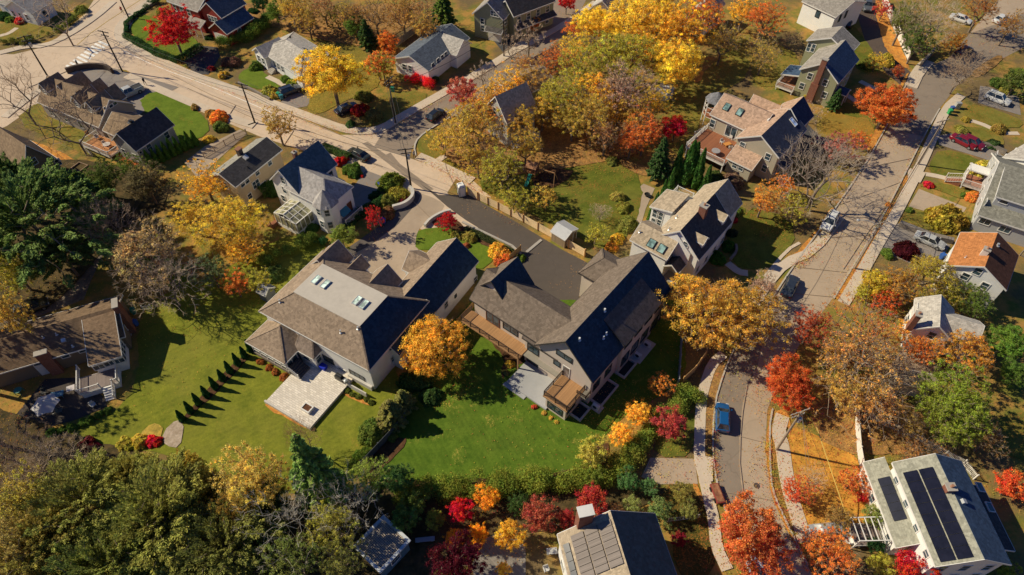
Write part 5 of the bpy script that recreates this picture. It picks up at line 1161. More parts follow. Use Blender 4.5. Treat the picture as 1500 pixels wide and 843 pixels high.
# brown house on the corner, with its garage
h = simple('brown_house', 'brown shingled house by the crosswalk with many dark-sided dormers and a deck', ('A2',445,510), ('A2',725,325), ('A2',8,290), 3.4, ('A2',522,298), W_TAUPE, SH_OLD)
h.r2 = h.r; L = h.A
for p in (('A2',500,360), ('A2',540,345), ('A2',570,325)): h.win('-y' , L['y0'], p, .7, .5, mz=1)
for p, w_, r_ in ((('A2',95,225), 2.4, 1.3), (('A2',330,340), 2.2, 1.2), (('A2',345,365), 2.4, 1.3)):
    pass
for yy, ll in ((2.6, 3.4), (6.2, 3.2), (15.0, 3.4)):
    h.dormer(Vector((h.r[0]+1.4, h.r[2]+yy, 0)), 5.6, 2.5, 4.2, 1.5, 'x', -1, SH_OLD, W_TANS, 3.8)
for yy in (3.4, 7.4, 12.4):
    h.dormer(Vector((h.r[1]+.1, h.r[2]+yy, 0)), 4.3, 3.4, 5.4, 2.3, 'x', 1, SH_OLD, W_TANS, 0.1)
h.autowin(['-x', '+x'], [1.6], 3.2, L=L); h.autowin(['+y'], [1.6], 3.2, L=L)
g = simple('garage_wing', None, ('A2',540,610), ('A2',730,695), ('A2',1030,490), 3.8, ('A2',580,555), W_GREYB, SH_DARK)
g.root.parent = None
for p in (('A2',835,665), ('A2',970,570)): g.win('+x', g.A['x1'], p, .9, 1.4)
g.win('+x', g.A['x1'], ('A2',768,703), .4, .4, mz=1); g.vent(g.right, ('A2',694,470), .25, .3, DARKMETAL)
g.gable([g.r[0]-4.6, g.r[0]+1.5, g.r[2]+1.6, g.r[3]-.6], 3.2, 2.0, 'x', .3, 0, W_TANS, SH_OLD, rname='link_roof', wname='link_wall')
g.autowin(['-y'], [1.6], 2.6, L=g.A)
for ch in list(g.root.children):      # one building: hand the wing's parts over to the house
    ch.parent = h.root; ch.matrix_parent_inverse = h.Mi @ g.M
bpy.data.objects.remove(g.root)
dk = h.rect([('A2',285,520), ('A2',420,480), ('A2',600,690), ('A2',440,700)], .9); dk = [dk[0], h.A['x0']-.02, dk[2], dk[2]+7.0]; h.deck(dk, .95, m_wood('deck_orange', (.62, .27, .10)), WHITE)
h.railing([(dk[1], dk[3]), (dk[0], dk[3]), (dk[0], dk[2]), (dk[1], dk[2])], .95)
# left edge: grey-brown gable house
h = simple('shaded_brown_house', 'grey-brown house at left edge, gable wall half in tree shade', ('A',112,790), ('A',262,706), ('A',-20,700), 5.0, ('A',150,640), W_BROWN, SH_OLD)
for p in (('A',150,712), ('A',205,755), ('A',255,716), ('A',245,812)): h.win('-y', h.A['y0'], p, .8, 1.1)
h.autowin(['-x', '+x'], [1.6, 4], 3, L=h.A)
# bottom left long low house
h = House('long_brown_house', 'long low brown-roofed house with brick chimneys and white back deck beside clipped ball shrubs', ('I2',35,540), ('I2',510,400), 3.1)
a = h.L(('I2',735,333), 3.1); rg = h.L(('I2',690,155), 5.1); h.P = h.gable([-3.0, a.x, 0, 2*rg.y], 3.1, 2.0, 'x', .35, 0, W_BROWN, m_shingle('shingle_umber', (.20, .135, .085))); h.A = h.last; Nr = h.P[0] if h.P[0].n.y < 0 else h.P[1]
e0, e1, e2 = h.L(('I2',530,505), 3.3), h.L(('I2',715,442), 3.3), h.L(('I2',485,260), 4.3)
h.gable([e0.x-.2, e1.x, min(e0.y, e1.y), rg.y-.6], 3.3, 1.7, 'x', .3, 0, W_WHITE, m_shingle('shingle_warm', (.27, .18, .11)), half='+', rname='addition_roof', wname='addition_wall'); B = h.last
for p in (('I2',583,513), ('I2',643,492), ('I2',700,476)): h.win('-y', B['y0'], p, 1.25, .8, mx=2, mz=1)
for i in range(4): h.win('+x', B['x1'], None, .7, 1.3, local=(B['y0']+.8+i*.95, 1.9))
for p in (('I2',225,500), ('I2',292,475), ('I2',383,447), ('I2',485,415)): h.win('-y', h.A['y0'], p, .9, .7, mz=1)
h.door('-y', h.A['y0'], ('I2',280,555), WHITE, 1, 2.1, 0); h.win('+x', h.A['x1'], ('I2',740,272), .7, 1.0); h.win('+x', h.A['x1'], ('I2',778,325), .7, .9)
q = h.hit(Plane((0, h.A['y0'], 0), (1,0,0), (0,0,1)), ('I2',400,540)); o = MB().box(q.x-1.5, q.x-.1, -.35, .34, 0, 4.6).build('chimney', BRICK, h.root); MB().box(q.x-1.6, q.x, -.42, .42, 4.6, 4.75).build('cap', CONC, o)
o = MB().box(h.A['x1']+.01, h.A['x1']+.7, rg.y-1.0, rg.y+.6, 0, 5.9).build('chimney', BRICK, h.root); MB().box(h.A['x1']-.05, h.A['x1']+.76, rg.y-1.1, rg.y+.7, 5.9, 6.05).build('cap', CONC, o)
for p in (('I2',255,343), ('I2',335,325), ('I2',430,395)): h.vent(Nr, p, .08, .3)
h.slab(Nr, ('I2',377,358), .5, .5, .35, FLASH, 'roof_vent')
d = h.rect([('I2',470,590), ('I2',520,660), ('I2',700,600)], 1.1); d[3] = B['y0']; h.deck(d, 1.1, m_wood('deck_grey', (.25, .19, .17)), WHITE); MB().box(d[0]+.1, d[1]-.1, d[2]+.02, d[3], 0, .95).build('deck_skirt', W_WHITE, h.root)
h.railing([(d[0], d[3]+1.5), (d[0], d[2]), (d[0]+2.6, d[2])], 1.1); h.railing([(d[1], d[3]), (d[1], d[2]), (d[1]-.6, d[2])], 1.1)
h.stairs((d[0]+d[1])/2+.9, d[2]-1.6, 0, 1.1, (0, 1), 1.2, WHITE); h.railing([(d[1]-.9, d[2]-1.6, 0), (d[1]-.6, d[2], 1.1)], 0, WHITE, .95)
h.autowin(['+y'], [1.6], 3, L=h.A); LBH = h
# small white house on the main road
h = House('small_white_house', 'small white house with grey roof behind the big yellow tree', ('B',78,215), ('B',262,335), 3.1)
r = h.rect([('B',78,215), ('B',262,335), ('B',330,195)], 3.1); r[1] += .5; h.hip(r, 3.1, 1.9, endinset=2, oh=.3, wall=W_WHITE, roof=SH_LT); L = h.last
h.gable([r[0]-.2, r[0]+4.2, r[2]-1.0, r[2]+4.5], 3.1, 1.5, 'y', .3, 0, W_WHITE, SH_LT, rname='front_roof', wname='front_wall'); L2 = h.last
for u in (1.2, 2.8): h.win('-y', L2['y0'], None, .8, 1.3, local=(r[0]+u, 1.7))
for u in (5.4, 6.8, 8.2): h.win('-y', L['y0'], None, .8, 1.3, local=(r[0]+u, 1.7))
h.autowin(['-x', '+x', '+y'], [1.7], 2.8, L=L); st = h.L(('B',165,325), 0); h.stairs(r[0]+5, L['y0']-1.5, 0, .8, (0, 1), 1.5, CONC, name='front_steps')
h.slab(h.hip.__defaults__ and Plane((0,0,3.1+1.0),(1,0,0),(0,1,.6)), ('B',225,165), .6, .4, .5, DARKMETAL, 'roof_vent')
# red house
h = House('red_house', 'dark red house with grey roof and blue-roofed garage behind the scarlet maple', ('A',735,5), ('A',870,52), 5.2)
r = h.rect([('A',735,5), ('A',872,52)], 5.2); r = [r[0], r[1], r[2], r[2]+9]; r[2] = min(r[2], r[3]-9)
P1, P2 = h.gable(r, 5.2, 2.6, 'x', .3, 0, W_RED, SH_GREY); L = h.last
for i in range(3): h.win('-y', L['y0'], None, .9, 1.4, local=(L['x0']+1.2+i*2.2, 3.9)); h.win('-y', L['y0'], None, .9, 1.4, local=(L['x0']+1.2+i*2.2, 1.5))
q = h.L(('A',945,66), 5.2); h.gable([r[1]-.2, q.x+2.4, q.y-.3, q.y+7], 5.2, 2.6, 'y', .3, 0, W_RED, SH_SLATE, rname='gable_roof', wname='gable_wall'); LG = h.last
for u in (-.9, 0, .9): h.win('-y', LG['y0'], None, .75, 1.2, local=((LG['x0']+LG['x1'])/2+u, 4.0))
g1 = h.rect([('A',925,120), ('A',1000,152), ('A',1116,78)], 3.0); h.gable(g1, 3.0, 1.9, 'y', .3, 0, W_RED, m_shingle('shingle_navy', (.06, .10, .17)), rname='garage_roof', wname='garage_wall'); LG = h.last
MB().box(LG['x0']+.5, LG['x1']-.5, LG['y0']-.06, LG['y0']+.01, 0, 2.2).build('garage_door', WHITE, h.root); h.win('+x', LG['x1'], ('A',1053,128), .9, 1.1); h.autowin(['+x', '-x'], [1.6, 4], 3, L=L)
h.gable([r[1]-3, r[1]+1.4, r[2]-1.8, r[2]+.1], 2.7, .8, 'x', .1, 0, None, SH_GREY, half='+', rname='porch_roof')
for u in (-2.8, -.8, 1.2): MB().box(r[1]+u-.07, r[1]+u+.07, r[2]-1.7, r[2]-1.55, 0, 2.6).build('porch_post', WHITE, h.root)
# white house in the top left corner
h = simple('corner_white_house', 'white gabled house in top left corner behind shaggy shrubs', ('A',15,30), ('A',138,62), ('A',225,5), 3.0, 2.2, W_WHITE, SH_LT)
h.gable([h.r[0]-4, h.r[0]+1, h.r[2]+1, h.r[3]], 2.9, 1.8, 'x', .3, 0, W_WHITE, SH_GREY, rname='side_roof', wname='side_wall')
for u in (1.4, 3.4, 5.4): h.win('-y', h.A['y0'], None, .8, 1.3, local=(h.A['x0']+u, 1.5))
h.autowin(['+x'], [1.5], 3, L=h.A)
# white house with slate roof and scarlet hedge
h = simple('white_cottage', 'long white cottage with blue-grey roof above the scarlet round hedge', ('B',678,258), ('B',817,308), ('B',1018,168), 3.2, ('B',740,248), W_WHITE, SH_SLATE)
for p in (('B',730,296), ('B',756,303)): h.win('-y', h.A['y0'], p, .9, 1.2)
for p in (('B',855,292), ('B',877,271), ('B',896,256), ('B',911,243)): h.win('+x', h.A['x1'], p, .8, 1.2)
q = h.hit(h.right, ('B',915,215)); h.gable([q.x-2.2, h.r[1]+1.5, q.y-.4, q.y+5.2], 3.2, 2.1, 'x', .3, 0, W_WHITE, SH_LT, rname='gable_roof', wname='gable_wall'); h.autowin(['-x', '+y'], [1.6], 3, L=h.A)
# sage green houses at the top
h = simple('sage_house', 'sage green house with white garage door and dark gable at top', ('C',-25,60), ('C',112,90), ('C',160,20), 5.4, ('C',60,10), W_SAGE, SH_GREY)
h.win('-y', h.A['y0'], ('C',75,62), 1.8, 1.1, mx=3); MB().box(h.A['x0']+3.2, h.A['x1']-.3, h.A['y0']-.07, h.A['y0']+.01, 0, 2.3).build('garage_door', WHITE, h.root)
h.win('-y', h.A['y0'], ('C',22,125), .8, 1.2); h.win('-y', h.A['y0'], ('C',20,95), .8, 1.2); h.gable([h.A['x0']+2.8, h.A['x1']+.2, h.A['y0']-1.1, h.A['y0']-.01], 2.6, .6, 'x', .1, 0, None, SH_DARK, half='+', rname='porch_roof')
h.autowin(['+x', '-x'], [1.5, 4], 3, L=h.A)
h = simple('long_sage_house', 'long olive green house with two rows of white windows at top', ('C',158,75), ('C',300,22), ('C',270,-40), 5.4, 2.4, W_SAGE, SH_DARK, axis='x')
for i in range(4): h.win('-y', h.A['y0'], None, .9, 1.3, local=(h.A['x0']+1.3+i*2.6, 4.1))
for i in (0, 2, 3): h.win('-y', h.A['y0'], None, .9, 1.3, local=(h.A['x0']+1.3+i*2.6, 1.5))
h.door('-y', h.A['y0'], ('C',225,62), DOORB, 1, 2.1, 0); h.autowin(['-x', '+x'], [1.5, 4], 3, L=h.A)
h.gable([h.A['x0'], h.A['x1'], h.A['y0']-1.4, h.A['y0']-.01], 2.8, .6, 'x', .1, 0, None, SH_DARK, half='+', rname='porch_roof')
# grey house hidden in trees
h = simple('grey_clapboard_house', 'pale grey house with curved white porch half hidden by golden trees', ('C',30,470), ('C',128,545), ('C',262,480), 5.6, ('C',75,425), W_GREYB, m_shingle('shingle_bright_brown', (.55, .40, .28)))  # roof brown brightened to make up for the shade on its visible slope
h.win('-y', h.A['y0'], ('C',75,490), .8, 1.4); h.win('-y', h.A['y0'], ('C',108,560), .8, 1.3)
for p in (('C',188,540), ('C',235,510), ('C',212,590)): h.win('+x', h.A['x1'], p, 1.1, 1.4)
MB().box(h.A['x1']+.01, h.A['x1']+1.6, h.A['y0']+.5, h.A['y1'], 0, .5).build('porch_floor', WHITE, h.root); h.railing([(h.A['x1']+1.5, h.A['y0']+.5), (h.A['x1']+1.5, h.A['y1'])], .5)
q = h.rect([('C',165,322), ('C',295,382), ('C',240,290)], 5.0); h.gable([q[0], q[1], h.r[3]-1, q[3]], 5.0, 1.5, 'y', .3, 0, W_GREYB, SH_OLD, rname='rear_roof', wname='rear_wall'); h.autowin(['-x'], [1.6, 4.2], 2.6, L=h.A)
h = simple('pink_roofed_garage', 'small garage with faded pinkish roof between street and golden trees', ('C',205,280), ('C',240,300), ('C',335,215), 2.8, 1.3, W_PALE, SH_PINK)
h = simple('pale_roofed_house', 'pale roofed house at top edge behind the yellow trees', ('C',500,30), ('C',590,50), ('C',600,-20), 4.5, 1.8, W_WHITE, SH_LT); h.autowin(['-y', '+x'], [1.6], 2.6, L=h.A)
h = simple('white_garage', 'white gabled house seen between yellow crowns at top', ('C',930,50), ('C',1010,80), ('C',1040,0), 4.5, 2, W_WHITE, SH_LT); h.autowin(['-y', '+x'], [1.6, 3.6], 2.6, L=h.A)
# white house at the top, beside the brown drive
h = House('top_white_house', 'white house with broad grey low roof at top edge beside pickup', ('E2',288,10), ('E2',552,135), 5.0)
r = h.rect([('E2',288,10), ('E2',552,135), ('E2',703,40)], 5.0); r[3] = r[2]+11; h.gable(r, 5.0, 1.9, 'x', .3, 0, W_WHITE, SH_GREY); L = h.last
h.win('-y', L['y0'], ('E2',412,108), .9, 1.5, frame=DARKMETAL, mz=1)
for p in (('E2',580,142), ('E2',627,112)): h.win('+x', L['x1'], p, .6, 1.5, frame=DARKMETAL, mz=1)
h.autowin(['-x'], [1.6], 3, L=L)
# green house with tall brick chimney
h = simple('green_house', 'sage and teal gabled house with tall brick chimney beside the round orange tree', ('E2',270,535), ('E2',570,645), ('E2',715,455), 5.6, ('E2',465,488), W_SAGE, SH_GREY)
A0 = h.A
h.right_s = h.slab(h.right, h.right.o+h.right.u*((h.r[3]-h.r[2])/2)+h.right.v*(math.hypot((h.r[1]-h.r[0])/2, h.zr-5.6)/2), h.r[3]-h.r[2], math.hypot((h.r[1]-h.r[0])/2, h.zr-5.6), .03, m_shingle('shingle_navy', (.06, .10, .17)), 'shade_painted_slope')  # navy overlay paints the shade of the right slope
for p in (('E2',350,590), ('E2',287,665), ('E2',467,640), ('E2',460,735)): h.win('-y', A0['y0'], p, .85, 1.25)
q = h.hit(Plane((0, A0['y0'], 0), (1,0,0), (0,0,1)), ('E2',395,640)); xm = (h.r[0]+h.r[1])/2
o = MB().box(xm-.75, xm+.65, A0['y0']-.75, A0['y0']-.01, 0, 4.0).box(xm-.5, xm+.5, A0['y0']-.6, A0['y0']-.01, 4.0, h.zr+.7).build('chimney', BRICK, h.root); MB().box(xm-.6, xm+.6, A0['y0']-.7, A0['y0']+.1, h.zr+.7, h.zr+.85).build('cap', CONC, o)
rr = h.rect([('E2',325,312), ('E2',675,405), ('E2',710,350)], 6.4); h.gable([rr[0], rr[1], rr[2], rr[2]+5.5], 6.4, ('E2',500,292), 'y', .3, 0, W_SAGE, SH_GREY, rname='rear_roof', wname='rear_wall'); LR = h.last
for p in (('E2',344,368), ('E2',373,372)): h.win('-y', LR['y0'], p, .75, 1.6)
h.autowin(['+x'], [1.6, 4.2], 3, L=A0); h.autowin(['-x', '+y'], [1.6, 4.4], 2.6, L=LR)
pr = h.rect([('E2',150,585), ('E2',262,640), ('E2',200,490)], 2.9); h.gable([A0['x0']-3.6, A0['x0'], A0['y0']+.8, A0['y0']+5.0], 2.7, 1.0, 'y', .1, 0, None, m_shingle('shingle_navy', (.06, .10, .17)), half='+', rname='porch_roof')
h.deck([A0['x0']-3.5, A0['x0']-.01, A0['y0']-.6, A0['y0']+4.8], .9, DECKR, WHITE); h.railing([(A0['x0'], A0['y0']-.6), (A0['x0']-3.5, A0['y0']-.6), (A0['x0']-3.5, A0['y0']+4.8)], .9)
for u in (A0['y0']+.9, A0['y0']+4.8): MB().box(A0['x0']-3.5, A0['x0']-3.36, u, u+.14, .9, 2.7).build('porch_post', WHITE, h.root)
h.gable([A0['x1'], A0['x1']+2.2, A0['y0']+1.4, A0['y0']+4.0], 2.8, .7, 'x', .1, 0, None, m_shingle('shingle_navy', (.06, .10, .17)), rname='porch_roof')
for u in (A0['y0']+1.5, A0['y0']+3.8): MB().box(A0['x1']+1.95, A0['x1']+2.1, u, u+.14, 0, 2.7).build('porch_post', WHITE, h.root)
# tan house with red deck and gazebo tower
h = simple('tan_house', 'rambling tan house with rosy roofs, two skylights and a red-floored back deck', ('D2',410,485), ('D2',745,640), ('D2',935,410), 5.6, ('D2',622,468), W_TANS, SH_PINK)
A0 = h.A; hl = math.hypot((h.r[1]-h.r[0])/2, h.zr-5.6); h.slab(h.right, h.right.o+h.right.u*((h.r[3]-h.r[2])/2)+h.right.v*hl/2, h.r[3]-h.r[2], hl, .03, m_shingle('shingle_ink', (.05, .06, .10)), 'shade_painted_slope')  # ink overlay: shade of the right slope put into its colour
for p in (('D2',460,545), ('D2',657,632), ('D2',630,722)): h.win('-y', A0['y0'], p, .85, 1.25)
h.slab(h.right, ('D2',852,365), .8, 1.5, .14, m_glass('skylight_blue', (.3, .38, .5), .1), 'skylight', WHITE); h.vent(h.left, ('D2',545,367), .08, .3); h.slab(h.left, ('D2',665,352), .7, .3, .25, WHITE, 'roof_vent')
wz = 5.4; q = h.rect([('D2',210,303), ('D2',458,415)], wz); rgy = h.L(('D2',300,130), wz+2.4).y; W1, W2 = h.gable([q[0], h.r[0]+2.5, q[2], 2*rgy-q[2]], wz, 2.4, 'x', .3, 0, W_TANS, SH_PINK, rname='wing_roof', wname='wing_wall'); LW = h.last
Nw = W1 if W1.n.y < 0 else W2
for p in (('D2',340,250), ('D2',440,290)): h.slab(Nw, p, .9, 1.3, .2, SKY_GL, 'skylight', DARKMETAL)
h.win('-y', LW['y0'], ('D2',230,375), .9, 1.5); h.win('-y', LW['y0'], ('D2',372,440), 2.0, 2.1, mx=2, mz=1, name='sliding_door'); h.win('-y', LW['y0'], ('D2',260,478), .9, 1.1)
ra = h.rect([('D2',540,218), ('D2',905,262)], 5.4); h.gable([h.r[0]+1.5, h.r[1]-.8, h.r[3]-.6, h.r[3]+4.2], 5.8, 2.7, 'y', .3, 0, W_TANS, SH_PINK, rname='rear_roof', wname='rear_wall'); LR = h.last
h.slab(sorted((Plane((h.r[1]-.8, h.r[3]-.6, 5.8), (0,1,0), (-(h.r[1]-.8-h.r[0]-1.5)/2, 0, 2.7)),), key=str)[0], Vector((h.r[1]-.8-(h.r[1]-.8-h.r[0]-1.5)/4, h.r[3]+1.8, 5.8+1.35)), 4.8, math.hypot((h.r[1]-.8-h.r[0]-1.5)/2, 2.7), .03, m_shingle('shingle_ink', (.05, .06, .10)), 'shade_painted_slope')  # rear right slope darkened the same way, as painted shade
h.gable([LW['x0']+3.2, h.r[0]+2, LW['y1']-.4, LW['y1']+3.2], 4.8, 1.8, 'x', .3, 0, W_TANS, SH_PINK, rname='side_roof', wname='side_wall')
fr = h.rect([('D2',335,640), ('D2',530,730)], 3.0); h.gable([fr[0], fr[1]+.2, fr[2], A0['y0']], 3.0, 1.2, 'x', .3, 0, W_TANS, SH_PINK, half='+', rname='lower_roof', wname='lower_wall'); LF = h.last
for p in (('D2',403,698), ('D2',450,718)): h.win('-y', LF['y0'], p, .8, 1.1)
dz = 2.2; d = [LW['x0']-.2, h.r[0]+.2, LF['y0']+.2, LW['y0']-.02]; d[2] = h.L(('D2',200,640), dz).y; h.deck([d[0], LF['x0']-.02, d[2], d[3]], dz, DECKR, WHITE); d[1] = LF['x0']-.02
h.railing([(d[0], d[3]), (d[0], d[2]), (d[1], d[2])], dz)
h.railing([(d[0]-1.6, d[3]-1.2, .3), (d[0]-.1, d[3]-1.2, dz)], 0); h.autowin(['+x'], [1.6, 4.2], 3, L=A0); h.autowin(['-x'], [1.6, 4], 3, L=LW)
h.gable([A0['x1'], A0['x1']+1.6, A0['y0']+1, A0['y0']+4], 2.9, .6, 'y', .1, 0, None, m_shingle('shingle_ink', (.05, .06, .10)), half='-', rname='porch_roof')
for u in (A0['y0']+1.1, A0['y0']+3.8): MB().box(A0['x1']+1.4, A0['x1']+1.52, u, u+.12, 0, 2.8).build('porch_post', WHITE, h.root)
TANH = h; TAND = d; TANZ = dz
gz = h.L(('D2',262,118), 5.6); gm = MB(); cx, cy = LW['x0']-1.9, LW['y1']-2.2; RG = 1.9
oc = [(cx+RG*math.cos(R(22.5+45*i)), cy+RG*math.sin(R(22.5+45*i))) for i in range(8)]
for i in range(8):
    a, b = oc[i], oc[(i+1) % 8]; gm.bar((*a, 0), (*a, 5.0), .14)
    for zz in (1.9, 2.9, 3.9, 5.0): gm.bar((*a, zz), (*b, zz), .09, .07)
gm.build('gazebo_frame', WHITE, h.root); MB().solid([(x+(x-cx)*.12, y+(y-cy)*.12, 5.02) for x, y in oc]+[(cx, cy, 6.6)], [(i, (i+1) % 8, 8) for i in range(8)]+[tuple(range(8))[::-1]]).build('gazebo_roof', m_shingle('shingle_zinc', (.2, .2, .22)), h.root)
MB().solid([(x, y, 1.9) for x, y in oc]+[(x, y, 2.0) for x, y in oc], [tuple(range(8))[::-1], tuple(range(8, 16))]+[(i, (i+1) % 8, 8+(i+1) % 8, 8+i) for i in range(8)]).build('gazebo_floor', DECKR, h.root)
# white and grey house at right edge
h = House('right_edge_house', 'large white house with grey-green roof and dormer band at right edge', ('H',1000,345), ('H',1190,408), 3.3)
rg = h.L(('H',1095,112), 7.6); rr = [0, 15.5, 0, 2*rg.y]; P1, P2 = h.gable(rr, 3.3, 4.3, 'x', .35, 0, m_siding('siding_bluegrey', (.5, .5, .5)), m_shingle('shingle_greygreen', (.25, .24, .20))); L = h.last
for p in (('H',1033,375), ('H',1120,410)): h.win('-y', L['y0'], p, 1.5, 1.1, mx=2, mz=1)
h.gable([1.0, 14.5, 2.0, rg.y-.2], 6.1, 1.3, 'x', .25, 4.0, m_siding('siding_bluegrey', (.5, .5, .5)), m_shingle('shingle_greygreen', (.25, .24, .20)), half='+', rname='dormer_roof', wname='dormer'); LD = h.last
for u in (1.2, 5.6, 10): h.win('-y', LD['y0'], None, 1.1, .7, local=(LD['x0']+u, 5.45), mz=1)
h.autowin(['-x'], [1.6, 4.2], 3, L=L)
fz = 1.0; py = rg.y+1.0; h.deck([-2.6, L['x0']-.01, py, py+3.4], fz, m_wood('porch_red', (.42, .17, .10)), WHITE); h.railing([(-2.6, py+3.4), (-2.6, py+.2)], fz); h.railing([(-2.6, py), (L['x0'], py)], fz)
h.gable([-2.7, L['x0'], py+1.6, py+3.5], 3.1, .6, 'x', .05, 0, None, WHITE, rname='porch_roof')
for u in (py+1.7, py+3.4): MB().lathe((-2.5, u, fz), [(.14, 0), (.12, 2.2)], 10).build('porch_column', WHITE, h.root)
for i in range(4): h.stairs(-5.0, py+1.1, 0, fz, (1, 0), 1.3, m_wood('porch_red', (.42, .17, .10)), 6, 'steps', .38) if i == 0 else None
for u in (py+.4, py+1.8): h.railing([(-5.0, u, .1), (-2.7, u, fz)], 0, WHITE, .9, step=.35)
h = House('white_column_house', 'white house cut by right edge with bright walls above the maroon car', ('R2',960,300), ('R2',1100,380), 4.6)
h.gable([-.3, 8.5, -.2, 9.5], 4.6, 2.2, 'y', .3, 0, W_WHITE, SH_LT); L = h.last; h.autowin(['-x', '-y'], [1.6, 3.7], 2.4, L=L)
for u in (1.5, 4.5, 7.5): MB().lathe((L['x0']-.5, L['y0']+u, 0), [(.2, 0), (.16, 4.3)], 10).build('column', WHITE, h.root)
# orange roofed house
h = simple('orange_roofed_house', 'white gabled house with orange shingles on one slope and shade-darkened brown on the other', ('H',862,568), ('H',1110,672), ('H',1180,525), 5.4, ('H',1020,575), W_WHITE, SH_ORANGE)
hl = math.hypot((h.r[1]-h.r[0])/2, h.zr-5.4); h.slab(h.right, h.right.o+h.right.u*((h.r[3]-h.r[2])/2)+h.right.v*hl/2, h.r[3]-h.r[2], hl, .03, m_shingle('shingle_shade_chestnut', (.13, .06, .04)), 'shade_painted_slope')  # brown overlay darkens the orange roof where its far-from-sun slope is shaded
for p in (('H',1000,596), ('H',1030,660), ('H',945,618), ('H',960,690)): h.win('-y', h.A['y0'], p, .9, 1.2)
h.chimney(('H',1045,495), h.zr+.8, .8, .7, h.zr-1.3, m_plain('whitewashed', (.7, .66, .6)), pot=True); h.vent(h.right, ('H',1086,482), .14, .35); h.vent(h.left, ('H',945,535), .06, .3); h.autowin(['+x', '-x', '+y'], [1.6, 4.2], 2.8, L=h.A)
# grey roofed house among the trees
h = House('grey_roofed_house', 'white house with pale grey roofs and brick chimney deep in autumn trees', ('M',590,310), ('M',790,372), 4.4)
r = h.rect([('M',590,310), ('M',790,372)], 4.4); r = [r[0], r[1]+.5, 0, max(5.5, h.L(('M',740,180), 4.4).y)]; h.gable(r, 4.4, 2.0, 'y', .3, 0, W_WHITE, SH_LT); L = h.last
h.gable([r[0]+2.5, r[1]+3.2, 1.2, r[3]-.6], 4.3, 1.4, 'x', .3, 0, W_WHITE, SH_LT, rname='side_roof', wname='side_wall'); h.chimney(('M',628,225), 7.2, .7, .9, 4, BRICK)
h.autowin(['-y', '-x'], [1.6, 4], 2.6, L=L)
h = simple('shingled_garage', 'pale low garage roof glimpsed between sparse orange tree and green tree', ('M',500,600), ('M',690,640), ('M',700,560), 2.8, 1.2, W_PALE, m_shingle('shingle_sand', (.44, .36, .27)), axis='x')
# solar house lower right
h = simple('solar_house', 'white house with long black solar array and brick chimney, bottom right corner', ('R',815,805), ('R',1150,797), ('R',655,345), 6.0, ('R',1030,772), W_WHITE, m_shingle('shingle_pale_green', (.35, .34, .27)))
A0 = h.A; hl = math.hypot((h.r[1]-h.r[0])/2, h.zr-6.0); h.slab(h.right, h.right.o+h.right.u*((h.r[3]-h.r[2])/2)+h.right.v*hl/2, h.r[3]-h.r[2], hl, .03, m_shingle('shingle_navy', (.06, .10, .17)), 'shade_painted_slope')  # right slope overlaid in navy to paint its shade
h.panels(h.left, ('R',830,785), ('R',808,362), 8, 2, SOLAR) if 0 else None
Lp = h.left; a, b = h.hit(Lp, ('R',835,786)), h.hit(Lp, ('R',985,768)); c = h.hit(Lp, ('R',678,390)); 
u0, u1 = sorted(((a-Lp.o).dot(Lp.u), (c-Lp.o).dot(Lp.u))); v0, v1 = sorted(((a-Lp.o).dot(Lp.v), (b-Lp.o).dot(Lp.v)))
nu, nv = 8, 2; du, dv = (u1-u0)/nu, (v1-v0-.12)/nv
for i in range(nu):
    for j in range(nv):
        c_ = Lp.o+Lp.u*(u0+du*(i+.5))+Lp.v*(v0+dv*(j+.5)+.12*j)
        MB().obox(c_+Lp.n*.12, Lp.u*(du/2-.02), Lp.v*(dv/2-.02), Lp.n*.03).build('solar_panel', SOLAR, h.root)
h.chimney(('R',885,452), h.zr+.5, .9, .8, h.zr-1.3, BRICK); h.slab(h.right, ('R',932,520), .5, .5, .35, FLASH, 'roof_vent')
h.autowin(['-y'], [1.6, 4.4], 2.2, L=A0); h.autowin(['-x'], [4.8], 2.4, .7, .9, L=A0)
le = h.rect([('R',508,345), ('R',640,722)], 3.2); h.gable([le[0], A0['x0']-.01, le[2], le[3]], 3.2, 1.3, 'y', .3, 0, W_WHITE, m_shingle('shingle_pale_green', (.35, .34, .27)), half='+', rname='lean_to_roof', wname='lean_to_wall'); LE = h.last
Lq = Plane((le[0], le[2], 3.2), (0, 1, 0), (A0['x0']-le[0], 0, 1.3)); a, b = h.hit(Lq, ('R',632,606)), h.hit(Lq, ('R',562,418)); b2 = h.hit(Lq, ('R',690,598))
u0, u1 = sorted(((a-Lq.o).dot(Lq.u), (b-Lq.o).dot(Lq.u))); v0, v1 = sorted(((a-Lq.o).dot(Lq.v), (b2-Lq.o).dot(Lq.v)))
for i in range(5):
    c_ = Lq.o+Lq.u*(u0+(u1-u0)*(i+.5)/5)+Lq.v*(v0+v1)/2; MB().obox(c_+Lq.n*.12, Lq.u*((u1-u0)/10-.02), Lq.v*((v1-v0)/2), Lq.n*.03).build('solar_panel', SOLAR, h.root)
h.autowin(['-x'], [1.7], 1.9, .8, 1.2, L=LE)
ri = [h.r[1]-.5, h.r[1]+3.0, h.r[2]+2.2, h.r[3]-2.0]; h.gable(ri, 3.4, 1.3, 'y', .3, 0, W_GREYB, SH_DARK, half='-', rname='side_roof', wname='side_wall')
Rq = Plane((ri[1], ri[2], 3.4), (0, 1, 0), (ri[0]-ri[1], 0, 1.3))
for p in (('R',1008,455), ('R',1052,543)): h.slab(Rq, p, 1.0, .8, .12, GLASS, 'skylight', WHITE)
sp = [le[0]-3.4, le[0]+.2, le[2]+1.0, le[2]+3.6]; h.stairs(sp[0]-.6, (sp[2]+sp[3])/2, 0, 1.0, (1, 0), 1.6, WHITE); f = MB()
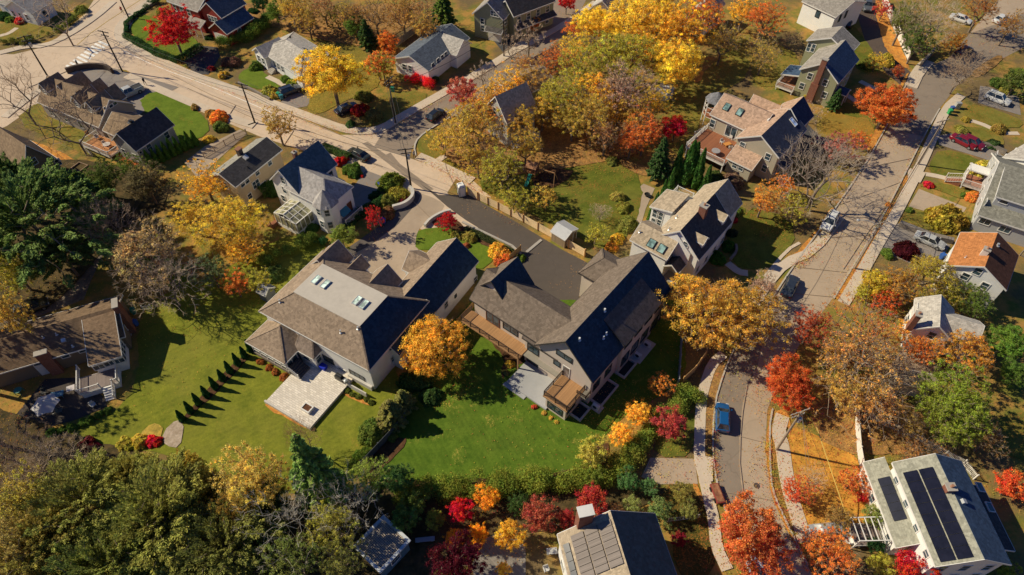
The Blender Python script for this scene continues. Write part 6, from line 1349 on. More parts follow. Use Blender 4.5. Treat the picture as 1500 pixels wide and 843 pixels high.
for i in range(6): x = sp[0]+(sp[1]-sp[0])*i/5; f.bar((x, sp[2], 2.7), (x, sp[3], 2.7), .08)
f.bar((sp[0], sp[2], 2.7), (sp[1], sp[2], 2.7), .1).bar((sp[0], sp[3], 2.7), (sp[1], sp[3], 2.7), .1)
for x in (sp[0], sp[1]):
    for y in (sp[2], sp[3]): f.bar((x, y, 0), (x, y, 2.7), .1)
f.build('pergola', WHITE, h.root); h.deck([sp[0]+.3, sp[1]-.2, sp[2]+.1, sp[3]-.1], 1.0, m_wood('deck_grey', (.25, .19, .17)), WHITE)
# solar house at the bottom
h = House('bottom_solar_house', 'house at bottom edge with glaring striped solar panels and tall white-capped chimney', ('Q',350,662), ('Q',780,570), 5.6)
q = h.L(('Q',885,843), 5.6); r = [0, h.L(('Q',780,570), 5.6).x, -11.0, 0]; rd = h.solvez((r[0]+r[1])/2, 0, ('Q',583,558)); P1, P2 = h.gable(r, 5.6, max(2, rd-5.6), 'y', .3, 0, W_WHITE, SH_TAN); A0 = h.last
Lp, Rp = (P1, P2) if P1.n.x < 0 else (P2, P1); hl = math.hypot((r[1])/2, h.zr-5.6); h.slab(Rp, Rp.o+Rp.u*5.5*(1 if Rp.u.y > 0 else -1)+Rp.v*hl/2, 11, hl, .03, m_shingle('shingle_shade_midnight', (.03, .05, .08)), 'shade_painted_slope')  # overlay colours the right slope almost black for its shade
def grid(p0, p1, p2, nu, nv, mat):
    a, b, c = h.hit(Lp, p0), h.hit(Lp, p1), h.hit(Lp, p2); ua, va = (a-Lp.o).dot(Lp.u), (a-Lp.o).dot(Lp.v); vb = (b-Lp.o).dot(Lp.v); uc = (c-Lp.o).dot(Lp.u)
    du, dv = (uc-ua)/nu, (vb-va)/nv
    for i in range(nu):
        for j in range(nv):
            c_ = Lp.o+Lp.u*(ua+du*(i+.5))+Lp.v*(va+dv*(j+.5)); MB().obox(c_+Lp.n*.12, Lp.u*(abs(du)/2-.025), Lp.v*(abs(dv)/2-.07), Lp.n*.03).build('solar_panel', mat, h.root)
grid(('Q',408,672), ('Q',588,596), ('Q',455,870), 7, 3, m_wood('solar_glare_striped', (.26, .215, .19), .16, 1)); grid(('Q',375,710), ('Q',405,698), ('Q',420,870), 4, 1, SOLAR)  # large array coloured pale: glare painted into the cells
h.chimney(('Q',476,558), h.zr+1.2, 1.5, 1.0, 0, BRICK, m_plain('white_cap', (.72, .7, .66)), False); h.autowin(['+y', '-x', '+x'], [1.6, 4.4], 2.8, L=A0)
# small outbuildings
def outbuilding(name, label, pts, z, rise, wall, roof, axis='x', win=True, cat='shed'):
    h = House(name, label, pts[0], pts[1], z, cat=cat); r = h.rect(pts, z); h.gable(r, z, rise, axis, .15, 0, wall, roof, t=.08); return h
h = outbuilding('garden_shed', 'weathered tan shed with pale metal roof against the cedar fence', [('G',320,478), ('G',385,518), ('G',443,468)], 2.1, .7, m_wood('shed_boards', (.38, .27, .16), .2), m_plain('zinc_roof', (.50, .50, .50), .45, .5))
h.door('+x', h.last['x1'], ('G',425,510), m_wood('shed_door', (.25, .18, .11)), .8, 1.7, .05)
h = outbuilding('blue_shed', 'tiny pale blue shed with white roof on lawn below yellow trees', [('C',785,400), ('C',830,420), ('C',865,385)], 2.0, .9, m_siding('siding_sky', (.42, .52, .66)), m_plain('white_metal', (.66, .68, .72), .4)); h.win('-y', h.last['y0'], None, .5, .6, local=(h.last['x0']+.9, 1.3))
h = outbuilding('small_grey_shed', 'small grey tent-roofed shed in shade left of the white house', [('F',75,745), ('F',115,765), ('F',150,720)], 1.9, .9, m_plain('shed_grey', (.16, .16, .17)), m_plain('canvas_grey', (.24, .24, .26)))
h = House('lattice_pavilion', 'flat-roofed blue pavilion with lattice roof under the bare tree at bottom', ('O',500,715), ('O',622,835), 3.0, cat='pavilion')
r = h.rect([('O',500,715), ('O',622,835), ('O',755,685)], 3.0); MB().box(r[0]+.3, r[1]-.3, r[2]+.3, r[3]-.3, 0, 2.75).build('wall', m_siding('siding_steel_blue', (.10, .19, .28)), h.root)
f = MB(); f.box(r[0], r[1], r[2], r[2]+.35, 2.8, 3.0).box(r[0], r[1], r[3]-.35, r[3], 2.8, 3.0).box(r[0], r[0]+.35, r[2]+.35, r[3]-.35, 2.8, 3.0).box(r[1]-.35, r[1], r[2]+.35, r[3]-.35, 2.8, 3.0).build('roof_frame', m_plain('grey_metal', (.6, .63, .66), .5), h.root)
MB().box(r[0]+.36, r[1]-.36, r[2]+.36, r[3]-.36, 2.76, 2.8).build('roof_sheet', m_plain('dark_membrane', (.22, .21, .21)), h.root); l = MB(); n = 22
for i in range(1, n): x = r[0]+(r[1]-r[0])*i/n; l.box(x-.03, x+.03, r[2]+.36, r[3]-.36, 2.86, 2.9); y = r[2]+(r[3]-r[2])*i/n; l.box(r[0]+.36, r[1]-.36, y-.03, y+.03, 2.91, 2.94)
l.build('lattice', m_plain('lattice_wood', (.6, .5, .4)), h.root); h.win('+x', r[1]-.3, None, 1.2, 1.2, local=((r[2]+r[3])/2, 1.6), frame=WHITE)
# ---------------------------------------------------------------- trees and shrubs (colours are linear albedo)
YEL=(.68,.51,.07); YG=(.42,.38,.06); GOLD=(.70,.46,.06); ORG=(.60,.24,.05); RORG=(.50,.12,.03); RED=(.48,.025,.02); CRIM=(.45,.02,.02); PINK=(.45,.14,.09); OLV=(.52,.38,.075); GRN=(.14,.20,.035); DGR=(.035,.085,.025); PINE=(.13,.18,.05); LGR=(.22,.26,.04); MAR=(.10,.015,.015); TWG=(.62,.48,.36); TWB=(.46,.32,.21); BRN=(.50,.31,.12)
T = tree
# top edge and left
T('dense', (252,44), 37, RED, 'scarlet maple on the lawn before the red house', var=.12, fl=.8)
T('dense', (485,110), 50, (.64,.47,.06), 'big round yellow tree between two white cottages', var=.2, i=1, fl=.85)
T('smallairy', (553,93), 22, ORG, 'orange tree right of the big yellow one'); T('small', (566,60), 16, ORG, 'orange bush tree above the white cottage path')
T('barethin', (75,8), 44, TWG, 'bare grey tree leaning over the upper left pavement', h=9); T('barethin', ('A',40,370), 50, TWB, 'reddish brown bare tree over the crossing road, left edge', h=9)
T('barethin', ('A',270,500), 55, TWB, 'tall bare dark-limbed tree over the brown house lawn', h=9, i=0); 
T('airy', (405,182), 29, (.50,.36,.10), 'golden brown bare round shrub beside the road and cream house'); T('baresmall', (707,108), 22, TWG, 'pale bare bush by side street'); T('small', (678,133), 25, PINK, 'dusty pink round tree at the side street corner', var=.2)
for p, r, c, l, k in (((873,32), 31, YEL, 'golden tree at the top, left of the yellow grove', 'dense'), ((930,28), 45, YEL, 'tall yellow tree in the middle of the top grove', 'big'), ((988,38), 45, GOLD, 'deep gold tree right of centre in top grove', 'big'), ((990,95), 38, YEL, 'lower yellow tree of the top grove over the lawn', 'dense'), ((905,80), 42, YG, 'greenish yellow tree low in the top grove', 'big'),
    ((1030,20), 34, ORG, 'thin orange tree at top right of the grove', 'airy'), ((1060,60), 30, OLV, 'olive brown thin tree beside the upper lawn', 'sparse'), ((1120,25), 30, ORG, 'orange-brown tree left of top white house', 'airy'), ((960,0), 34, YEL, 'yellow crown cut by top edge', 'dense'), ((1090,15), 26, GOLD, 'small gold crown at the top edge', 'airy')): T(k, p, r, c, l, var=.22)
for p, r, c, l, k in (((812,88), 34, ORG, 'nearly leafless orange-tipped tree by the pink garage', 'sparse'), ((853,105), 40, YG, 'yellow-green tree left of the bare-topped one', 'airy'), ((873,135), 38, GOLD, 'gold tree in the middle of the central wood', 'airy'), ((912,130), 48, TWB, 'brown leafless tree with a few gold leaves in central wood', 'sparse'), ((816,142), 38, YG, 'ivy-trunked yellow tree behind grey clapboard house', 'airy'),
    ((868,172), 38, OLV, 'olive tree above the playset', 'airy'), ((888,195), 32, BRN, 'brown thinning tree at back of the playset lawn', 'sparse'), ((840,170), 34, (.36,.28,.05), 'drab yellow tree between playset and grey house', 'airy'), ((945,193), 33, ORG, 'soft orange tree left of crimson one', 'airy'), ((990,187), 21, CRIM, 'crimson tree next to tall green cones', 'small'), ((925,205), 26, ORG, 'low orange tree in front of the soft orange one', 'airy'),
    ((690,190), 46, OLV, 'broad sparse tree over the corner, half hiding grey house', 'airy'), ((735,245), 36, YG, 'yellowish tree above cedar fence start', 'airy'), ((740,160), 32, ORG, 'orange-brown bare-topped tree over grey house roof', 'sparse'), ((770,215), 30, OLV, 'olive brown tree right of the grey house', 'airy'), ((712,215), 26, TWB, 'tangle of bare grey branches by the fence', 'bare'),
    ((752,290), 22, YG, 'small yellow-green tree inside the cedar fence', 'smallairy'), ((800,290), 20, OLV, 'young thin tree halfway along cedar fence', 'smallairy'), ((873,343), 18, YG, 'small yellow tree right of the garden shed', 'smallairy'), ((880,310), 16, TWG, 'bare sapling above the small yellow tree', 'bare'), ((840,42), 16, ORG, 'orange shrub tree by side street top', 'smallairy')): T(k, p, r, c, l, var=.25)
for p, r, c, l, k in (((750,130), 34, GOLD, 'gold crown leaning over the grey house', 'airy'), ((785,115), 30, (.5,.32,.08), 'tawny tree behind grey house', 'airy'), ((765,180), 30, (.52,.36,.06), 'ochre tree in front of the grey house right wall', 'airy'), ((700,165), 30, (.56,.32,.05), 'ochre tree at the grey house left corner', 'airy'), ((845,75), 30, YEL, 'yellow crown at the street end of the wood', 'airy'), ((960,150), 26, YEL, 'yellow tree at lawn end of the wood', 'airy'), ((890,165), 30, (.55,.36,.06), 'ochre tree deep in the central wood', 'airy')): T(k, p, r, c, l)
for p, r, c, l, k in (((722,150), 34, (.56,.36,.07), 'ochre crown hugging the grey house gable', 'airy'), ((795,160), 30, (.60,.42,.07), 'yellow crown right behind the grey house', 'airy'), ((770,95), 28, (.50,.30,.10), 'tawny half-bare tree over the pinkish garage', 'sparse'), ((700,235), 26, (.52,.38,.07), 'thin yellow tree by the curved kerb lawn', 'airy'), ((650,205), 24, (.50,.38,.07), 'low yellow-green tree on the corner verge', 'smallairy'), ((925,165), 32, (.55,.38,.08), 'gold tree above the soft orange one', 'airy'), ((560,95), 20, YG, 'yellow-green shrub tree at cottage end', 'smallairy'), ((620,40), 26, (.5,.33,.08), 'tawny tree over the cottage fence', 'airy'), ((450,30), 24, (.5,.36,.08), 'ochre tree in the top wood', 'airy'), ((520,20), 26, (.48,.30,.08), 'rust-brown thin tree at top edge', 'sparse')): T(k, p, r, c, l)
for p, r, c, l in (((-95,430), 60, OLV, 'tree beyond the left edge shading the long brown house'), ((-75,520), 52, BRN, 'second tree beyond the left edge near the terrace'), ((-60,600), 50, OLV, 'third tree beyond the left edge below the terrace'), ((10,455), 26, OLV, 'olive tree behind the left end of long brown roof')): T('airy', p, r, c, l, h=9)
T('small', (780,36), 11, ORG, 'tiny orange tree beside the long olive house'); T('small', (830,4), 15, RED, 'bright red shrub tree at the top edge', var=.1); T('baresmall', (775,55), 28, TWG, 'pale bare shrub mass on the side street verge'); T('baresmall', (750,70), 22, TWG, 'second pale bare bush lower down the verge')
# conifers and columnar evergreens
T('conifer', (968,232), 19, (.06,.11,.03), 'dark green conifer at the crimson tree foot', h=4.5, var=.1)
for p, r, h_ in (((988,262),8,7),((1003,268),13,8),((1018,275),9,7.5),((1030,283),8,6.5),((978,290),7,6),((968,300),6,5.5),((958,312),6,5),((952,325),6,4.5),((1010,262),11,8.5)): cone(p, r, h_, (.07,.15,.03), 'tall narrow evergreen in the dense row left of tan house', 'tall evergreens behind the dormered house')
for i in range(9): t = i/8; cone(('A', 672+(868-672)*t, 735-(735-640)*t), 5.4, 3.6, (.08,.17,.03), 'narrow green cone in the row beside grey garage wall', 'cone hedge by the garage')
for i, (x, y) in enumerate(((808,650),(845,615),(880,580),(915,545),(952,508),(985,472),(1018,440),(1052,405),(1082,372),(1108,345),(1140,318))): cone(('I',x,y), 5.6, 2.6, (.035,.10,.03), 'small dark green cone in the lawn row casting a long shadow', 'row of cones across the lawn')
for i, (x, y) in enumerate(((478,605),(437,625),(398,648),(355,663),(312,680),(268,695),(225,705))): shrub(('I',x,y), 7.2, (.12,.19,.035), 'clipped round green ball in the row edging the terrace', group='ball shrubs edging the terrace', tall=1.2)
T('pine', (40,320), 78, PINE, 'huge blue-green pine on the left', h=9, var=.12, i=0); T('pine', (10,270), 50, PINE, 'blue-green pine against left edge', h=8, var=.12); T('pine', (85,365), 42, PINE, 'lower limbs of pine above the shaded drive', h=6, var=.1); T('big', (20,395), 36, YG, 'yellow-green tree under the big pine, left edge')
T('conifer', (128,285), 34, (.12,.18,.035), 'bright green cedar below the brown house', h=5, i=1); T('dense', (150,262), 28, (.12,.15,.035), 'rounded green tree beside sandbox'); T('dense', (213,268), 32, (.16,.13,.06), 'brownish green round tree by the garage corner'); T('airy', (190,245), 24, GRN, 'dull green tree below the orange deck')
# big yellow tree and the bare tree left of centre
T('airy', (300,268), 37, GOLD, 'upper part of golden tree group by cream house', i=0, fl=.8); T('big', (340,322), 46, (.60,.46,.07), 'large golden tree left of the slate-roofed house', fl=.8); T('airy', (282,318), 38, (.58,.44,.07), 'golden tree with orange tips, left', fl=.8); T('airy', (355,365), 30, GOLD, 'low golden boughs over the lawn', fl=.8)
T('sparse', (208,368), 74, (.46,.34,.14), 'wide nearly bare grey tree beside the leaf-strewn drive', h=8, i=1); T('bare', (155,330), 38, (.46,.34,.26), 'mauve-brown bare thicket tree above drive', h=7); T('bare', (240,410), 48, TWG, 'pale spreading bare tree at the lawn edge', h=6); T('smallairy', (309,398), 29, (.16,.2,.08), 'grey-green tree below the golden group'); T('smallairy', (345,418), 22, ORG, 'orange leafy bush tree by tent shed'); T('smallairy', (380,415), 20, YG, 'yellowish thin tree beside grey tent shed')
shrub((400,400), 15, (.12,.16,.04), 'loose green shrub under the roof edge of white house'); hedge([(375,395),(410,380),(450,358),(475,348)], 2.4, 2.0, (.12,.16,.03), 'loose green hedge between white house and conservatory lawn'); T('small', (500,346), 21, (.22,.26,.05), 'round yellow-green tree beside the turret bay'); 
T('smallairy', (546,320), 13, RED, 'small flame red tree on cobbled strip', var=.12, h=3.4); T('small', (656,323), 15, CRIM, 'dark crimson small tree at the drive mouth', var=.1); hedge([(455,358),(490,355),(515,330),(540,310)], 1.6, 1.5, DGR, 'dark clipped hedge below the slate-roofed house'); hedge([('F',500,440),('F',545,400),('F',600,380),('F',640,340)], 1.4, 1.3, DGR, 'dark hedge between porch and cobbled strip')
for p, r, c, l in ((('F',963,492), 9, (.3,.26,.06), 'left of two tan clipped balls on green lawn'), (('F',1017,497), 11, (.32,.27,.06), 'right of two tan clipped balls on green lawn'), (('F',1000,540), 6, (.4,.16,.06), 'small rusty mound below the tan balls'), (('F',1145,560), 15, (.6,.38,.06), 'yellow shrub at the asphalt edge'), (('F',1180,590), 10, (.6,.22,.05), 'orange shrub left of cedar screen'), (('F',1150,610), 9, (.5,.16,.05), 'rusty shrub by the dark gable'),
    (('F',515,200), 15, (.10,.16,.03), 'big round green shrub at the car bonnet'), (('F',480,200), 9, (.12,.18,.03), 'rounded green shrub left of the big one'), (('F',445,170), 10, RED, 'scarlet shrub by the slate-roofed house'), (('F',475,150), 7, RED, 'small scarlet shrub behind the round shrub'), (('F',665,255), 18, (.16,.19,.03), 'green-gold shrub above the bins'), (('F',700,300), 14, (.28,.24,.04), 'golden shrub beside planter wall'), (('F',655,340), 13, (.2,.2,.04), 'golden green shrub next to the bins'), (('F',655,392), 11, (.25,.13,.05), 'brown shrub at foot of the curved wall'), (('F',600,320), 10, DGR, 'dark low shrub along the driveway'),
    (('F',730,335), 7, (.2,.03,.03), 'dark red plant in the raised planter'), (('F',540,235), 3.5, RED, 'tiny red bush at the drive edge'), (('F',275,490), 7, (.25,.3,.06), 'pale green bush by conservatory'), (('F',320,455), 9, (.08,.14,.03), 'dark green bush by conservatory'), (('F',150,300), 12, (.08,.14,.03), 'green bush between cream and slate-roofed houses')): shrub(p, r, c, l)
hedge([('F',375,110),('F',430,135),('F',490,165)], 1.4, 1.2, (.07,.12,.03), 'low dark hedge along the road by the slate-roofed house'); hedge([('F',100,330),('F',160,290),('F',200,260)], 1.4, 2.2, (.06,.11,.025), 'dark evergreens against the cream house')
hedge([('F',1000,470),('F',1080,510),('F',1150,545),('F',1204,575)], 1.1, .6, (.06,.08,.03), 'low dark planting along the asphalt kerb')
# red/white house gardens at the top
hedge([('A',555,165),('A',620,200),('A',700,245),('A',790,275),('A',850,240),('A',890,210)], 1.5, 1.3, (.05,.10,.03), 'clipped dark hedge curving round the maple lawn'); hedge([('A',560,150),('A',560,110),('A',600,75),('A',640,50)], 1.0, .9, DGR, 'low hedge on the corner kerb'); hedge([('A',640,40),('A',700,15),('A',750,0)], 2.0, 1.5, (.05,.09,.03), 'dark hedge at top by red house')
hedge([('A',120,195),('A',200,165),('A',290,125),('A',370,70),('A',385,40)], 2.0, 1.4, (.12,.14,.03), 'thick olive hedge along the top left pavement'); hedge([('A',0,195),('A',60,190),('A',120,200)], 1.8, 1.2, (.14,.14,.03), 'shaggy hedge stub at left edge')
for p, r, c, l in ((('A',90,90), 8, (.55,.08,.05), 'red shrub by the corner white house'), (('A',355,38), 8, (.25,.24,.05), 'yellow-green ball by the top pavement'), (('A',20,65), 9, DGR, 'dark shrub at top left corner'), (('A',45,85), 7, GRN, 'green mound at top left'), (('A',715,48), 10, (.25,.24,.05), 'olive dome shrub by the scarlet maple'), (('A',920,165), 7, DGR, 'dark dome by white garage door'), (('A',1008,270), 14, (.22,.12,.07), 'purplish brown ball shrub beside dark drive'),
    (('A',1130,285), 9, (.08,.13,.03), 'green ball on the cottage lawn'), (('A',985,330), 8, (.5,.35,.06), 'yellow groundcover mound by the dark drive'), (('A',930,300), 6, (.3,.03,.03), 'wine red shrub by dark drive'), (('A',1190,400), 12, (.32,.3,.06), 'yellow garden shrub on main road'), (('A',1108,45), 8, DGR, 'dark dome behind the red garage'), (('A',970,510), 13, (.6,.25,.05), 'orange ball shrub at green lawn corner'), (('A',930,490), 9, (.4,.25,.07), 'tan shrub left of orange ball'), (('A',970,560), 12, (.14,.18,.04), 'green spreading shrub below the orange ball'), (('A',920,610), 8, (.55,.4,.06), 'yellow flowering bush by cone row end'), (('A',860,470), 7, (.35,.25,.08), 'brown grass clump on the lawn edge')): shrub(p, r, c, l)
hedge([('A',970,210),('A',1040,190),('A',1120,165),('A',1180,110)], 4.0, 2.6, (.13,.18,.03), 'massive rounded green hedge between red house and cottage'); hedge([('B',45,170),('B',90,130),('B',120,100)], 3.2, 2.4, (.08,.13,.03), 'dark green hedge end by small white house')
hedge([('B',745,355),('B',800,365),('B',850,385)], 2.8, 1.9, (.62,.02,.025), 'brilliant scarlet clipped hedge in front of white cottage', var=.06, dens=170)
for p, r, c, l in ((('B',75,290), 9, (.12,.17,.03), 'green ball left of the cottage steps'), (('B',205,345), 8, GRN, 'green shrub by cottage steps'), (('B',235,365), 8, LGR, 'pale shrub right of cottage steps'), (('B',530,470), 14, (.35,.04,.02), 'dark red round shrub over black car'), (('B',490,545), 7, (.06,.12,.03), 'small dark cone shrub near kerb'), (('B',945,245), 7, (.12,.18,.04), 'green upright shrub against cottage wall'), (('B',985,215), 9, (.05,.10,.03), 'dark ball shrub by the cottage gable'), (('B',150,410), 10, (.45,.35,.06), 'gold shrub mound near the blue car'), (('B',600,500), 12, (.2,.17,.05), 'thin olive shrub on the corner'), (('B',850,350), 9, (.07,.1,.03), 'dark shrub end beside scarlet hedge'), (('B',540,420), 14, (.2,.2,.04), 'olive shrub under the yellow tree'), (('B',650,210), 12, (.6,.2,.03), 'orange shrub behind the cottage'), (('B',640,190), 9, YG, 'yellow shrub behind cottage')): shrub(p, r, c, l)
for p, r, c, l, k in ((('B',500,120), 17, GRN, 'dark green young tree among top wood', 'small'), (('B',560,150), 16, (.07,.12,.03), 'dark evergreen near the cottage fence', 'conifer'), (('B',160,50), 18, GRN, 'dark green tree behind the small white house', 'small'), (('B',230,30), 30, OLV, 'thin gold tree above the small white house', 'airy'), (('B',370,20), 26, BRN, 'leafless brown tree at the top edge', 'sparse'), (('B',480,60), 24, OLV, 'brown scrub tree in the top wood', 'sparse'), (('B',600,70), 26, (.35,.22,.06), 'tawny thin tree at top', 'sparse'), (('B',720,60), 30, (.42,.26,.07), 'tall tawny tree beside cottage', 'airy'), (('B',900,50), 22, GRN, 'green conifer left of the sage house', 'conifer'), (('B',810,30), 24, BRN, 'brown leafless tree at top by the sage house', 'sparse'), (('B',430,70), 18, (.3,.25,.06), 'gold-brown bush tree in top wood', 'smallairy'), (('B',95,10), 14, DGR, 'dark narrow tree by red house', 'small')): T(k, p, r, c, l)
# upper right
T('dense', (1302,154), 42, (.52,.17,.04), 'perfectly round orange tree on the right street verge', var=.12, i=2, fl=.75); T('bare', (1208,250), 60, (.46,.37,.30), 'broad bare pale tree over the white car', h=8.5, i=2, base=(1185,330))
for p, r, c, l, k in (((1120,292), 28, (.62,.33,.06), 'yellow-orange tree beside the pale bare tree', 'airy'), ((1150,272), 18, (.6,.26,.05), 'orange bush tree at tan house corner', 'smallairy'), ((1165,305), 22, YG, 'yellow bush tree at bare tree foot', 'smallairy'), ((1235,215), 25, (.40,.14,.10), 'dusty pink low tree before the tan house drive', 'smallairy'), ((1260,205), 16, ORG, 'orange low shrub tree by round orange tree', 'smallairy'), ((1190,165), 17, TWG, 'bare beige bush beside tan house', 'baresmall'), ((1325,30), 30, (.20,.22,.05), 'pale green thicket tree behind white fence', 'airy'), ((1345,60), 28, (.12,.17,.035), 'dark green thicket tree by road', 'airy'), ((1365,30), 40, TWG, 'bare silvery tree at top right', 'bare'),
    ((1440,10), 30, (.45,.22,.05), 'thin brown-gold tree over the white sedan', 'sparse'), ((1482,35), 26, (.42,.24,.05), 'gold-brown tree at the top right corner', 'sparse'), ((1410,105), 28, TWB, 'bare brown tree on the right verge', 'bare'), ((1400,62), 16, (.55,.3,.05), 'orange shrub tree under white sedan', 'smallairy'), ((1120,80), 26, OLV, 'sparse olive tree on the upper lawn', 'sparse'), ((1165,55), 16, TWB, 'bare twiggy tree left of the green house', 'bare'), ((1490,120), 22, (.14,.17,.04), 'green tree at the right edge above steps', 'small'), ((1285,90), 14, (.55,.4,.06), 'yellow-green bush tree by the driveway', 'smallairy'), ((1315,105), 10, (.4,.12,.04), 'rusty bush by the driveway mouth', 'small'), ((1225,145), 12, (.06,.12,.03), 'dark evergreen beside the green house', 'conifer'), ((1295,15), 14, (.5,.08,.05), 'red-leaved sapling at the white fence', 'smallairy')): T(k, p, r, c, l)
for p, r, c, l in ((('D',925,565), 11, (.3,.28,.06), 'pale green ball shrub on right garden slope'), (('D',1095,555), 12, (.3,.22,.05), 'tan ball shrub on the garden slope'), (('D',1080,635), 11, (.06,.1,.03), 'dark shrub above the stone wall'), (('D',790,808), 8, (.5,.03,.03), 'bright red ball shrub by the front walk'), (('D',1000,770), 14, (.5,.42,.08), 'pale yellow weeping shrub at the white stairs'), (('D',1040,735), 14, (.48,.4,.07), 'yellow weeping shrub behind the other'), (('H',870,350), 25, (.35,.26,.04), 'large olive-gold ball shrub before the right edge house'), (('H',705,325), 6, GRN, 'small dark mound by the driveway corner'), (('H',980,260), 10, (.55,.25,.05), 'orange shrub by white stairs'), (('H',935,255), 5, GRN, 'little green shrub below white stairs'),
    (('H',680,495), 17, (.07,.012,.015), 'dark maroon weeping shrub beside silver car'), (('H',725,500), 10, (.08,.015,.02), 'second dark maroon mound'), (('H',600,515), 10, GRN, 'green shrub left of maroon one'), (('H',610,300), 5, (.5,.25,.06), 'orange clump in verge strip'), (('D',600,260), 12, (.4,.32,.05), 'gold bush on the driveway bend'), (('D',510,280), 10, (.12,.15,.03), 'green bush on the shaded drive island'), (('D',375,430), 15, (.07,.12,.03), 'dark green rounded evergreen by green house porch'), (('D',260,420), 10, (.4,.3,.05), 'yellow bush at brick chimney foot'), (('D',1100,360), 12, (.1,.14,.03), 'dark green mound at upper right garden'), (('D',1130,395), 9, (.28,.25,.05), 'pale clump beside the white suv'), (('D',950,520), 7, (.35,.28,.05), 'small gold clump on verge'),
    (('G',1100,540), 11, (.05,.13,.02), 'upper of two clipped green domes'), (('G',1055,590), 12, (.05,.14,.02), 'lower of two clipped green domes'), (('G',1125,385), 10, (.2,.26,.05), 'light green shrub behind the dormered house'), (('G',1110,355), 8, (.12,.17,.03), 'green shrub behind the light green one'), (('G',1130,430), 6, (.4,.03,.03), 'small red shrub by the dormered house'), (('G',1120,480), 9, (.04,.06,.03), 'dark low shrub along the dormered house'), (('G',1045,235), 12, (.09,.12,.03), 'dark shrub at tan house deck'), (('G',1130,250), 15, (.20,.13,.08), 'brown ball shrub below tan house'), (('G',600,165), 10, (.22,.22,.05), 'yellow-green shrub at the playset lawn end'), (('G',610,500), 12, (.55,.38,.05), 'golden shrub in border by shed'), (('G',660,440), 14, (.24,.24,.05), 'green-yellow shrub by tan patio'), (('G',650,370), 12, (.28,.26,.05), 'yellowish shrub beside the tan patio'), (('G',620,320), 10, (.35,.3,.07), 'pale gold shrub above patio'), (('G',590,540), 9, (.55,.28,.05), 'orange shrub at the fence end'), (('G',190,595), 7, (.15,.22,.03), 'small green bed plant at the dark gable')): shrub(p, r, c, l)
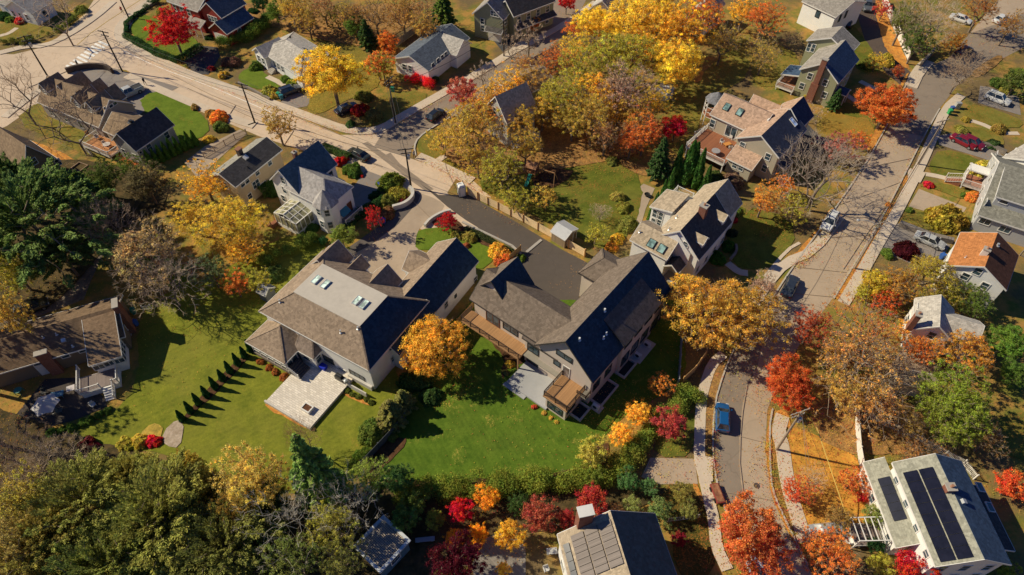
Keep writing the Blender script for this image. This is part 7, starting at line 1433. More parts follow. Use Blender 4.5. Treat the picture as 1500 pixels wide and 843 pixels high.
# right of centre
T('big', (1043,455), 66, (.54,.34,.06), 'huge amber tree between the taupe house and street', i=0, var=.15, fl=.75, base=(1052,520)); T('airy', (1100,462), 52, (.48,.31,.06), 'thinner amber tree arching over the street', fl=.75); T('airy', (1010,425), 34, GOLD, 'left amber boughs beside green bin', fl=.8); T('sparse', (1120,420), 34, TWB, 'bare-topped tree at the pavement by amber trees', fl=.8)
T('airy', (1190,478), 34, (.42,.10,.04), 'feathery dark red tree on the street verge', var=.1, i=1); T('dense', (1158,560), 42, (.50,.13,.035), 'fiery red-orange tree on the bend', var=.12, i=0, fl=.75)
for p, r, c, l, k in (((1262,530), 60, (.56,.33,.09), 'large half-bare tree with orange leaf tips', 'sparse'), ((1240,575), 40, (.50,.34,.08), 'olive-gold half-bare tree behind the fiery one', 'airy'), ((1285,590), 46, (.54,.30,.08), 'brown-gold thin tree above white fence', 'sparse'), ((1273,485), 46, (.55,.25,.06), 'orange thin tree over the brick chimney side', 'sparse'), ((1225,515), 34, (.5,.3,.05), 'yellow-brown tree by the verge', 'sparse'), ((1330,487), 20, (.60,.32,.06), 'small orange tree hiding the white gable', 'smallairy'), ((1310,540), 38, TWB, 'brown bare tree next to the pale garage', 'bare'), ((1330,620), 34, (.36,.24,.05), 'tawny tree at picket fence bend', 'sparse'),
    ((1400,580), 52, (.25,.30,.04), 'big leafy green tree right of pale garage', 'big'), ((1395,615), 36, (.24,.28,.04), 'lower green tree spilling to the picket fence', 'big'), ((1420,515), 40, (.55,.30,.05), 'orange-tipped tree over the grey roof', 'airy'), ((1385,505), 24, (.5,.3,.05), 'small orange tree at the grey roof edge', 'smallairy'), ((1350,512), 26, (.62,.26,.05), 'orange sparse tree beside brick chimney', 'airy'), ((1478,502), 30, (.16,.26,.04), 'bright green round tree at right edge', 'dense'), ((1485,545), 22, (.14,.22,.04), 'second green tree at the right edge', 'dense'), ((1425,440), 28, (.14,.19,.035), 'green tree under the white gable wall', 'big'), ((1360,400), 38, (.42,.34,.05), 'yellow-olive tree before orange-roofed house', 'airy'), ((1320,415), 32, (.45,.26,.05), 'tawny tree left of the yellow-olive one', 'airy'), ((1285,415), 24, (.5,.4,.05), 'yellow bush tree on the street verge', 'small'), ((1265,430), 14, YG, 'low yellow bush at verge end', 'small'), ((1300,440), 20, RORG, 'rusty red small tree in the yellow thicket', 'smallairy'), ((1390,430), 28, (.38,.32,.05), 'yellow-green tree left of the white gable', 'airy'),
    ((1105,788), 58, (.52,.17,.05), 'large salmon orange tree at bottom street edge', 'dense'), ((1168,720), 26, (.58,.15,.04), 'red-orange thin tree on leaf lawn', 'airy'), ((1190,700), 20, TWG, 'pale bare branches above the red-orange tree', 'bare'), ((1222,815), 46, (.62,.25,.05), 'orange tree at the bottom right lawn', 'airy'), ((1332,832), 30, RED, 'red tree below the solar house', 'small'), ((1280,757), 19, (.24,.27,.07), 'grey-green bush tree by solar house pergola', 'small'), ((1250,705), 22, (.55,.2,.05), 'orange sapling at white fence foot', 'smallairy'), ((1263,730), 10, RED, 'tiny red tree near solar house', 'small'), ((1290,825), 20, YG, 'yellow tree at bottom right', 'small'), ((1282,800), 15, DGR, 'dark shrub tree beside the pergola', 'small'), ((1482,712), 26, (.58,.14,.04), 'coral red tree at right edge by solar house', 'small'), ((1472,838), 18, (.22,.27,.04), 'green tree at bottom right corner', 'small'), ((1195,790), 18, ORG, 'orange bush tree beside the curved kerb', 'smallairy'), ((1230,760), 22, (.3,.2,.06), 'brown low tree over silver car', 'smallairy'), ((1450,640), 34, (.30,.17,.05), 'brown thin tree behind solar house', 'sparse'), ((1345,660), 26, (.4,.2,.05), 'rusty thin tree by picket fence', 'sparse')): T(k, p, r, c, l, var=.2)
# golden tree between the two houses, garden strip to the right of the taupe house
T('dense', (631,506), 50, (.62,.38,.055), 'round glowing amber tree between the two big houses', var=.12, i=2, fl=.85, base=(640,540))
for p, r, c, l, k in (((936,606), 21, (.74,.47,.07), 'golden small tree at the lawn corner, upper', 'small'), ((909,636), 20, (.74,.47,.07), 'golden small tree at the lawn corner, lower', 'small'), ((869,663), 26, (.45,.40,.08), 'pale lime-yellow tree at the lawn corner', 'small'), ((967,563), 19, (.6,.28,.05), 'thin orange tree behind the golden pair', 'smallairy'), ((982,620), 27, (.42,.08,.06), 'dull red shrubby tree in the triangular bed', 'small')): T(k, p, r, c, l, var=.15)
hedge([('Q',975,75),('Q',900,60),('Q',860,110),('Q',790,180),('Q',720,250),('Q',660,330)], 3.4, 1.8, (.20,.24,.04), 'broad loose green hedge running down beside lawn trees'); hedge([('Q',700,320),('Q',640,350),('Q',600,360)], 3, 1.5, (.24,.22,.04), 'olive hedge end below lime-yellow tree')
hedge([(590,728),(640,722),(700,716),(760,712),(820,708),(880,700),(925,692)], 3.6, 2.4, (.20,.23,.035), 'long green hedge below the fresh lawn')
for p, r, c, l, k in (((675,749), 21, (.55,.02,.03), 'crimson small tree in bottom garden', 'small'), ((715,732), 21, (.68,.36,.04), 'amber tree right of crimson one', 'small'), ((666,790), 17, (.72,.33,.03), 'orange ball tree left in bottom garden', 'small'), ((699,784), 19, (.72,.36,.03), 'orange ball tree right in the bottom garden', 'small'), ((668,824), 44, (.09,.012,.02), 'very dark maroon tree at bottom edge', 'dense'), ((745,782), 25, (.62,.40,.05), 'yellow tree beside paved parking', 'small'), ((639,760), 17, (.30,.30,.05), 'yellow-green ball tree in bottom garden', 'small'), ((790,756), 29, (.40,.11,.06), 'brownish red tree by the chimney house', 'small'), ((866,735), 27, (.42,.06,.04), 'red tree behind the white-capped chimney', 'small'), ((830,760), 16, (.4,.05,.04), 'small red tree left of chimney', 'small'), ((966,748), 21, (.20,.26,.08), 'bluish green tree right of the bottom house', 'small'), ((926,740), 16, (.28,.30,.09), 'pale green bush tree at bottom house roof', 'small'), ((919,706), 19, (.10,.2,.06), 'dark green tree at the hedge end', 'small'), ((950,712), 15, (.14,.24,.08), 'blue-green tree at hedge end', 'small'), ((1000,722), 17, (.28,.24,.06), 'olive shrub tree by driveway', 'small'), ((1008,750), 16, (.26,.26,.07), 'sage shrub tree on the leafy lawn', 'small'), ((870,700), 18, (.2,.24,.04), 'green bush tree at lime-yellow tree foot', 'small'), ((737,835), 13, GOLD, 'small amber tree at bottom edge', 'small'), ((995,790), 13, (.25,.02,.03), 'dark red shrub tree in shade by bottom house', 'small'), ((603,738), 24, (.20,.25,.05), 'yellow-green tree right of bare branches', 'small'), ((760,740), 18, (.07,.12,.03), 'dark green tree behind the brownish red one', 'small'), ((905,750), 14, BRN, 'brown red bush at the roof ridge', 'small')): T(k, p, r, c, l, var=.15)
for i, (x, y) in enumerate(((575,735),(620,700),(690,720))): shrub(('O', (590,615,692)[i], (455,330,455)[i]), (10,8,8)[i], (.08,.13,.03), ('dark round shrub at the corner of lawn fence','round green ball in the mulch by dark fence','round green ball at the mulch corner')[i])
for i, p in enumerate((('O',775,435),('O',912,430),('O',1032,425),('O',1165,430),('Q',120,410),('Q',245,405),('Q',370,395))): T('baresmall', p, 5.5, (.45,.35,.2), 'wispy newly planted shrub on the mulch edge of the lawn', group='young shrubs along the mulch edge', h=1.1)
# shrubs between the two lawns
for p, r, c, l in (((606,560), 25, (.07,.12,.03), 'dark green shrub mass at white house corner'), ((630,575), 17, (.06,.11,.03), 'dark shrub below the amber tree'), ((545,628), 20, (.12,.16,.03), 'round green shrub by dark fence'), ((530,668), 14, (.14,.20,.03), 'bright green shrub at fence foot'), ((520,680), 11, (.13,.18,.03), 'lower bright green shrub by fence'), ((570,640), 10, (.16,.19,.04), 'small yellow-green shrub by fence')): shrub(p, r, c, l)
T('conifer', (572,603), 28, (.22,.20,.05), 'golden green juniper between the lawns', h=2.6, var=.15); T('conifer', (590,585), 20, (.2,.2,.05), 'smaller golden juniper at the house corner', h=2.2)
for i in range(5): shrub(('J', 505+27*i, 642+12*i), 5.2, (.13,.15,.03), 'clipped green ball edging the window well', group='balls below the window well')
for i in range(4): shrub(('J', 122+35*i, 512+21*i), 6.5, (.36,.15,.04), 'russet ball shrub along the porch wall', group='russet shrubs along the porch')
for p, r, c, l in ((('K',322,520), 7, (.5,.35,.06), 'gold clump in the mulch below the balcony'), (('K',300,560), 6, (.2,.18,.05), 'dull clump at the terrace bed'), (('K',430,712), 5, (.5,.12,.05), 'red clump by terrace step'), (('K',470,738), 4, (.5,.35,.08), 'gold clump by the bay wall'), (('K',505,760), 4, (.55,.4,.08), 'second gold clump by bay'), (('K',530,775), 4, (.5,.38,.07), 'third gold clump by bay'), (('I',680,730), 12, (.55,.03,.03), 'red shrub by gravel bed'), (('I',400,750), 16, (.14,.02,.02), 'dark maroon shrub under the ball row'), (('I',560,740), 14, (.4,.35,.06), 'yellow shrub in front of dark green tree'), (('I',610,740), 12, (.5,.4,.07), 'second yellow shrub in front of dark tree')): shrub(p, r, c, l)
# dark wood at the bottom left
for p, r, c, l, k, h_ in (((118,745), 80, (0.224,0.223,0.051), 'huge spreading dark evergreen, left half', 'yew', 6), ((235,760), 98, (0.240,0.238,0.051), 'huge spreading dark evergreen, centre', 'yew', 6.5), ((330,800), 78, (0.184,0.187,0.045), 'dark evergreen right of the huge one', 'yew', 5.5), ((190,702), 46, (0.288,0.259,0.057), 'upper crown of the evergreen mass by the lawn', 'yew', 5.5), ((272,692), 34, (0.408,0.331,0.067), 'yellow-green crown top at lawn edge', 'yew', 5), ((160,830), 80, (0.184,0.202,0.045), 'dark evergreen at bottom edge', 'yew', 6), ((60,800), 60, (0.288,0.238,0.057), 'olive evergreen in bottom left corner', 'yew', 6), ((385,745), 40, (0.056,0.094,0.033), 'deep green evergreen in the gap', 'yew', 4.5),
    ((60,690), 60, (0.52,0.40,0.290), 'bare brown thicket tree, left edge', 'bare', 6), ((15,668), 44, (0.40,0.28,0.220), 'pinkish bare thicket tree at left edge', 'bare', 6), ((118,682), 30, (0.52,0.40,0.280), 'bare tan thicket by ball shrubs', 'bare', 3.5), ((20,735), 52, (0.46,0.39,0.078), 'olive-gold tree at left edge', 'airy', 7), ((25,810), 50, (0.40,0.31,0.093), 'brown-olive tree in the corner', 'airy', 7), ((374,705), 48, (0.60,0.46,0.120), 'pale golden tree over the lawn edge', 'big', 7), ((350,750), 34, (0.33,0.22,0.044), 'lower golden boughs beside dark evergreen', 'airy', 6),
    ((460,695), 44, (0.20,0.28,0.062), 'tall feathery dark conifer at lawn edge', 'conifer', 9), ((430,760), 52, (0.66,0.60,0.520), 'dead silvery tree with crooked limbs', 'barethin', 9), ((520,740), 46, (0.66,0.60,0.520), 'dead pale tree over the pavilion', 'barethin', 8), ((490,770), 44, (0.43,0.40,0.078), 'yellow-green tree tangled with bare limbs', 'airy', 6), ((430,820), 44, (0.22,0.26,0.062), 'dark olive tree at bottom under bare limbs', 'airy', 6), ((540,700), 34, (0.31,0.37,0.070), 'green tree between bare limbs and hedge', 'airy', 5), ((580,700), 26, (0.09,0.17,0.046), 'dark green tree beside the pavilion roof', 'dense', 4), ((500,830), 36, (0.31,0.31,0.078), 'olive tree at the bottom by the pavilion', 'airy', 5), ((590,760), 22, (0.11,0.19,0.046), 'dark green tree right of the pavilion', 'small', 3), ((395,800), 40, (0.064,0.108,0.033), 'black-green evergreen at bottom', 'yew', 4.5), ((300,720), 34, (0.264,0.238,0.057), 'olive crown between evergreen and golden tree', 'yew', 5), ((440,640), 26, (0.45,0.28,0.160), 'wispy bare tree over the lawn below patio', 'bare', 5)): T(k, p, r, c, l, h=h_, var=.2)
# fallen leaves: thousands of single leaves, more than anyone could count
rs = np.random.RandomState(5); P = []
for p, r, n in (((631,540),70,700),((760,650),110,350),((900,600),60,700),((485,150),60,900),((252,70),50,500),((1060,520),80,900),((1160,600),60,800),((1250,600),110,2600),((1302,180),60,700),((1200,330),90,1000),((920,150),120,2500),((320,380),90,900),((210,420),110,1000),((250,520),110,400),((1180,720),90,1800),((1330,440),90,1200),((850,230),90,1200),((560,60),90,1200),((980,700),60,500),((1060,780),60,600),((700,250),60,500)):
    c = W(p); R_ = r*depth(p)/FPX; a = rs.uniform(0, 6.283, n); q = R_*rs.uniform(0, 1, n)**.6; P.append(np.stack([c.x+q*np.cos(a), c.y+q*np.sin(a), rs.uniform(.16, .2, n)], 1))
for line, n in (([(1230,318),(1190,372),(1165,392)], 900), ([(1350,205),(1319,270),(1291,325),(1263,370),(1221,440)], 1400), ([(1124,640),(1130,702),(1152,762),(1185,829)], 1300), ([(1046,593),(1043,660),(1049,706)], 700), ([(282,116),(395,157),(463,185),(549,199)], 900), ([(579,186),(651,145),(748,84)], 700), ([(1333,114),(1286,214),(1228,302)], 900), ([(610,230),(655,255),(700,280)], 400), ([(700,275),(760,310),(850,375)], 300)):
    Q = [W(p) for p in line]
    for a, b in zip(Q, Q[1:]):
        m = int(n/(len(Q)-1)); t = rs.uniform(0, 1, m); P.append(np.stack([a.x+(b.x-a.x)*t+rs.normal(0, .45, m), a.y+(b.y-a.y)*t+rs.normal(0, .45, m), rs.uniform(.17, .21, m)], 1))
for x, y, r in LITTER: m = int(min(700, 40+26*r*r)); a = rs.uniform(0, 6.283, m); q = r*1.35*rs.uniform(0, 1, m)**.6; P.append(np.stack([x+q*np.cos(a)+.2*r, y+q*np.sin(a)-.15*r, rs.uniform(.17, .2, m)], 1))
P = np.vstack(P); U, V = orient(rs, np.array([[0, 0, 1.]]).repeat(len(P), 0), len(P), .085, 1, .35)
o = bpy.data.objects.new('fallen_leaves', quads_mesh('fallen_leaves', P, U, V, LEAF)); C.objects.link(o); o.color = (.40, .22, .05, .9); o['kind'] = 'stuff'; tag(o, 'fallen gold and orange leaves scattered over lawns and roads')
# ---------------------------------------------------------------- vehicles
TYRE = m_plain('tyre_rubber', (.02, .02, .02), .85, .2); RIM = m_plain('wheel_rim', (.45, .45, .46), .35, .6, .6); LAMP = m_plain('headlight', (.8, .8, .78), .15, .7); TAIL = m_plain('tail_light', (.4, .02, .015), .2, .6); CARGLASS = m_glass('car_glass', (.015, .02, .025), .05, .8)
def m_paint(name, col):
    if name in MATS: return MATS[name]
    m, nt, out = _new(name); v = obc(nt); b = bsdf(nt, out, mixc(nt, noise(nt, v, 3, 4), sc(col, .9), sc(col, 1.1)), .28, .5)
    b.inputs['Coat Weight'].default_value = .6; b.inputs['Coat Roughness'].default_value = .08; MATS[name] = m; return m
def loft(mb, secs, close=True):
    """secs: list of rings (same count) of points"""
    n = len(secs[0]); b = len(mb.v)
    for s in secs: mb.v += [tuple(p) for p in s]
    for i in range(len(secs)-1):
        for j in range(n): j2 = (j+1) % n; mb.f.append((b+i*n+j, b+i*n+j2, b+(i+1)*n+j2, b+(i+1)*n+j))
    mb.f.append(tuple(b+j for j in range(n))[::-1]); mb.f.append(tuple(b+(len(secs)-1)*n+j for j in range(n))); return mb
def car(kind, p, q, col, label, name='parked_car', cat='car', rack=False):
    """p: survey point under the middle, q: a point it faces"""
    a, b = W(p), W(q); rz = math.atan2(b.y-a.y, b.x-a.x); root = empty(name, (a.x, a.y, .02), rz); tag(root, label, cat, 'vehicles parked on streets and drives')
    paint = m_paint('paint_%d' % (len(MATS)), col)
    S = {'sedan': dict(L=4.7, W_=1.82, belt=.92, roof=1.42, hood=.86, c=(-1.65, -1.05, .55, 1.25), tail=.92), 'suv': dict(L=4.6, W_=1.88, belt=1.05, roof=1.68, hood=1.0, c=(-2.15, -1.85, .45, 1.15), tail=1.05),
         'hatch': dict(L=4.2, W_=1.8, belt=.95, roof=1.5, hood=.88, c=(-2.0, -1.5, .3, 1.15), tail=.95), 'pickup': dict(L=5.6, W_=1.98, belt=1.15, roof=1.82, hood=1.1, c=(-.75, -.55, .85, 1.4), tail=1.12)}[kind]
    L, w, belt, hood = S['L'], S['W_']/2, S['belt'], S['hood']
    xs = [-L/2, -L/2+.08, -L/2+.4, -L*.2, L*.12, L*.25, L/2-.5, L/2-.12, L/2]
    wd = [.82, .93, 1, 1, 1, 1, .98, .9, .74]; tp = [belt-.12, belt-.03, belt, belt, belt, belt-.02, hood-.05, hood-.17, hood-.32]; bt = [.42, .3, .24, .22, .22, .22, .24, .3, .4]
    if kind == 'pickup': tp[0] = belt-.04; 
    secs = []
    for x, k, t, b0 in zip(xs, wd, tp, bt):
        ww = w*k; secs.append([(x, -ww*.93, b0), (x, -ww, b0+.15), (x, -ww*1.0, (b0+t)/2), (x, -ww*.95, t-.1), (x, -ww*.84, t), (x, 0, t+.03), (x, ww*.84, t), (x, ww*.95, t-.1), (x, ww, (b0+t)/2), (x, ww, b0+.15), (x, ww*.93, b0)])
    loft(MB(), secs).build('body', paint, root, smooth=False, bevel=.02)
    c0, c1, c2, c3 = S['c']; rf = S['roof']; wb, wt = w*.88, w*.62
    g = MB(); lo, hi = belt-.03, rf-.03; ring = lambda x0, x1, ww, z: [(x0, -ww, z), (x1, -ww, z), (x1, ww, z), (x0, ww, z)]
    loft(g, [ring(c0, c3, wb, lo), ring(c1, c2, wt, hi)]).build('windows', CARGLASS, root)
    r_ = MB(); loft(r_, [ring(c1-.04, c2+.04, wt+.03, rf-.05), ring(c1+.02, c2-.04, wt-.06, rf+.01)]); 
    ro = r_.build('roof', paint, root, bevel=.02)
    pl = MB()
    for s_ in (-1, 1):
        for xa, xb in ((c0, c1), ((c0+c3)/2, (c1+c2)/2), (c3, c2)): pl.bar((xa, s_*wb, lo), (xb, s_*wt, hi), .07, .07)
    pl.build('pillar_frame', paint, root)
    if kind == 'pickup':
        m = MB(); m.box(-L/2+.12, c0-.12, -w*.8, w*.8, belt+.005, belt+.03); m.build('truck_bed', m_plain('bed_liner', (.03, .03, .03)), root)
        MB().box(-L/2+.04, c0-.1, -w*.86, -w*.78, belt, belt+.12).build('bed_rail', paint, root); MB().box(-L/2+.04, c0-.1, w*.78, w*.86, belt, belt+.12).build('bed_rail', paint, root)
    if rack or kind == 'suv':
        for s_ in (-1, 1): MB().bar((c1+.1, s_*wt*.9, rf+.05), (c2-.2, s_*wt*.9, rf+.05), .05).build('roof_rail', DARKMETAL, root)
    rr = .34 if kind != 'pickup' else .4
    for sx in (-1, 1):
        for sy in (-1, 1):
            x = sx*L*.31; t = MB(); ring_ = []
            for k_, (rad, off) in enumerate(((rr*.6, -.11), (rr, -.11), (rr, .11), (rr*.6, .11))): ring_.append([(x+rad*math.cos(2*math.pi*j/18), sy*(w-.09)+off*sy, rr+rad*math.sin(2*math.pi*j/18)) for j in range(18)])
            loft(t, ring_); ty = t.build('wheel', TYRE, root); d = MB(); loft(d, [[(x+rr*.6*math.cos(2*math.pi*j/12), sy*(w+o), rr+rr*.6*math.sin(2*math.pi*j/12)) for j in range(12)] for o in (.0, .03)]); d.build('rim', RIM, ty)
    for sy in (-1, 1):
        MB().box(L/2-.16, L/2-.02, sy*w*.62-.17, sy*w*.62+.17, hood-.36, hood-.2).build('headlight', LAMP, root)
        MB().box(-L/2-.015, -L/2+.06, sy*w*.66-.12, sy*w*.66+.12, belt-.34, belt-.14).build('tail_light', TAIL, root)
        MB().box(c3-.25, c3-.08, sy*(w+.12)-.07, sy*(w+.12)+.07, belt-.02, belt+.14).build('mirror', paint, root)
    MB().box(L/2-.06, L/2+.015, -w*.4, w*.4, .45, .6).build('grille', DARKMETAL, root); return root
car('pickup', ('A2',690,262), ('A2',600,300), (.5, .5, .48), 'pale grey pickup truck parked outside the brown dormered house', 'pickup_truck', 'pickup truck')
car('suv', ('B',228,412), ('B',300,385), (.03, .04, .06), 'dark blue car nose-in beside green bins by the yellow tree')
car('sedan', ('B',475,490), ('B',520,470), (.015, .02, .035), 'black car in shade under the big yellow tree')
car('hatch', ('B',868,518), ('B',915,480), (.02, .025, .03), 'black hatchback on shaded side street beside pink shrubs')
car('sedan', ('F',530,150), ('F',480,125), (.03, .035, .03), 'dark sedan parked behind the round hedge of the slate-roofed house')
car('hatch', ('L',292,707), ('L',292,640), (.01, .09, .26), 'bright blue car at the kerb of the shaded bend')
car('suv', ('H',342,388), ('H',310,440), (.72, .72, .7), 'white car with open roof parked under the big bare tree')
car('suv', ('D',1082,448), ('D',1150,475), (.74, .74, .72), 'white suv alone on the upper right driveway')
car('sedan', ('D',932,636), ('D',990,665), (.22, .01, .02), 'maroon car on the driveway above the shaded lawn')
car('hatch', ('R2',600,165), ('R2',660,195), (.2, .01, .02), 'second maroon car, tucked behind the first beside the stone wall')
car('sedan', ('H',782,470), ('H',850,500), (.5, .5, .48), 'silver sedan beside the dark red weeping shrub')
car('sedan', ('D',920,95), ('D',965,110), (.72, .72, .7), 'white sedan at top right beneath the thin trees')
car('sedan', ('D',1098,95), ('D',1150,70), (.7, .7, .68), 'white sedan nearest top right corner by leaning trunk')
car('pickup', ('D',508,35), ('D',512,90), (.10, .11, .12), 'dark grey pickup on the brown driveway at top', 'pickup_truck', 'pickup truck')
car('hatch', ('D',425,112), ('D',440,80), (.02, .02, .02), 'black car behind the top white house')
car('sedan', ('D',935,235), ('D',975,215), (.015, .02, .05), 'dark blue car in road shade upper right')
car('hatch', ('D',312,645), ('D',360,655), (.35, .01, .015), 'red car in shade beside the tan house')
car('sedan', ('L',590,130), ('L',610,90), (.03, .04, .06), 'dark car half under the orange tree by kerb')
car('sedan', ('R',15,815), ('R',30,870), (.35, .42, .55), 'pale blue car cut by the bottom edge')
car('sedan', ('R',335,655), ('R',380,650), (.35, .37, .4), 'silver car under the lower orange tree')
car('suv', ('E',150,765), ('E',190,750), (.02, .02, .02), 'black suv in tree shade behind the long brown house')
# ---------------------------------------------------------------- people
def person(p, face, label, top, leg, walk=.0, hm=1.72):
    a = W(p); b = W(face); rz = math.atan2(b.y-a.y, b.x-a.x); k = hm/1.72; s = walk
    J = {'pel': (0,0,.95), 'chest': (0,0,1.28), 'neck': (.01,0,1.48), 'head': (.02,0,1.6), 'top': (.02,0,1.7)}
    vs = [J['pel'], J['chest'], J['neck'], J['head'], J['top']]; rad = [.15, .17, .06, .1, .07]; ed = [(0,1),(1,2),(2,3),(3,4)]
    for sd in (-1, 1):
        n = len(vs); f = s*sd; vs += [(0,sd*.1,.88), (.12*abs(s)+.2*f,sd*.11,.5), (.36*f,sd*.11,.08), (.36*f+.16,sd*.12,.04)]; rad += [.1, .065, .045, .04]; ed += [(0,n),(n,n+1),(n+1,n+2),(n+2,n+3)]
        n = len(vs); vs += [(0,sd*.2,1.38), (-.12*f,sd*.26,1.12), (-.3*f+.08,sd*.24,.88), (-.34*f+.12,sd*.24,.8)]; rad += [.065, .045, .035, .035]; ed += [(1,n),(n,n+1),(n+1,n+2),(n+2,n+3)]
    me = bpy.data.meshes.new('person'); me.from_pydata([(x*k, y*k, z*k) for x, y, z in vs], ed, []); o = bpy.data.objects.new('person', me); C.objects.link(o)
    sk = o.modifiers.new('skin', 'SKIN'); ly = me.skin_vertices[0] if len(me.skin_vertices) else None
    if ly is None: bpy.context.view_layer.update(); ly = me.skin_vertices[0]
    for i, r in enumerate(rad): ly.data[i].radius = (r*k, r*k*.9)
    ly.data[0].use_root = True; sb = o.modifiers.new('sub', 'SUBSURF'); sb.levels = sb.render_levels = 1
    m, nt, out = _new('person_clothes'); sx = nt.nodes.new('ShaderNodeSeparateXYZ'); nt.links.new(obc(nt), sx.inputs[0])
    c = ramp(nt, mathn(nt, 'DIVIDE', sx.outputs[2], 2.0), [(0, (.03,.025,.02)), (.05, leg), (.48, top), (.745, (.45,.26,.18)), (.815, (.05,.03,.02))], 'CONSTANT'); bsdf(nt, out, c, .8, .2); me.materials.append(m)
    o.location = (a.x, a.y, .15); o.rotation_euler = (0, 0, rz); return tag(o, label, 'person')
person(('A',543,62), ('A',560,70), 'person in red top and black trousers crossing near the corner pole', (.5,.05,.03), (.03,.03,.04), .5)
person(('A',643,378), ('A',660,384), 'walker in dark clothes on the sidewalk above the green lawn', (.03,.02,.025), (.02,.02,.03), .5)
person(('F',774,158), ('F',790,168), 'walker in grey top and dark trousers beside the curved kerb', (.3,.28,.28), (.02,.02,.03), .4)
person(('A',350,300), ('A',360,300), 'figure in dark jacket by the crosswalk behind the brown house', (.05,.04,.04), (.03,.03,.03), .3)
person(('R',285,680), ('R',300,690), 'person in black at the foot of the curved sidewalk, lower right', (.02,.02,.03), (.02,.02,.02), .4)
# ---------------------------------------------------------------- street furniture
POLE = m_wood('pole_wood', (.20, .145, .10), .3, 2); POLED = m_plain('pole_dark', (.045, .035, .028), .9); GALV = m_plain('galvanised', (.5, .5, .48), .4, .5, .3); WIRE = m_plain('wire_black', (.03, .03, .03), .6)
POLES = []
def pole(p, hm, label, mat=POLE, arm=0, top=None, name='utility_pole', trans=False, lamp=0):
    a = W(p); root = empty(name, a); tag(root, label, 'utility pole' if 'pole' in name else 'street lamp', 'utility poles along the streets'); t = Vector((0, 0, hm))
    if top:      # leaning
        b = W(top, hm); t = Vector((b.x-a.x, b.y-a.y, hm))
    MB().tube([(0,0,0), t*.5, t], [.17, .145, .11], 8).build('pole', mat, root)
    d = Vector((math.cos(arm), math.sin(arm), 0))
    for k, w_ in ((.97, 1.3), (.88, .9)):
        c = t*k; m = MB(); m.bar(c-d*w_+Vector((.0,.14,0)), c+d*w_+Vector((0,.14,0)), .11, .13); cr = m.build('crossarm', mat, root); i_ = MB()
        for s_ in (-.9, -.45, .45, .9): i_.lathe(c+d*w_*s_+Vector((0,.14,.06)), [(.05, 0), (.06, .06), (.03, .12), (.05, .16)], 8)
        i_.build('insulator', GALV, cr)
    if trans: MB().lathe(t*.8+Vector((.35, 0, -.4)), [(.2, 0), (.26, .08), (.26, .8), (.2, .88), (.06, .95)], 12).build('transformer', GALV, root)
    POLES.append(a+t); return root
pole(('A',218,350), 9.5, 'dark utility pole on the corner left of the brown house', POLED, R(30), trans=True); pole(('A',541,318), 9.0, 'dark utility pole by the stone wall at the crosswalk end', POLED, R(-20)); pole(('A',1125,545), 8.6, 'dark utility pole beside the road near the golden bare shrub', POLED, R(-20))
pole(('F',760,290), 8.5, 'utility pole where the main road meets the new asphalt drive', POLED, R(10), trans=True); pole(('B',690,545), 9.5, 'utility pole on the side street corner opposite', POLED, R(60)); pole(('A',568,80), 9.0, 'utility pole at top of the junction beside the person in red', POLED, R(30))
pole(('R',112,290), 9.5, 'sunlit leaning utility pole with guy wires on the leaf-covered corner lot', m_wood('pole_pale', (.42, .33, .24), .3, 2), R(20), trans=True); pole(('C',115,250), 8.0, 'utility pole by the driveway of the sage house', POLED, R(60)); pole(('H',735,125), 9.5, 'pale utility pole on the right street verge above the shaded lawn', m_wood('pole_pale', (.42, .33, .24), .3, 2), R(20))
root = pole(('H',455,585), 10.0, 'tall pale pole with curved lamp arm on the right street verge', m_wood('pole_pale', (.42, .33, .24), .3, 2), R(20), name='street_lamp')
t = Vector((0, 0, 9.2)); la = MB(); la.tube([t, t+Vector((-.9, .2, .5)), t+Vector((-2.0, .5, .75)), t+Vector((-2.9, .7, .6))], .05, 6).build('lamp_arm', GALV, root)
MB().lathe(t+Vector((-3.0, .72, .45)), [(.1, 0), (.24, .04), (.22, .16), (.08, .24)], 10).build('lamp_head', GALV, root)
def wire(a, b, sag, label, r=.022, cat='overhead wire', off=0):
    a, b = Vector(a), Vector(b); c0 = (a+b)/2; pts = []
    for i in range(17):
        t = i/16; q = a.lerp(b, t)-c0; q.z -= sag*4*t*(1-t); pts.append(q)
    o = MB().tube(pts, r, 4).build('overhead_wire', WIRE); o.location = c0; return tag(o, label, cat, 'overhead wires between the poles')
LW_ = 'thin black overhead wire strung between utility poles'
for i, j in ((0, 1), (1, 2), (2, 3), (3, 4), (0, 5), (4, 7), (8, 9)):
    for off in (-.9, .9): wire(POLES[i]+Vector((off*.4, off, 0)), POLES[j]+Vector((off*.4, off, 0)), 1.0, LW_)
    wire(POLES[i]-Vector((0, 0, 1.6)), POLES[j]-Vector((0, 0, 1.6)), 1.2, LW_, .045)
wire(POLES[9], POLES[9]+Vector((-14, -30, -1)), 1, LW_); wire(POLES[3], W(('F',390,110), 7), .5, LW_)
g = POLES[6]
for k, (px, py) in enumerate((('a', 0),)): pass
o = MB().tube([Vector((0,0,0)), W(('R',465,715), .1)-g], .02, 4).build('guy_wire', WIRE); o.location = g; tag(o, 'yellow sleeved guy wire running from the leaning pole to the ground', 'guy wire')
q0, q1 = W(('R',290,190), 5.5), W(('R',465,715), .1); o = MB().tube([Vector((0,0,0)), q1-q0], .055, 6).build('guy_guard', m_plain('yellow_sleeve', (.7, .5, .12), .5)); o.location = q0; tag(o, 'long yellow guard sleeve on the guy wire across orange lawn', 'guy guard')
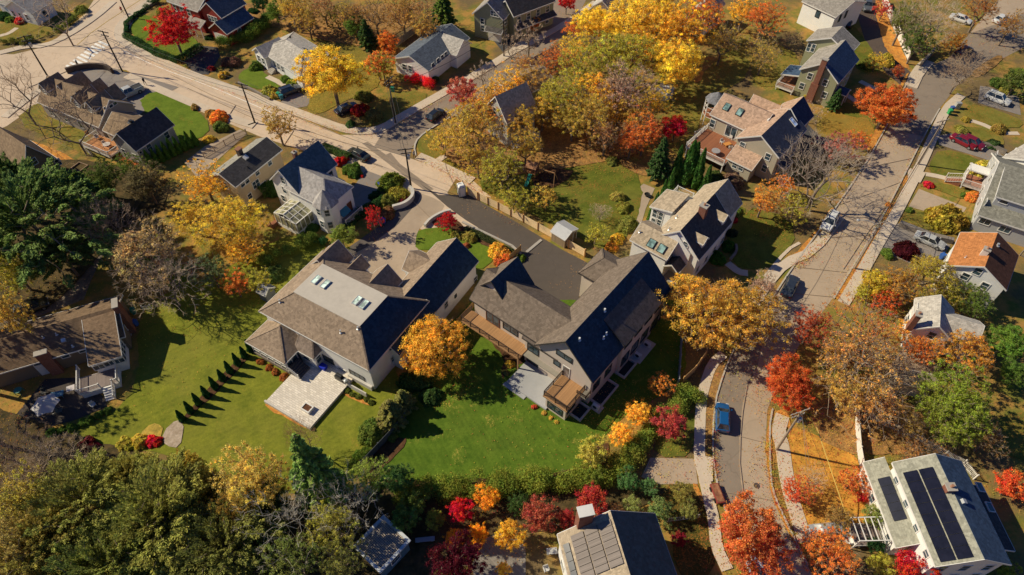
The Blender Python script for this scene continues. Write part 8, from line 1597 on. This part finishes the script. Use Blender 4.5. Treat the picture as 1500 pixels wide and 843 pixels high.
for p in (('R',245,355), ('R',258,350)): o = MB().tube([Vector((0,0,0)), W(p, .1)-g], .02, 4).build('guy_wire', GALV); o.location = g; tag(o, 'pale steel guy wire from the leaning pole', 'guy wire', 'guy wires of the leaning pole')
def bin_(p, col, label, hm=1.05):
    a = W(p); root = empty('wheelie_bin', a, rnd.uniform(0, 6)); tag(root, label, 'bin', 'wheelie bins'); m = m_plain('bin_%02d%02d%02d' % tuple(int(c*99) for c in col), col, .5)
    v = [(-.24,-.27,.1),(.24,-.27,.1),(.24,.27,.1),(-.24,.27,.1),(-.3,-.35,hm),(.3,-.35,hm),(.3,.35,hm),(-.3,.35,hm)]
    MB().solid(v, [(3,2,1,0),(4,5,6,7),(0,1,5,4),(1,2,6,5),(2,3,7,6),(3,0,4,7)]).build('body', m, root, bevel=.02); MB().box(-.33, .33, -.38, .4, hm+.005, hm+.06).build('lid', m, root, bevel=.02)
    for s_ in (-1, 1): MB().obox((s_*.27, .27, .1), (.03,0,0), (0,.1,0), (0,0,.1)).build('wheel', TYRE, root)
bin_(('F',640,290), (.02, .25, .08), 'green bin beside the blue one at the drive of the slate-roofed house'); bin_(('F',626,285), (.04, .08, .4), 'blue bin left of green one by the yellow bush')
bin_(('F',627,455), (.02, .2, .16), 'teal bin behind the small red tree'); bin_(('F',638,445), (.03, .08, .35), 'blue bin behind the small red tree')
bin_(('B',178,430), (.02, .28, .12), 'green bin left of the dark blue car'); bin_(('B',190,440), (.03, .2, .25), 'teal bin touching the dark blue car')
bin_(('G',863,740), (.02, .3, .08), 'green bin beside the orange tree right of the taupe house'); bin_(('D',870,505), (.03, .35, .1), 'bright green bin on the right street verge'); bin_(('D',880,492), (.06, .12, .35), 'blue bin behind the bright green one')
bin_(('H',835,540), (.04, .12, .4), 'blue bin beside the orange-roofed house'); bin_(('I2',795,200), (.02, .25, .15), 'green bin behind the brick chimney of long brown house'); bin_(('I2',805,270), (.03, .1, .35), 'blue bin at the end wall of the long brown house')
bin_(('B',680,405), (.02, .22, .14), 'green bin on path near the scarlet hedge')
# cable spool style utility cabinet on the verge
e = empty('utility_cabinet', W(('D',905,478))); tag(e, 'pale grey utility cabinet behind bins on the right verge', 'utility cabinet'); MB().box(-.5, .5, -.35, .35, 0, 1.3).build('cabinet', GALV, e, bevel=.03); MB().box(-.02, .02, -.37, -.35, .1, 1.2).build('door_seam', DARKMETAL, e)
# portable toilet
a = W(('F',983,318)); e = empty('portable_toilet', a, R(20)); tag(e, 'white and grey portable toilet at the end of the cedar fence', 'portable toilet')
MB().box(-.6, .6, -.6, .6, .08, 2.1).build('cabin', m_plain('toilet_grey', (.42, .43, .43), .4), e, bevel=.03); MB().box(-.66, .66, -.66, .66, 0, .1).build('base', DARKMETAL, e)
MB().solid([(-.64,-.64,2.1),(.64,-.64,2.1),(.64,.64,2.1),(-.64,.64,2.1),(-.4,-.45,2.42),(.4,-.45,2.42),(.4,.45,2.42),(-.4,.45,2.42)], [(3,2,1,0),(4,5,6,7),(0,1,5,4),(1,2,6,5),(2,3,7,6),(3,0,4,7)]).build('roof', m_plain('toilet_white', (.8, .8, .78), .3), e, bevel=.04)
MB().box(-.42, .42, -.63, -.602, .15, 2.0).build('door', m_plain('toilet_white', (.8, .8, .78)), e); MB().lathe((.45, .45, 2.1), [(.06, 0), (.06, .6)], 8).build('vent_pipe', DARKMETAL, e)
# ---------------------------------------------------------------- fences and walls
def fence(pts, hm, label, mat, step=2.4, panel='board', post=None, pw=.14, name='fence', rail=WHITE, z0=0, cat='fence'):
    Q = [W(p) for p in pts]; o0 = Q[0].copy(); root = empty(name, o0); tag(root, label, cat); P = []; pn = MB()
    for a, b in zip(Q, Q[1:]):
        n = max(1, round((b-a).length/step))
        for i in range(n): P.append(a.lerp(b, i/n)-o0)
    P.append(Q[-1]-o0)
    for p in P: MB().box(p.x-pw/2, p.x+pw/2, p.y-pw/2, p.y+pw/2, z0, hm+.1).build('post', post or mat, root)
    for a, b in zip(P, P[1:]):
        d = (b-a); L = d.length; dn = d.normalized(); nx = Vector((-dn.y, dn.x, 0)); c = (a+b)/2
        if panel == 'slat':
            k = 7
            for i in range(k): pn.obox(c+Vector((0,0,.12+(hm-.15)*(i+.5)/k)), d*.49, nx*.012, Vector((0,0,(hm-.15)/k*.42)))
        elif panel == 'board': pn.obox(c+Vector((0,0,hm/2+.03)), d*.49, nx*.02, Vector((0,0,hm/2-.03)))
        elif panel == 'picket':
            m_ = max(1, int(L/.16))
            for i in range(m_): q = a.lerp(b, (i+.5)/m_); pn.obox(q+Vector((0,0,hm/2)), dn*.035, nx*.012, Vector((0,0,hm/2)))
            for zz in (.25, hm-.25): pn.obox(c+Vector((0,0,zz))+nx*.03, d/2, nx*.015, Vector((0,0,.045)))
        elif panel == 'bar':
            m_ = max(1, int(L/.22))
            for i in range(m_): q = a.lerp(b, (i+.5)/m_); pn.obox(q+Vector((0,0,hm/2)), dn*.012, nx*.012, Vector((0,0,hm/2)))
            for zz in (.15, hm-.05): pn.obox(c+Vector((0,0,zz)), d/2, nx*.015, Vector((0,0,.025)))
    pn.build('panel', mat, root); return root
FPALE = m_plain('cedar_new', (.92, .68, .38), .8, .2, 0, .25); FP2 = m_plain('cedar_post', (.62, .34, .12), .8); FW = m_plain('vinyl_white', (.78, .74, .68), .5); FG = m_plain('weathered_fence', (.26, .21, .17), .9)
fence([('G',0,342), ('G',90,385), ('G',200,440), ('G',330,512), ('G',470,592)], 1.75, 'long new cedar slat fence along the black asphalt drive', FPALE, 2.5, 'slat', FP2, .2)
fence([('F',1010,318), ('F',1060,345)], 1.7, 'short new cedar fence piece by the portable toilet', FPALE, 2.0, 'board', FP2)
fence([('G',140,612), ('G',165,590), ('G',188,570)], 1.5, 'short cedar screen beside the dark rear gable of taupe house', FENCEW, 1.6, 'board', FP2)
fence([('K',90,352), ('K',130,310), ('K',162,272)], 1.5, 'short cedar gate fence at the left end of balcony', FENCEW, 1.6, 'board', FP2)
fence([('D',578,12), ('D',615,95), ('D',650,180), ('D',690,265)], 1.9, 'long white vinyl privacy fence between driveway and thicket at top right', FW, 2.4, 'board', FW)
fence([('L',112,330), ('L',105,450), ('L',97,555)], 1.6, 'grey vinyl fence behind the orange tree right of taupe house', m_plain('vinyl_grey', (.34, .35, .38), .6), 2.2)
fence([('L',118,548), ('L',170,500), ('L',215,435)], 1.7, 'curved cedar fence beside the shaded sidewalk', FENCEW, 2.0, 'board', FP2)
fence([('O',735,150), ('O',690,210), ('O',620,285), ('O',545,365)], 1.5, 'dark vinyl fence separating the two big lawns', m_plain('slate_vinyl', (.10, .11, .13), .6), 2.2)
fence([('R',458,112), ('R',460,200), ('R',468,300), ('R',482,380), ('R',505,470)], 1.5, 'white board fence down the left of the solar house', FW, 2.2)
fence([('R',515,150), ('R',600,190), ('R',735,250), ('R',850,315), ('R',930,355), ('R',980,420)], 1.2, 'open white picket fence curving behind solar house', FW, 2.2, 'picket')
fence([('A2',325,680), ('A2',400,735)], 1.0, 'low white picket gate below orange deck', FW, 1.5, 'picket')
fence([(300,232), (345,205), (362,198)], 1.3, 'low pale fence beside drive of the cream house', m_plain('pale_fence', (.5, .42, .33)), 2, 'picket')
fence([('H',1185,525), ('H',1215,545)], 1.2, 'short lattice fence behind the orange-roofed house', FG, 1.5, 'picket')
fence([('B',700,205), ('B',780,145), ('B',862,80)], 1.5, 'weathered wooden fence running behind the white cottage', FG, 2.2)
fence([('Q',835,608), ('Q',970,590)], 1.1, 'thin white wire fence between green shrubs and leafy lawn', FW, 1.8, 'bar', FW, .05)
fence([('E',635,768), ('E',670,762)], 1.0, 'short white rail by the end chimney of long brown house', FW, 1.5, 'picket')
def wall(pts, w, h, mat, label, name='stone_wall'):
    o = strip(name, pts, w, 0, h, mat, kind=None, smooth=2); return tag(o, label, 'wall')
wall([('A2',205,95), ('A2',290,66), ('A2',400,52), ('A2',520,62), ('A2',560,95)], .5, 1.1, m_brick('dark_stone', (.14, .10, .08), (.09, .07, .06), (.05, .04, .03), 2), 'curved dark stone wall round the brown house forecourt')
wall([('F',680,385), ('F',730,372), ('F',765,345), ('F',772,315), ('F',755,298)], .5, .9, m_plain('cap_stone', (.6, .56, .5)), 'pale curved retaining wall round the raised planter by the driveway')
wall([('F',820,462), ('F',845,432), ('F',900,402), ('F',935,395)], .4, .6, m_plain('cap_stone', (.6, .56, .5)), 'pale stone wall at the corner of green front lawn')
wall([('H',650,392), ('H',740,428), ('H',800,450), ('H',885,470)], .7, .8, STONE, 'rubble stone retaining wall above the silver sedan')
wall([('D',990,640), ('D',1050,648), ('D',1120,680)], .7, .6, STONE, 'dry stone wall beside the maroon cars', 'stone_wall')
wall([('D',800,235), ('D',745,295)], .4, 1.2, STONE, 'short stone wall at the mouth of the shaded driveway')
wall([('G',1110,610), ('G',1140,575), ('G',1135,545)], .35, .5, STONE, 'low curved stone wall round the clipped green domes')
wall([('B',0,372), ('B',70,408), ('B',140,445)], .35, .5, STONE, 'low stone edging under the yellow garden on main road')
strip('gutter_channel', [('G',215,572), ('G',280,518)], .45, 0, .05, CONC); strip('edging', [('F',985,440), ('F',1204,545), ('G',150,545), ('G',190,580)], .35, 0, .14, CONC)
strip('edging', [('C',25,400), ('C',90,370)], .3, 0, .4, CONC)
# manhole
mh = W(('R',25,448)); MB().lathe((mh.x, mh.y, .02), [(.36, 0), (.36, .035)], 20).build('manhole_cover', m_plain('cast_iron', (.10, .07, .06), .7))['kind'] = 'structure'
# ---------------------------------------------------------------- garden things
def umbrella(p, r, z, label, rz=0):
    a = W(p); e = empty('patio_umbrella', a, rz); tag(e, label, 'parasol'); n = 6 if r > 1.4 else 8; v = [(r*math.cos(2*math.pi*i/n), r*math.sin(2*math.pi*i/n), z) for i in range(n)]+[(0,0,z+.75)]
    m = MB()
    for i in range(n):
        a_, b_ = Vector(v[i]), Vector(v[(i+1) % n]); mid = (a_+b_)/2*.92; mid.z = z+.06; m.poly([v[n], a_, mid]).poly([v[n], mid, b_])
    m.build('canopy', m_plain('canvas', (.55, .52, .5), .9), e); MB().tube([(0,0,0), (0,0,z+.8)], .03, 6).build('pole', DARKMETAL, e); MB().lathe((0,0,0), [(.3, 0), (.3, .1), (.06, .14)], 12).build('base', DARKMETAL, e)
umbrella(('I2',325,790), 1.75, 2.4, 'pale grey patio umbrella on the shaded paved terrace', .4)
def table(p, w, l, col, label, rz=0, h=.74, z=0, name='patio_table', round_=False):
    a = W(p, z); e = empty(name, a, rz); tag(e, label, 'table'); m = m_plain('tbl_%s' % label[:12].replace(' ', '_'), col, .5)
    (MB().lathe((0,0,h-.05), [(w/2, 0), (w/2, .05)], 16) if round_ else MB().box(-w/2, w/2, -l/2, l/2, h-.05, h)).build('tabletop', m, e)
    for sx in (-1, 1):
        for sy in (-1, 1): MB().box(sx*w*.36-.03, sx*w*.36+.03, sy*l*.36-.03, sy*l*.36+.03, 0, h-.05).build('leg', m, e)
def chair(p, col, label, rz=0, z=0, group=None):
    a = W(p, z); e = empty('patio_chair', a, rz); tag(e, label, 'chair', group); m = m_plain('chr_%02d' % int(col[0]*99), col, .7)
    MB().box(-.28, .28, -.28, .28, .38, .46).build('seat', m, e); MB().box(-.28, .28, .24, .3, .46, .95).build('backrest', m, e)
    for sx in (-1, 1):
        for sy in (-1, 1): MB().box(sx*.24-.03, sx*.24+.03, sy*.24-.03, sy*.24+.03, 0, .38).build('leg', m, e)
        MB().box(sx*.3-.03, sx*.3+.03, -.26, .26, .6, .65).build('armrest', m, e)
table(('I2',350,690), 1.6, .9, (.05, .2, .32), 'blue-topped table on terrace behind the umbrella', .3); table(('I2',430,655), 1.0, .9, (.55, .5, .5), 'small square white table by the deck corner', .4)
chair(('I2',270,670), (.05,.05,.05), 'black garden chair left of the blue table', .5); chair(('I2',360,780), (.08,.12,.14), 'dark chair half under the umbrella', 2)
chair(('I2',555,745), (.6,.58,.55), 'white low chair on the terrace near ball shrubs', 1); table(('I2',120,665), 1.0, 1.0, (.05, .25, .2), 'round green table in shade at the left', 0, .7, round_=True)
zt = WH.pat
def onp(p, name, cat, label, rz): e = empty(name, W(p, zt), rz); return tag(e, label, cat)
e = onp(('J2',785,615), 'gas_grill', 'grill', 'black gas grill against the white wall on the raised patio', WH.rz); MB().box(-.7, .7, -.3, .3, .1, .85).build('cart', DARKMETAL, e); MB().tube([(-.45,0,1.0), (.45,0,1.0)], .3, 12).build('hood', m_plain('black_enamel', (.02,.02,.02), .3), e); MB().box(.72, 1.15, -.28, .28, .82, .87).build('side_shelf', GALV, e)
e = onp(('J2',655,525), 'storage_bin', 'storage box', 'cobalt blue storage box beside the porch bay', WH.rz); MB().box(-.45, .45, -.35, .35, 0, .55).build('box', m_plain('cobalt', (.01, .03, .45), .4), e, bevel=.03); MB().box(-.48, .48, -.38, .38, .56, .62).build('lid', m_plain('cobalt', (.01, .03, .45)), e)
e = onp(('J2',835,650), 'smoker_grill', 'grill', 'smaller silver kettle grill right of the gas grill', 0); MB().lathe((0,0,.55), [(.12, 0), (.3, .15), (.32, .3), (.26, .48), (.08, .58)], 14).build('kettle', GALV, e); 
for i in range(3): a_ = i*2.1; MB().bar((.25*math.cos(a_), .25*math.sin(a_), 0), (.1*math.cos(a_), .1*math.sin(a_), .6), .03).build('leg', DARKMETAL, e)
# tan house deck furniture
def dloc(p): return p
for p, l, r_ in ((('D2',300,530), 'cream cushioned chair on the red deck, left', .5), (('D2',375,495), 'cream cushioned chair at the deck door', 2.2), (('D2',365,575), 'cream cushioned chair at deck centre', 3)): chair(p, (.6,.52,.44), l, r_, TANZ)
table(('D2',340,548), 1.3, .8, (.62, .27, .07), 'orange wooden table on the red deck', .4, .5, TANZ); table(('D2',250,610), 1.5, 1.5, (.35, .33, .33), 'round grey glass table at deck front', 0, .74, TANZ, round_=True)
for p, c, l in ((('A2',370,575), (.62,.27,.07), 'orange lounge seat on the deck behind the brown house'), (('A2',500,650), (.7,.62,.55), 'cream seat at the lower end of that orange deck'), (('A2',440,600), (.6,.5,.42), 'pale chair in the middle of the orange deck')): chair(p, c, l, 1, .95)
table(('A2',520,665), 1.3, 1.3, (.6, .52, .46), 'round pale table at the corner of orange deck', 0, .74, .95, round_=True)
# playset
a = W(('G',275,250)); e = empty('playset', a, R(-25)); tag(e, 'wooden playset with roofed tower, swing beam and slide on the shaded lawn', 'playset'); PW = m_wood('play_cedar', (.34, .15, .07), .14, 2)
f = MB()
for x in (-1, 1):
    for y in (-1, 1): f.bar((x*.8-1.5, y*.8, 0), (x*.8-1.5, y*.8, 2.6), .13)
f.build('tower_frame', PW, e); MB().box(-2.35, -.65, -.85, .85, 1.35, 1.45).build('platform', PW, e)
MB().solid([(-2.5,-1,2.6),(-.5,-1,2.6),(-.5,1,2.6),(-2.5,1,2.6),(-2.5,0,3.5),(-.5,0,3.5)], [(0,1,5,4),(2,3,4,5),(0,4,3),(1,2,5),(3,2,1,0)]).build('roof', m_wood('play_roof', (.42, .2, .1), .2, 2), e)
f = MB().bar((-.7,0,2.3), (2.6,0,2.3), .14); f.bar((2.6,0,2.35), (2.9,-1.1,0), .11).bar((2.6,0,2.35), (2.9,1.1,0), .11); f.build('swing_beam', m_wood('play_beam', (.5, .28, .13), .2, 2), e)
for x in (.3, 1.5):
    s_ = MB().bar((x-.22,0,2.25), (x-.22,0,.5), .02).bar((x+.22,0,2.25), (x+.22,0,.5), .02).box(x-.25, x+.25, -.1, .1, .45, .49); s_.build('swing', DARKMETAL, e)
MB().solid([(-1.8,-.9,1.4),(-1.2,-.9,1.4),(-1.2,-2.9,.15),(-1.8,-2.9,.15),(-1.8,-.9,1.33),(-1.2,-.9,1.33),(-1.2,-2.9,.08),(-1.8,-2.9,.08)], [(0,3,2,1),(4,5,6,7),(0,1,5,4),(1,2,6,5),(2,3,7,6),(3,0,4,7)]).build('slide', m_plain('slide_green', (.03, .25, .18), .3), e)
sheet('play_mulch', [('G',235,250), ('G',320,200), ('G',420,215), ('G',400,250), ('G',330,290), ('G',250,280)], MULCH, .06)
MB().box(-.0, .0, 0, 0, 0, 0) if 0 else None
# fire bowl on round patio, logs, slabs
e = empty('fire_bowl', W(('G',745,325)), 0); tag(e, 'black metal fire bowl on the small tan patio', 'fire bowl'); MB().lathe((0,0,.25), [(.15, 0), (.42, .12), (.5, .28), (.44, .26), (.36, .14)], 14).build('bowl', DARKMETAL, e); MB().lathe((0,0,0), [(.3, 0), (.12, .26)], 10).build('stand', DARKMETAL, e)
e = empty('stone_bench', W(('O',822,690)), .1); tag(e, 'pale blue-grey stone bench at the gravel court edge', 'bench'); MB().box(-1.1, 1.1, -.25, .25, .35, .47).build('seat', m_plain('bluestone', (.4, .42, .45)), e)
for s_ in (-.8, .8): MB().box(s_-.12, s_+.12, -.2, .2, 0, .35).build('leg', m_plain('bluestone', (.4, .42, .45)), e)
e = empty('planter_box', W(('A',353,742)), R(-25)); tag(e, 'square wooden sandbox frame at foot of the bare tree', 'sandbox'); 
MB().box(-1.1,1.1,-1.0,-.85,0,.35).box(-1.1,1.1,.85,1.0,0,.35).box(-1.1,-.95,-.85,.85,0,.35).box(.95,1.1,-.85,.85,0,.35).build('frame', m_wood('old_board', (.34, .22, .13)), e); MB().box(-.95,.95,-.85,.85,0,.12).build('soil', MULCH, e)
table(('Q',325,745), 1.2, .7, (.5,.5,.48), 'pale garden table by the dark red hedge', .1); chair(('Q',300,820), (.6,.58,.55), 'white garden chair at the bottom courtyard', .3)
chair(('R',270,690), (.02,.02,.02), 'black folding chair beside the lower right sidewalk', .6)
e = empty('leaf_cart', W(('Q',1052,490)), R(100)); tag(e, 'low red trailer heaped with leaves at the kerb', 'trailer'); MB().box(-1.2, 1.2, -.5, .5, .35, .7).build('body', m_plain('cart_red', (.28, .05, .04), .5), e); MB().box(-1.1, 1.1, -.42, .42, .701, .74).build('load', m_litter('load_leaves', (.30, .12, .06), (.45, .22, .12), (.15, .06, .04)), e)
for sx in (-.7, .7):
    for sy in (-.55, .55): MB().tube([(sx, sy-.06, .28), (sx, sy+.06, .28)], .28, 12).build('wheel', TYRE, e)
# ---------------------------------------------------------------- light and camera
scn = bpy.context.scene
w = bpy.data.worlds.new('World'); scn.world = w; w.use_nodes = True; nt = w.node_tree; nt.nodes.clear()
sky = nt.nodes.new('ShaderNodeTexSky'); sky.sky_type = 'NISHITA'; sky.sun_disc = False
SUN_EL, SUN_AZ = R(37.5), R(166)      # direction towards the sun, azimuth measured from +x
sky.sun_elevation = SUN_EL; sky.sun_rotation = R(90)-SUN_AZ
sky.air_density = 1.2; sky.dust_density = .6; sky.ozone_density = 1.5
bg = nt.nodes.new('ShaderNodeBackground'); bg.inputs[1].default_value = .055; wo = nt.nodes.new('ShaderNodeOutputWorld')
tn = nt.nodes.new('ShaderNodeMix'); tn.data_type = 'RGBA'; tn.blend_type = 'MULTIPLY'; tn.inputs[0].default_value = 1; nt.links.new(sky.outputs[0], tn.inputs[6]); tn.inputs[7].default_value = (.24, .52, 1.08, 1); nt.links.new(tn.outputs[2], bg.inputs[0]); nt.links.new(bg.outputs[0], wo.inputs[0])
sl = bpy.data.lights.new('sun', 'SUN'); sl.energy = 5.0; sl.angle = R(.5); sl.color = (1.0, .89, .65)
so = bpy.data.objects.new('sun', sl); C.objects.link(so)
dirv = Vector((math.cos(SUN_AZ)*math.cos(SUN_EL), math.sin(SUN_AZ)*math.cos(SUN_EL), math.sin(SUN_EL)))
so.rotation_euler = dirv.to_track_quat('Z', 'Y').to_euler(); so.location = dirv*300
cam = bpy.data.cameras.new('camera'); co = bpy.data.objects.new('camera', cam); C.objects.link(co)
co.location = (0, 0, CAMH); co.rotation_euler = (R(90)-TH, 0, 0); cam.sensor_width = 36; cam.lens = 36*FPX/1500; cam.clip_end = 6000
scn.camera = co; scn.render.resolution_x = 1024; scn.render.resolution_y = 575
scn.view_settings.view_transform = 'Standard'; scn.view_settings.look = 'None'; scn.view_settings.exposure = 0
scn.cycles.max_bounces = 5; scn.cycles.diffuse_bounces = 3; scn.cycles.glossy_bounces = 3; scn.cycles.transmission_bounces = 3; scn.cycles.transparent_max_bounces = 4
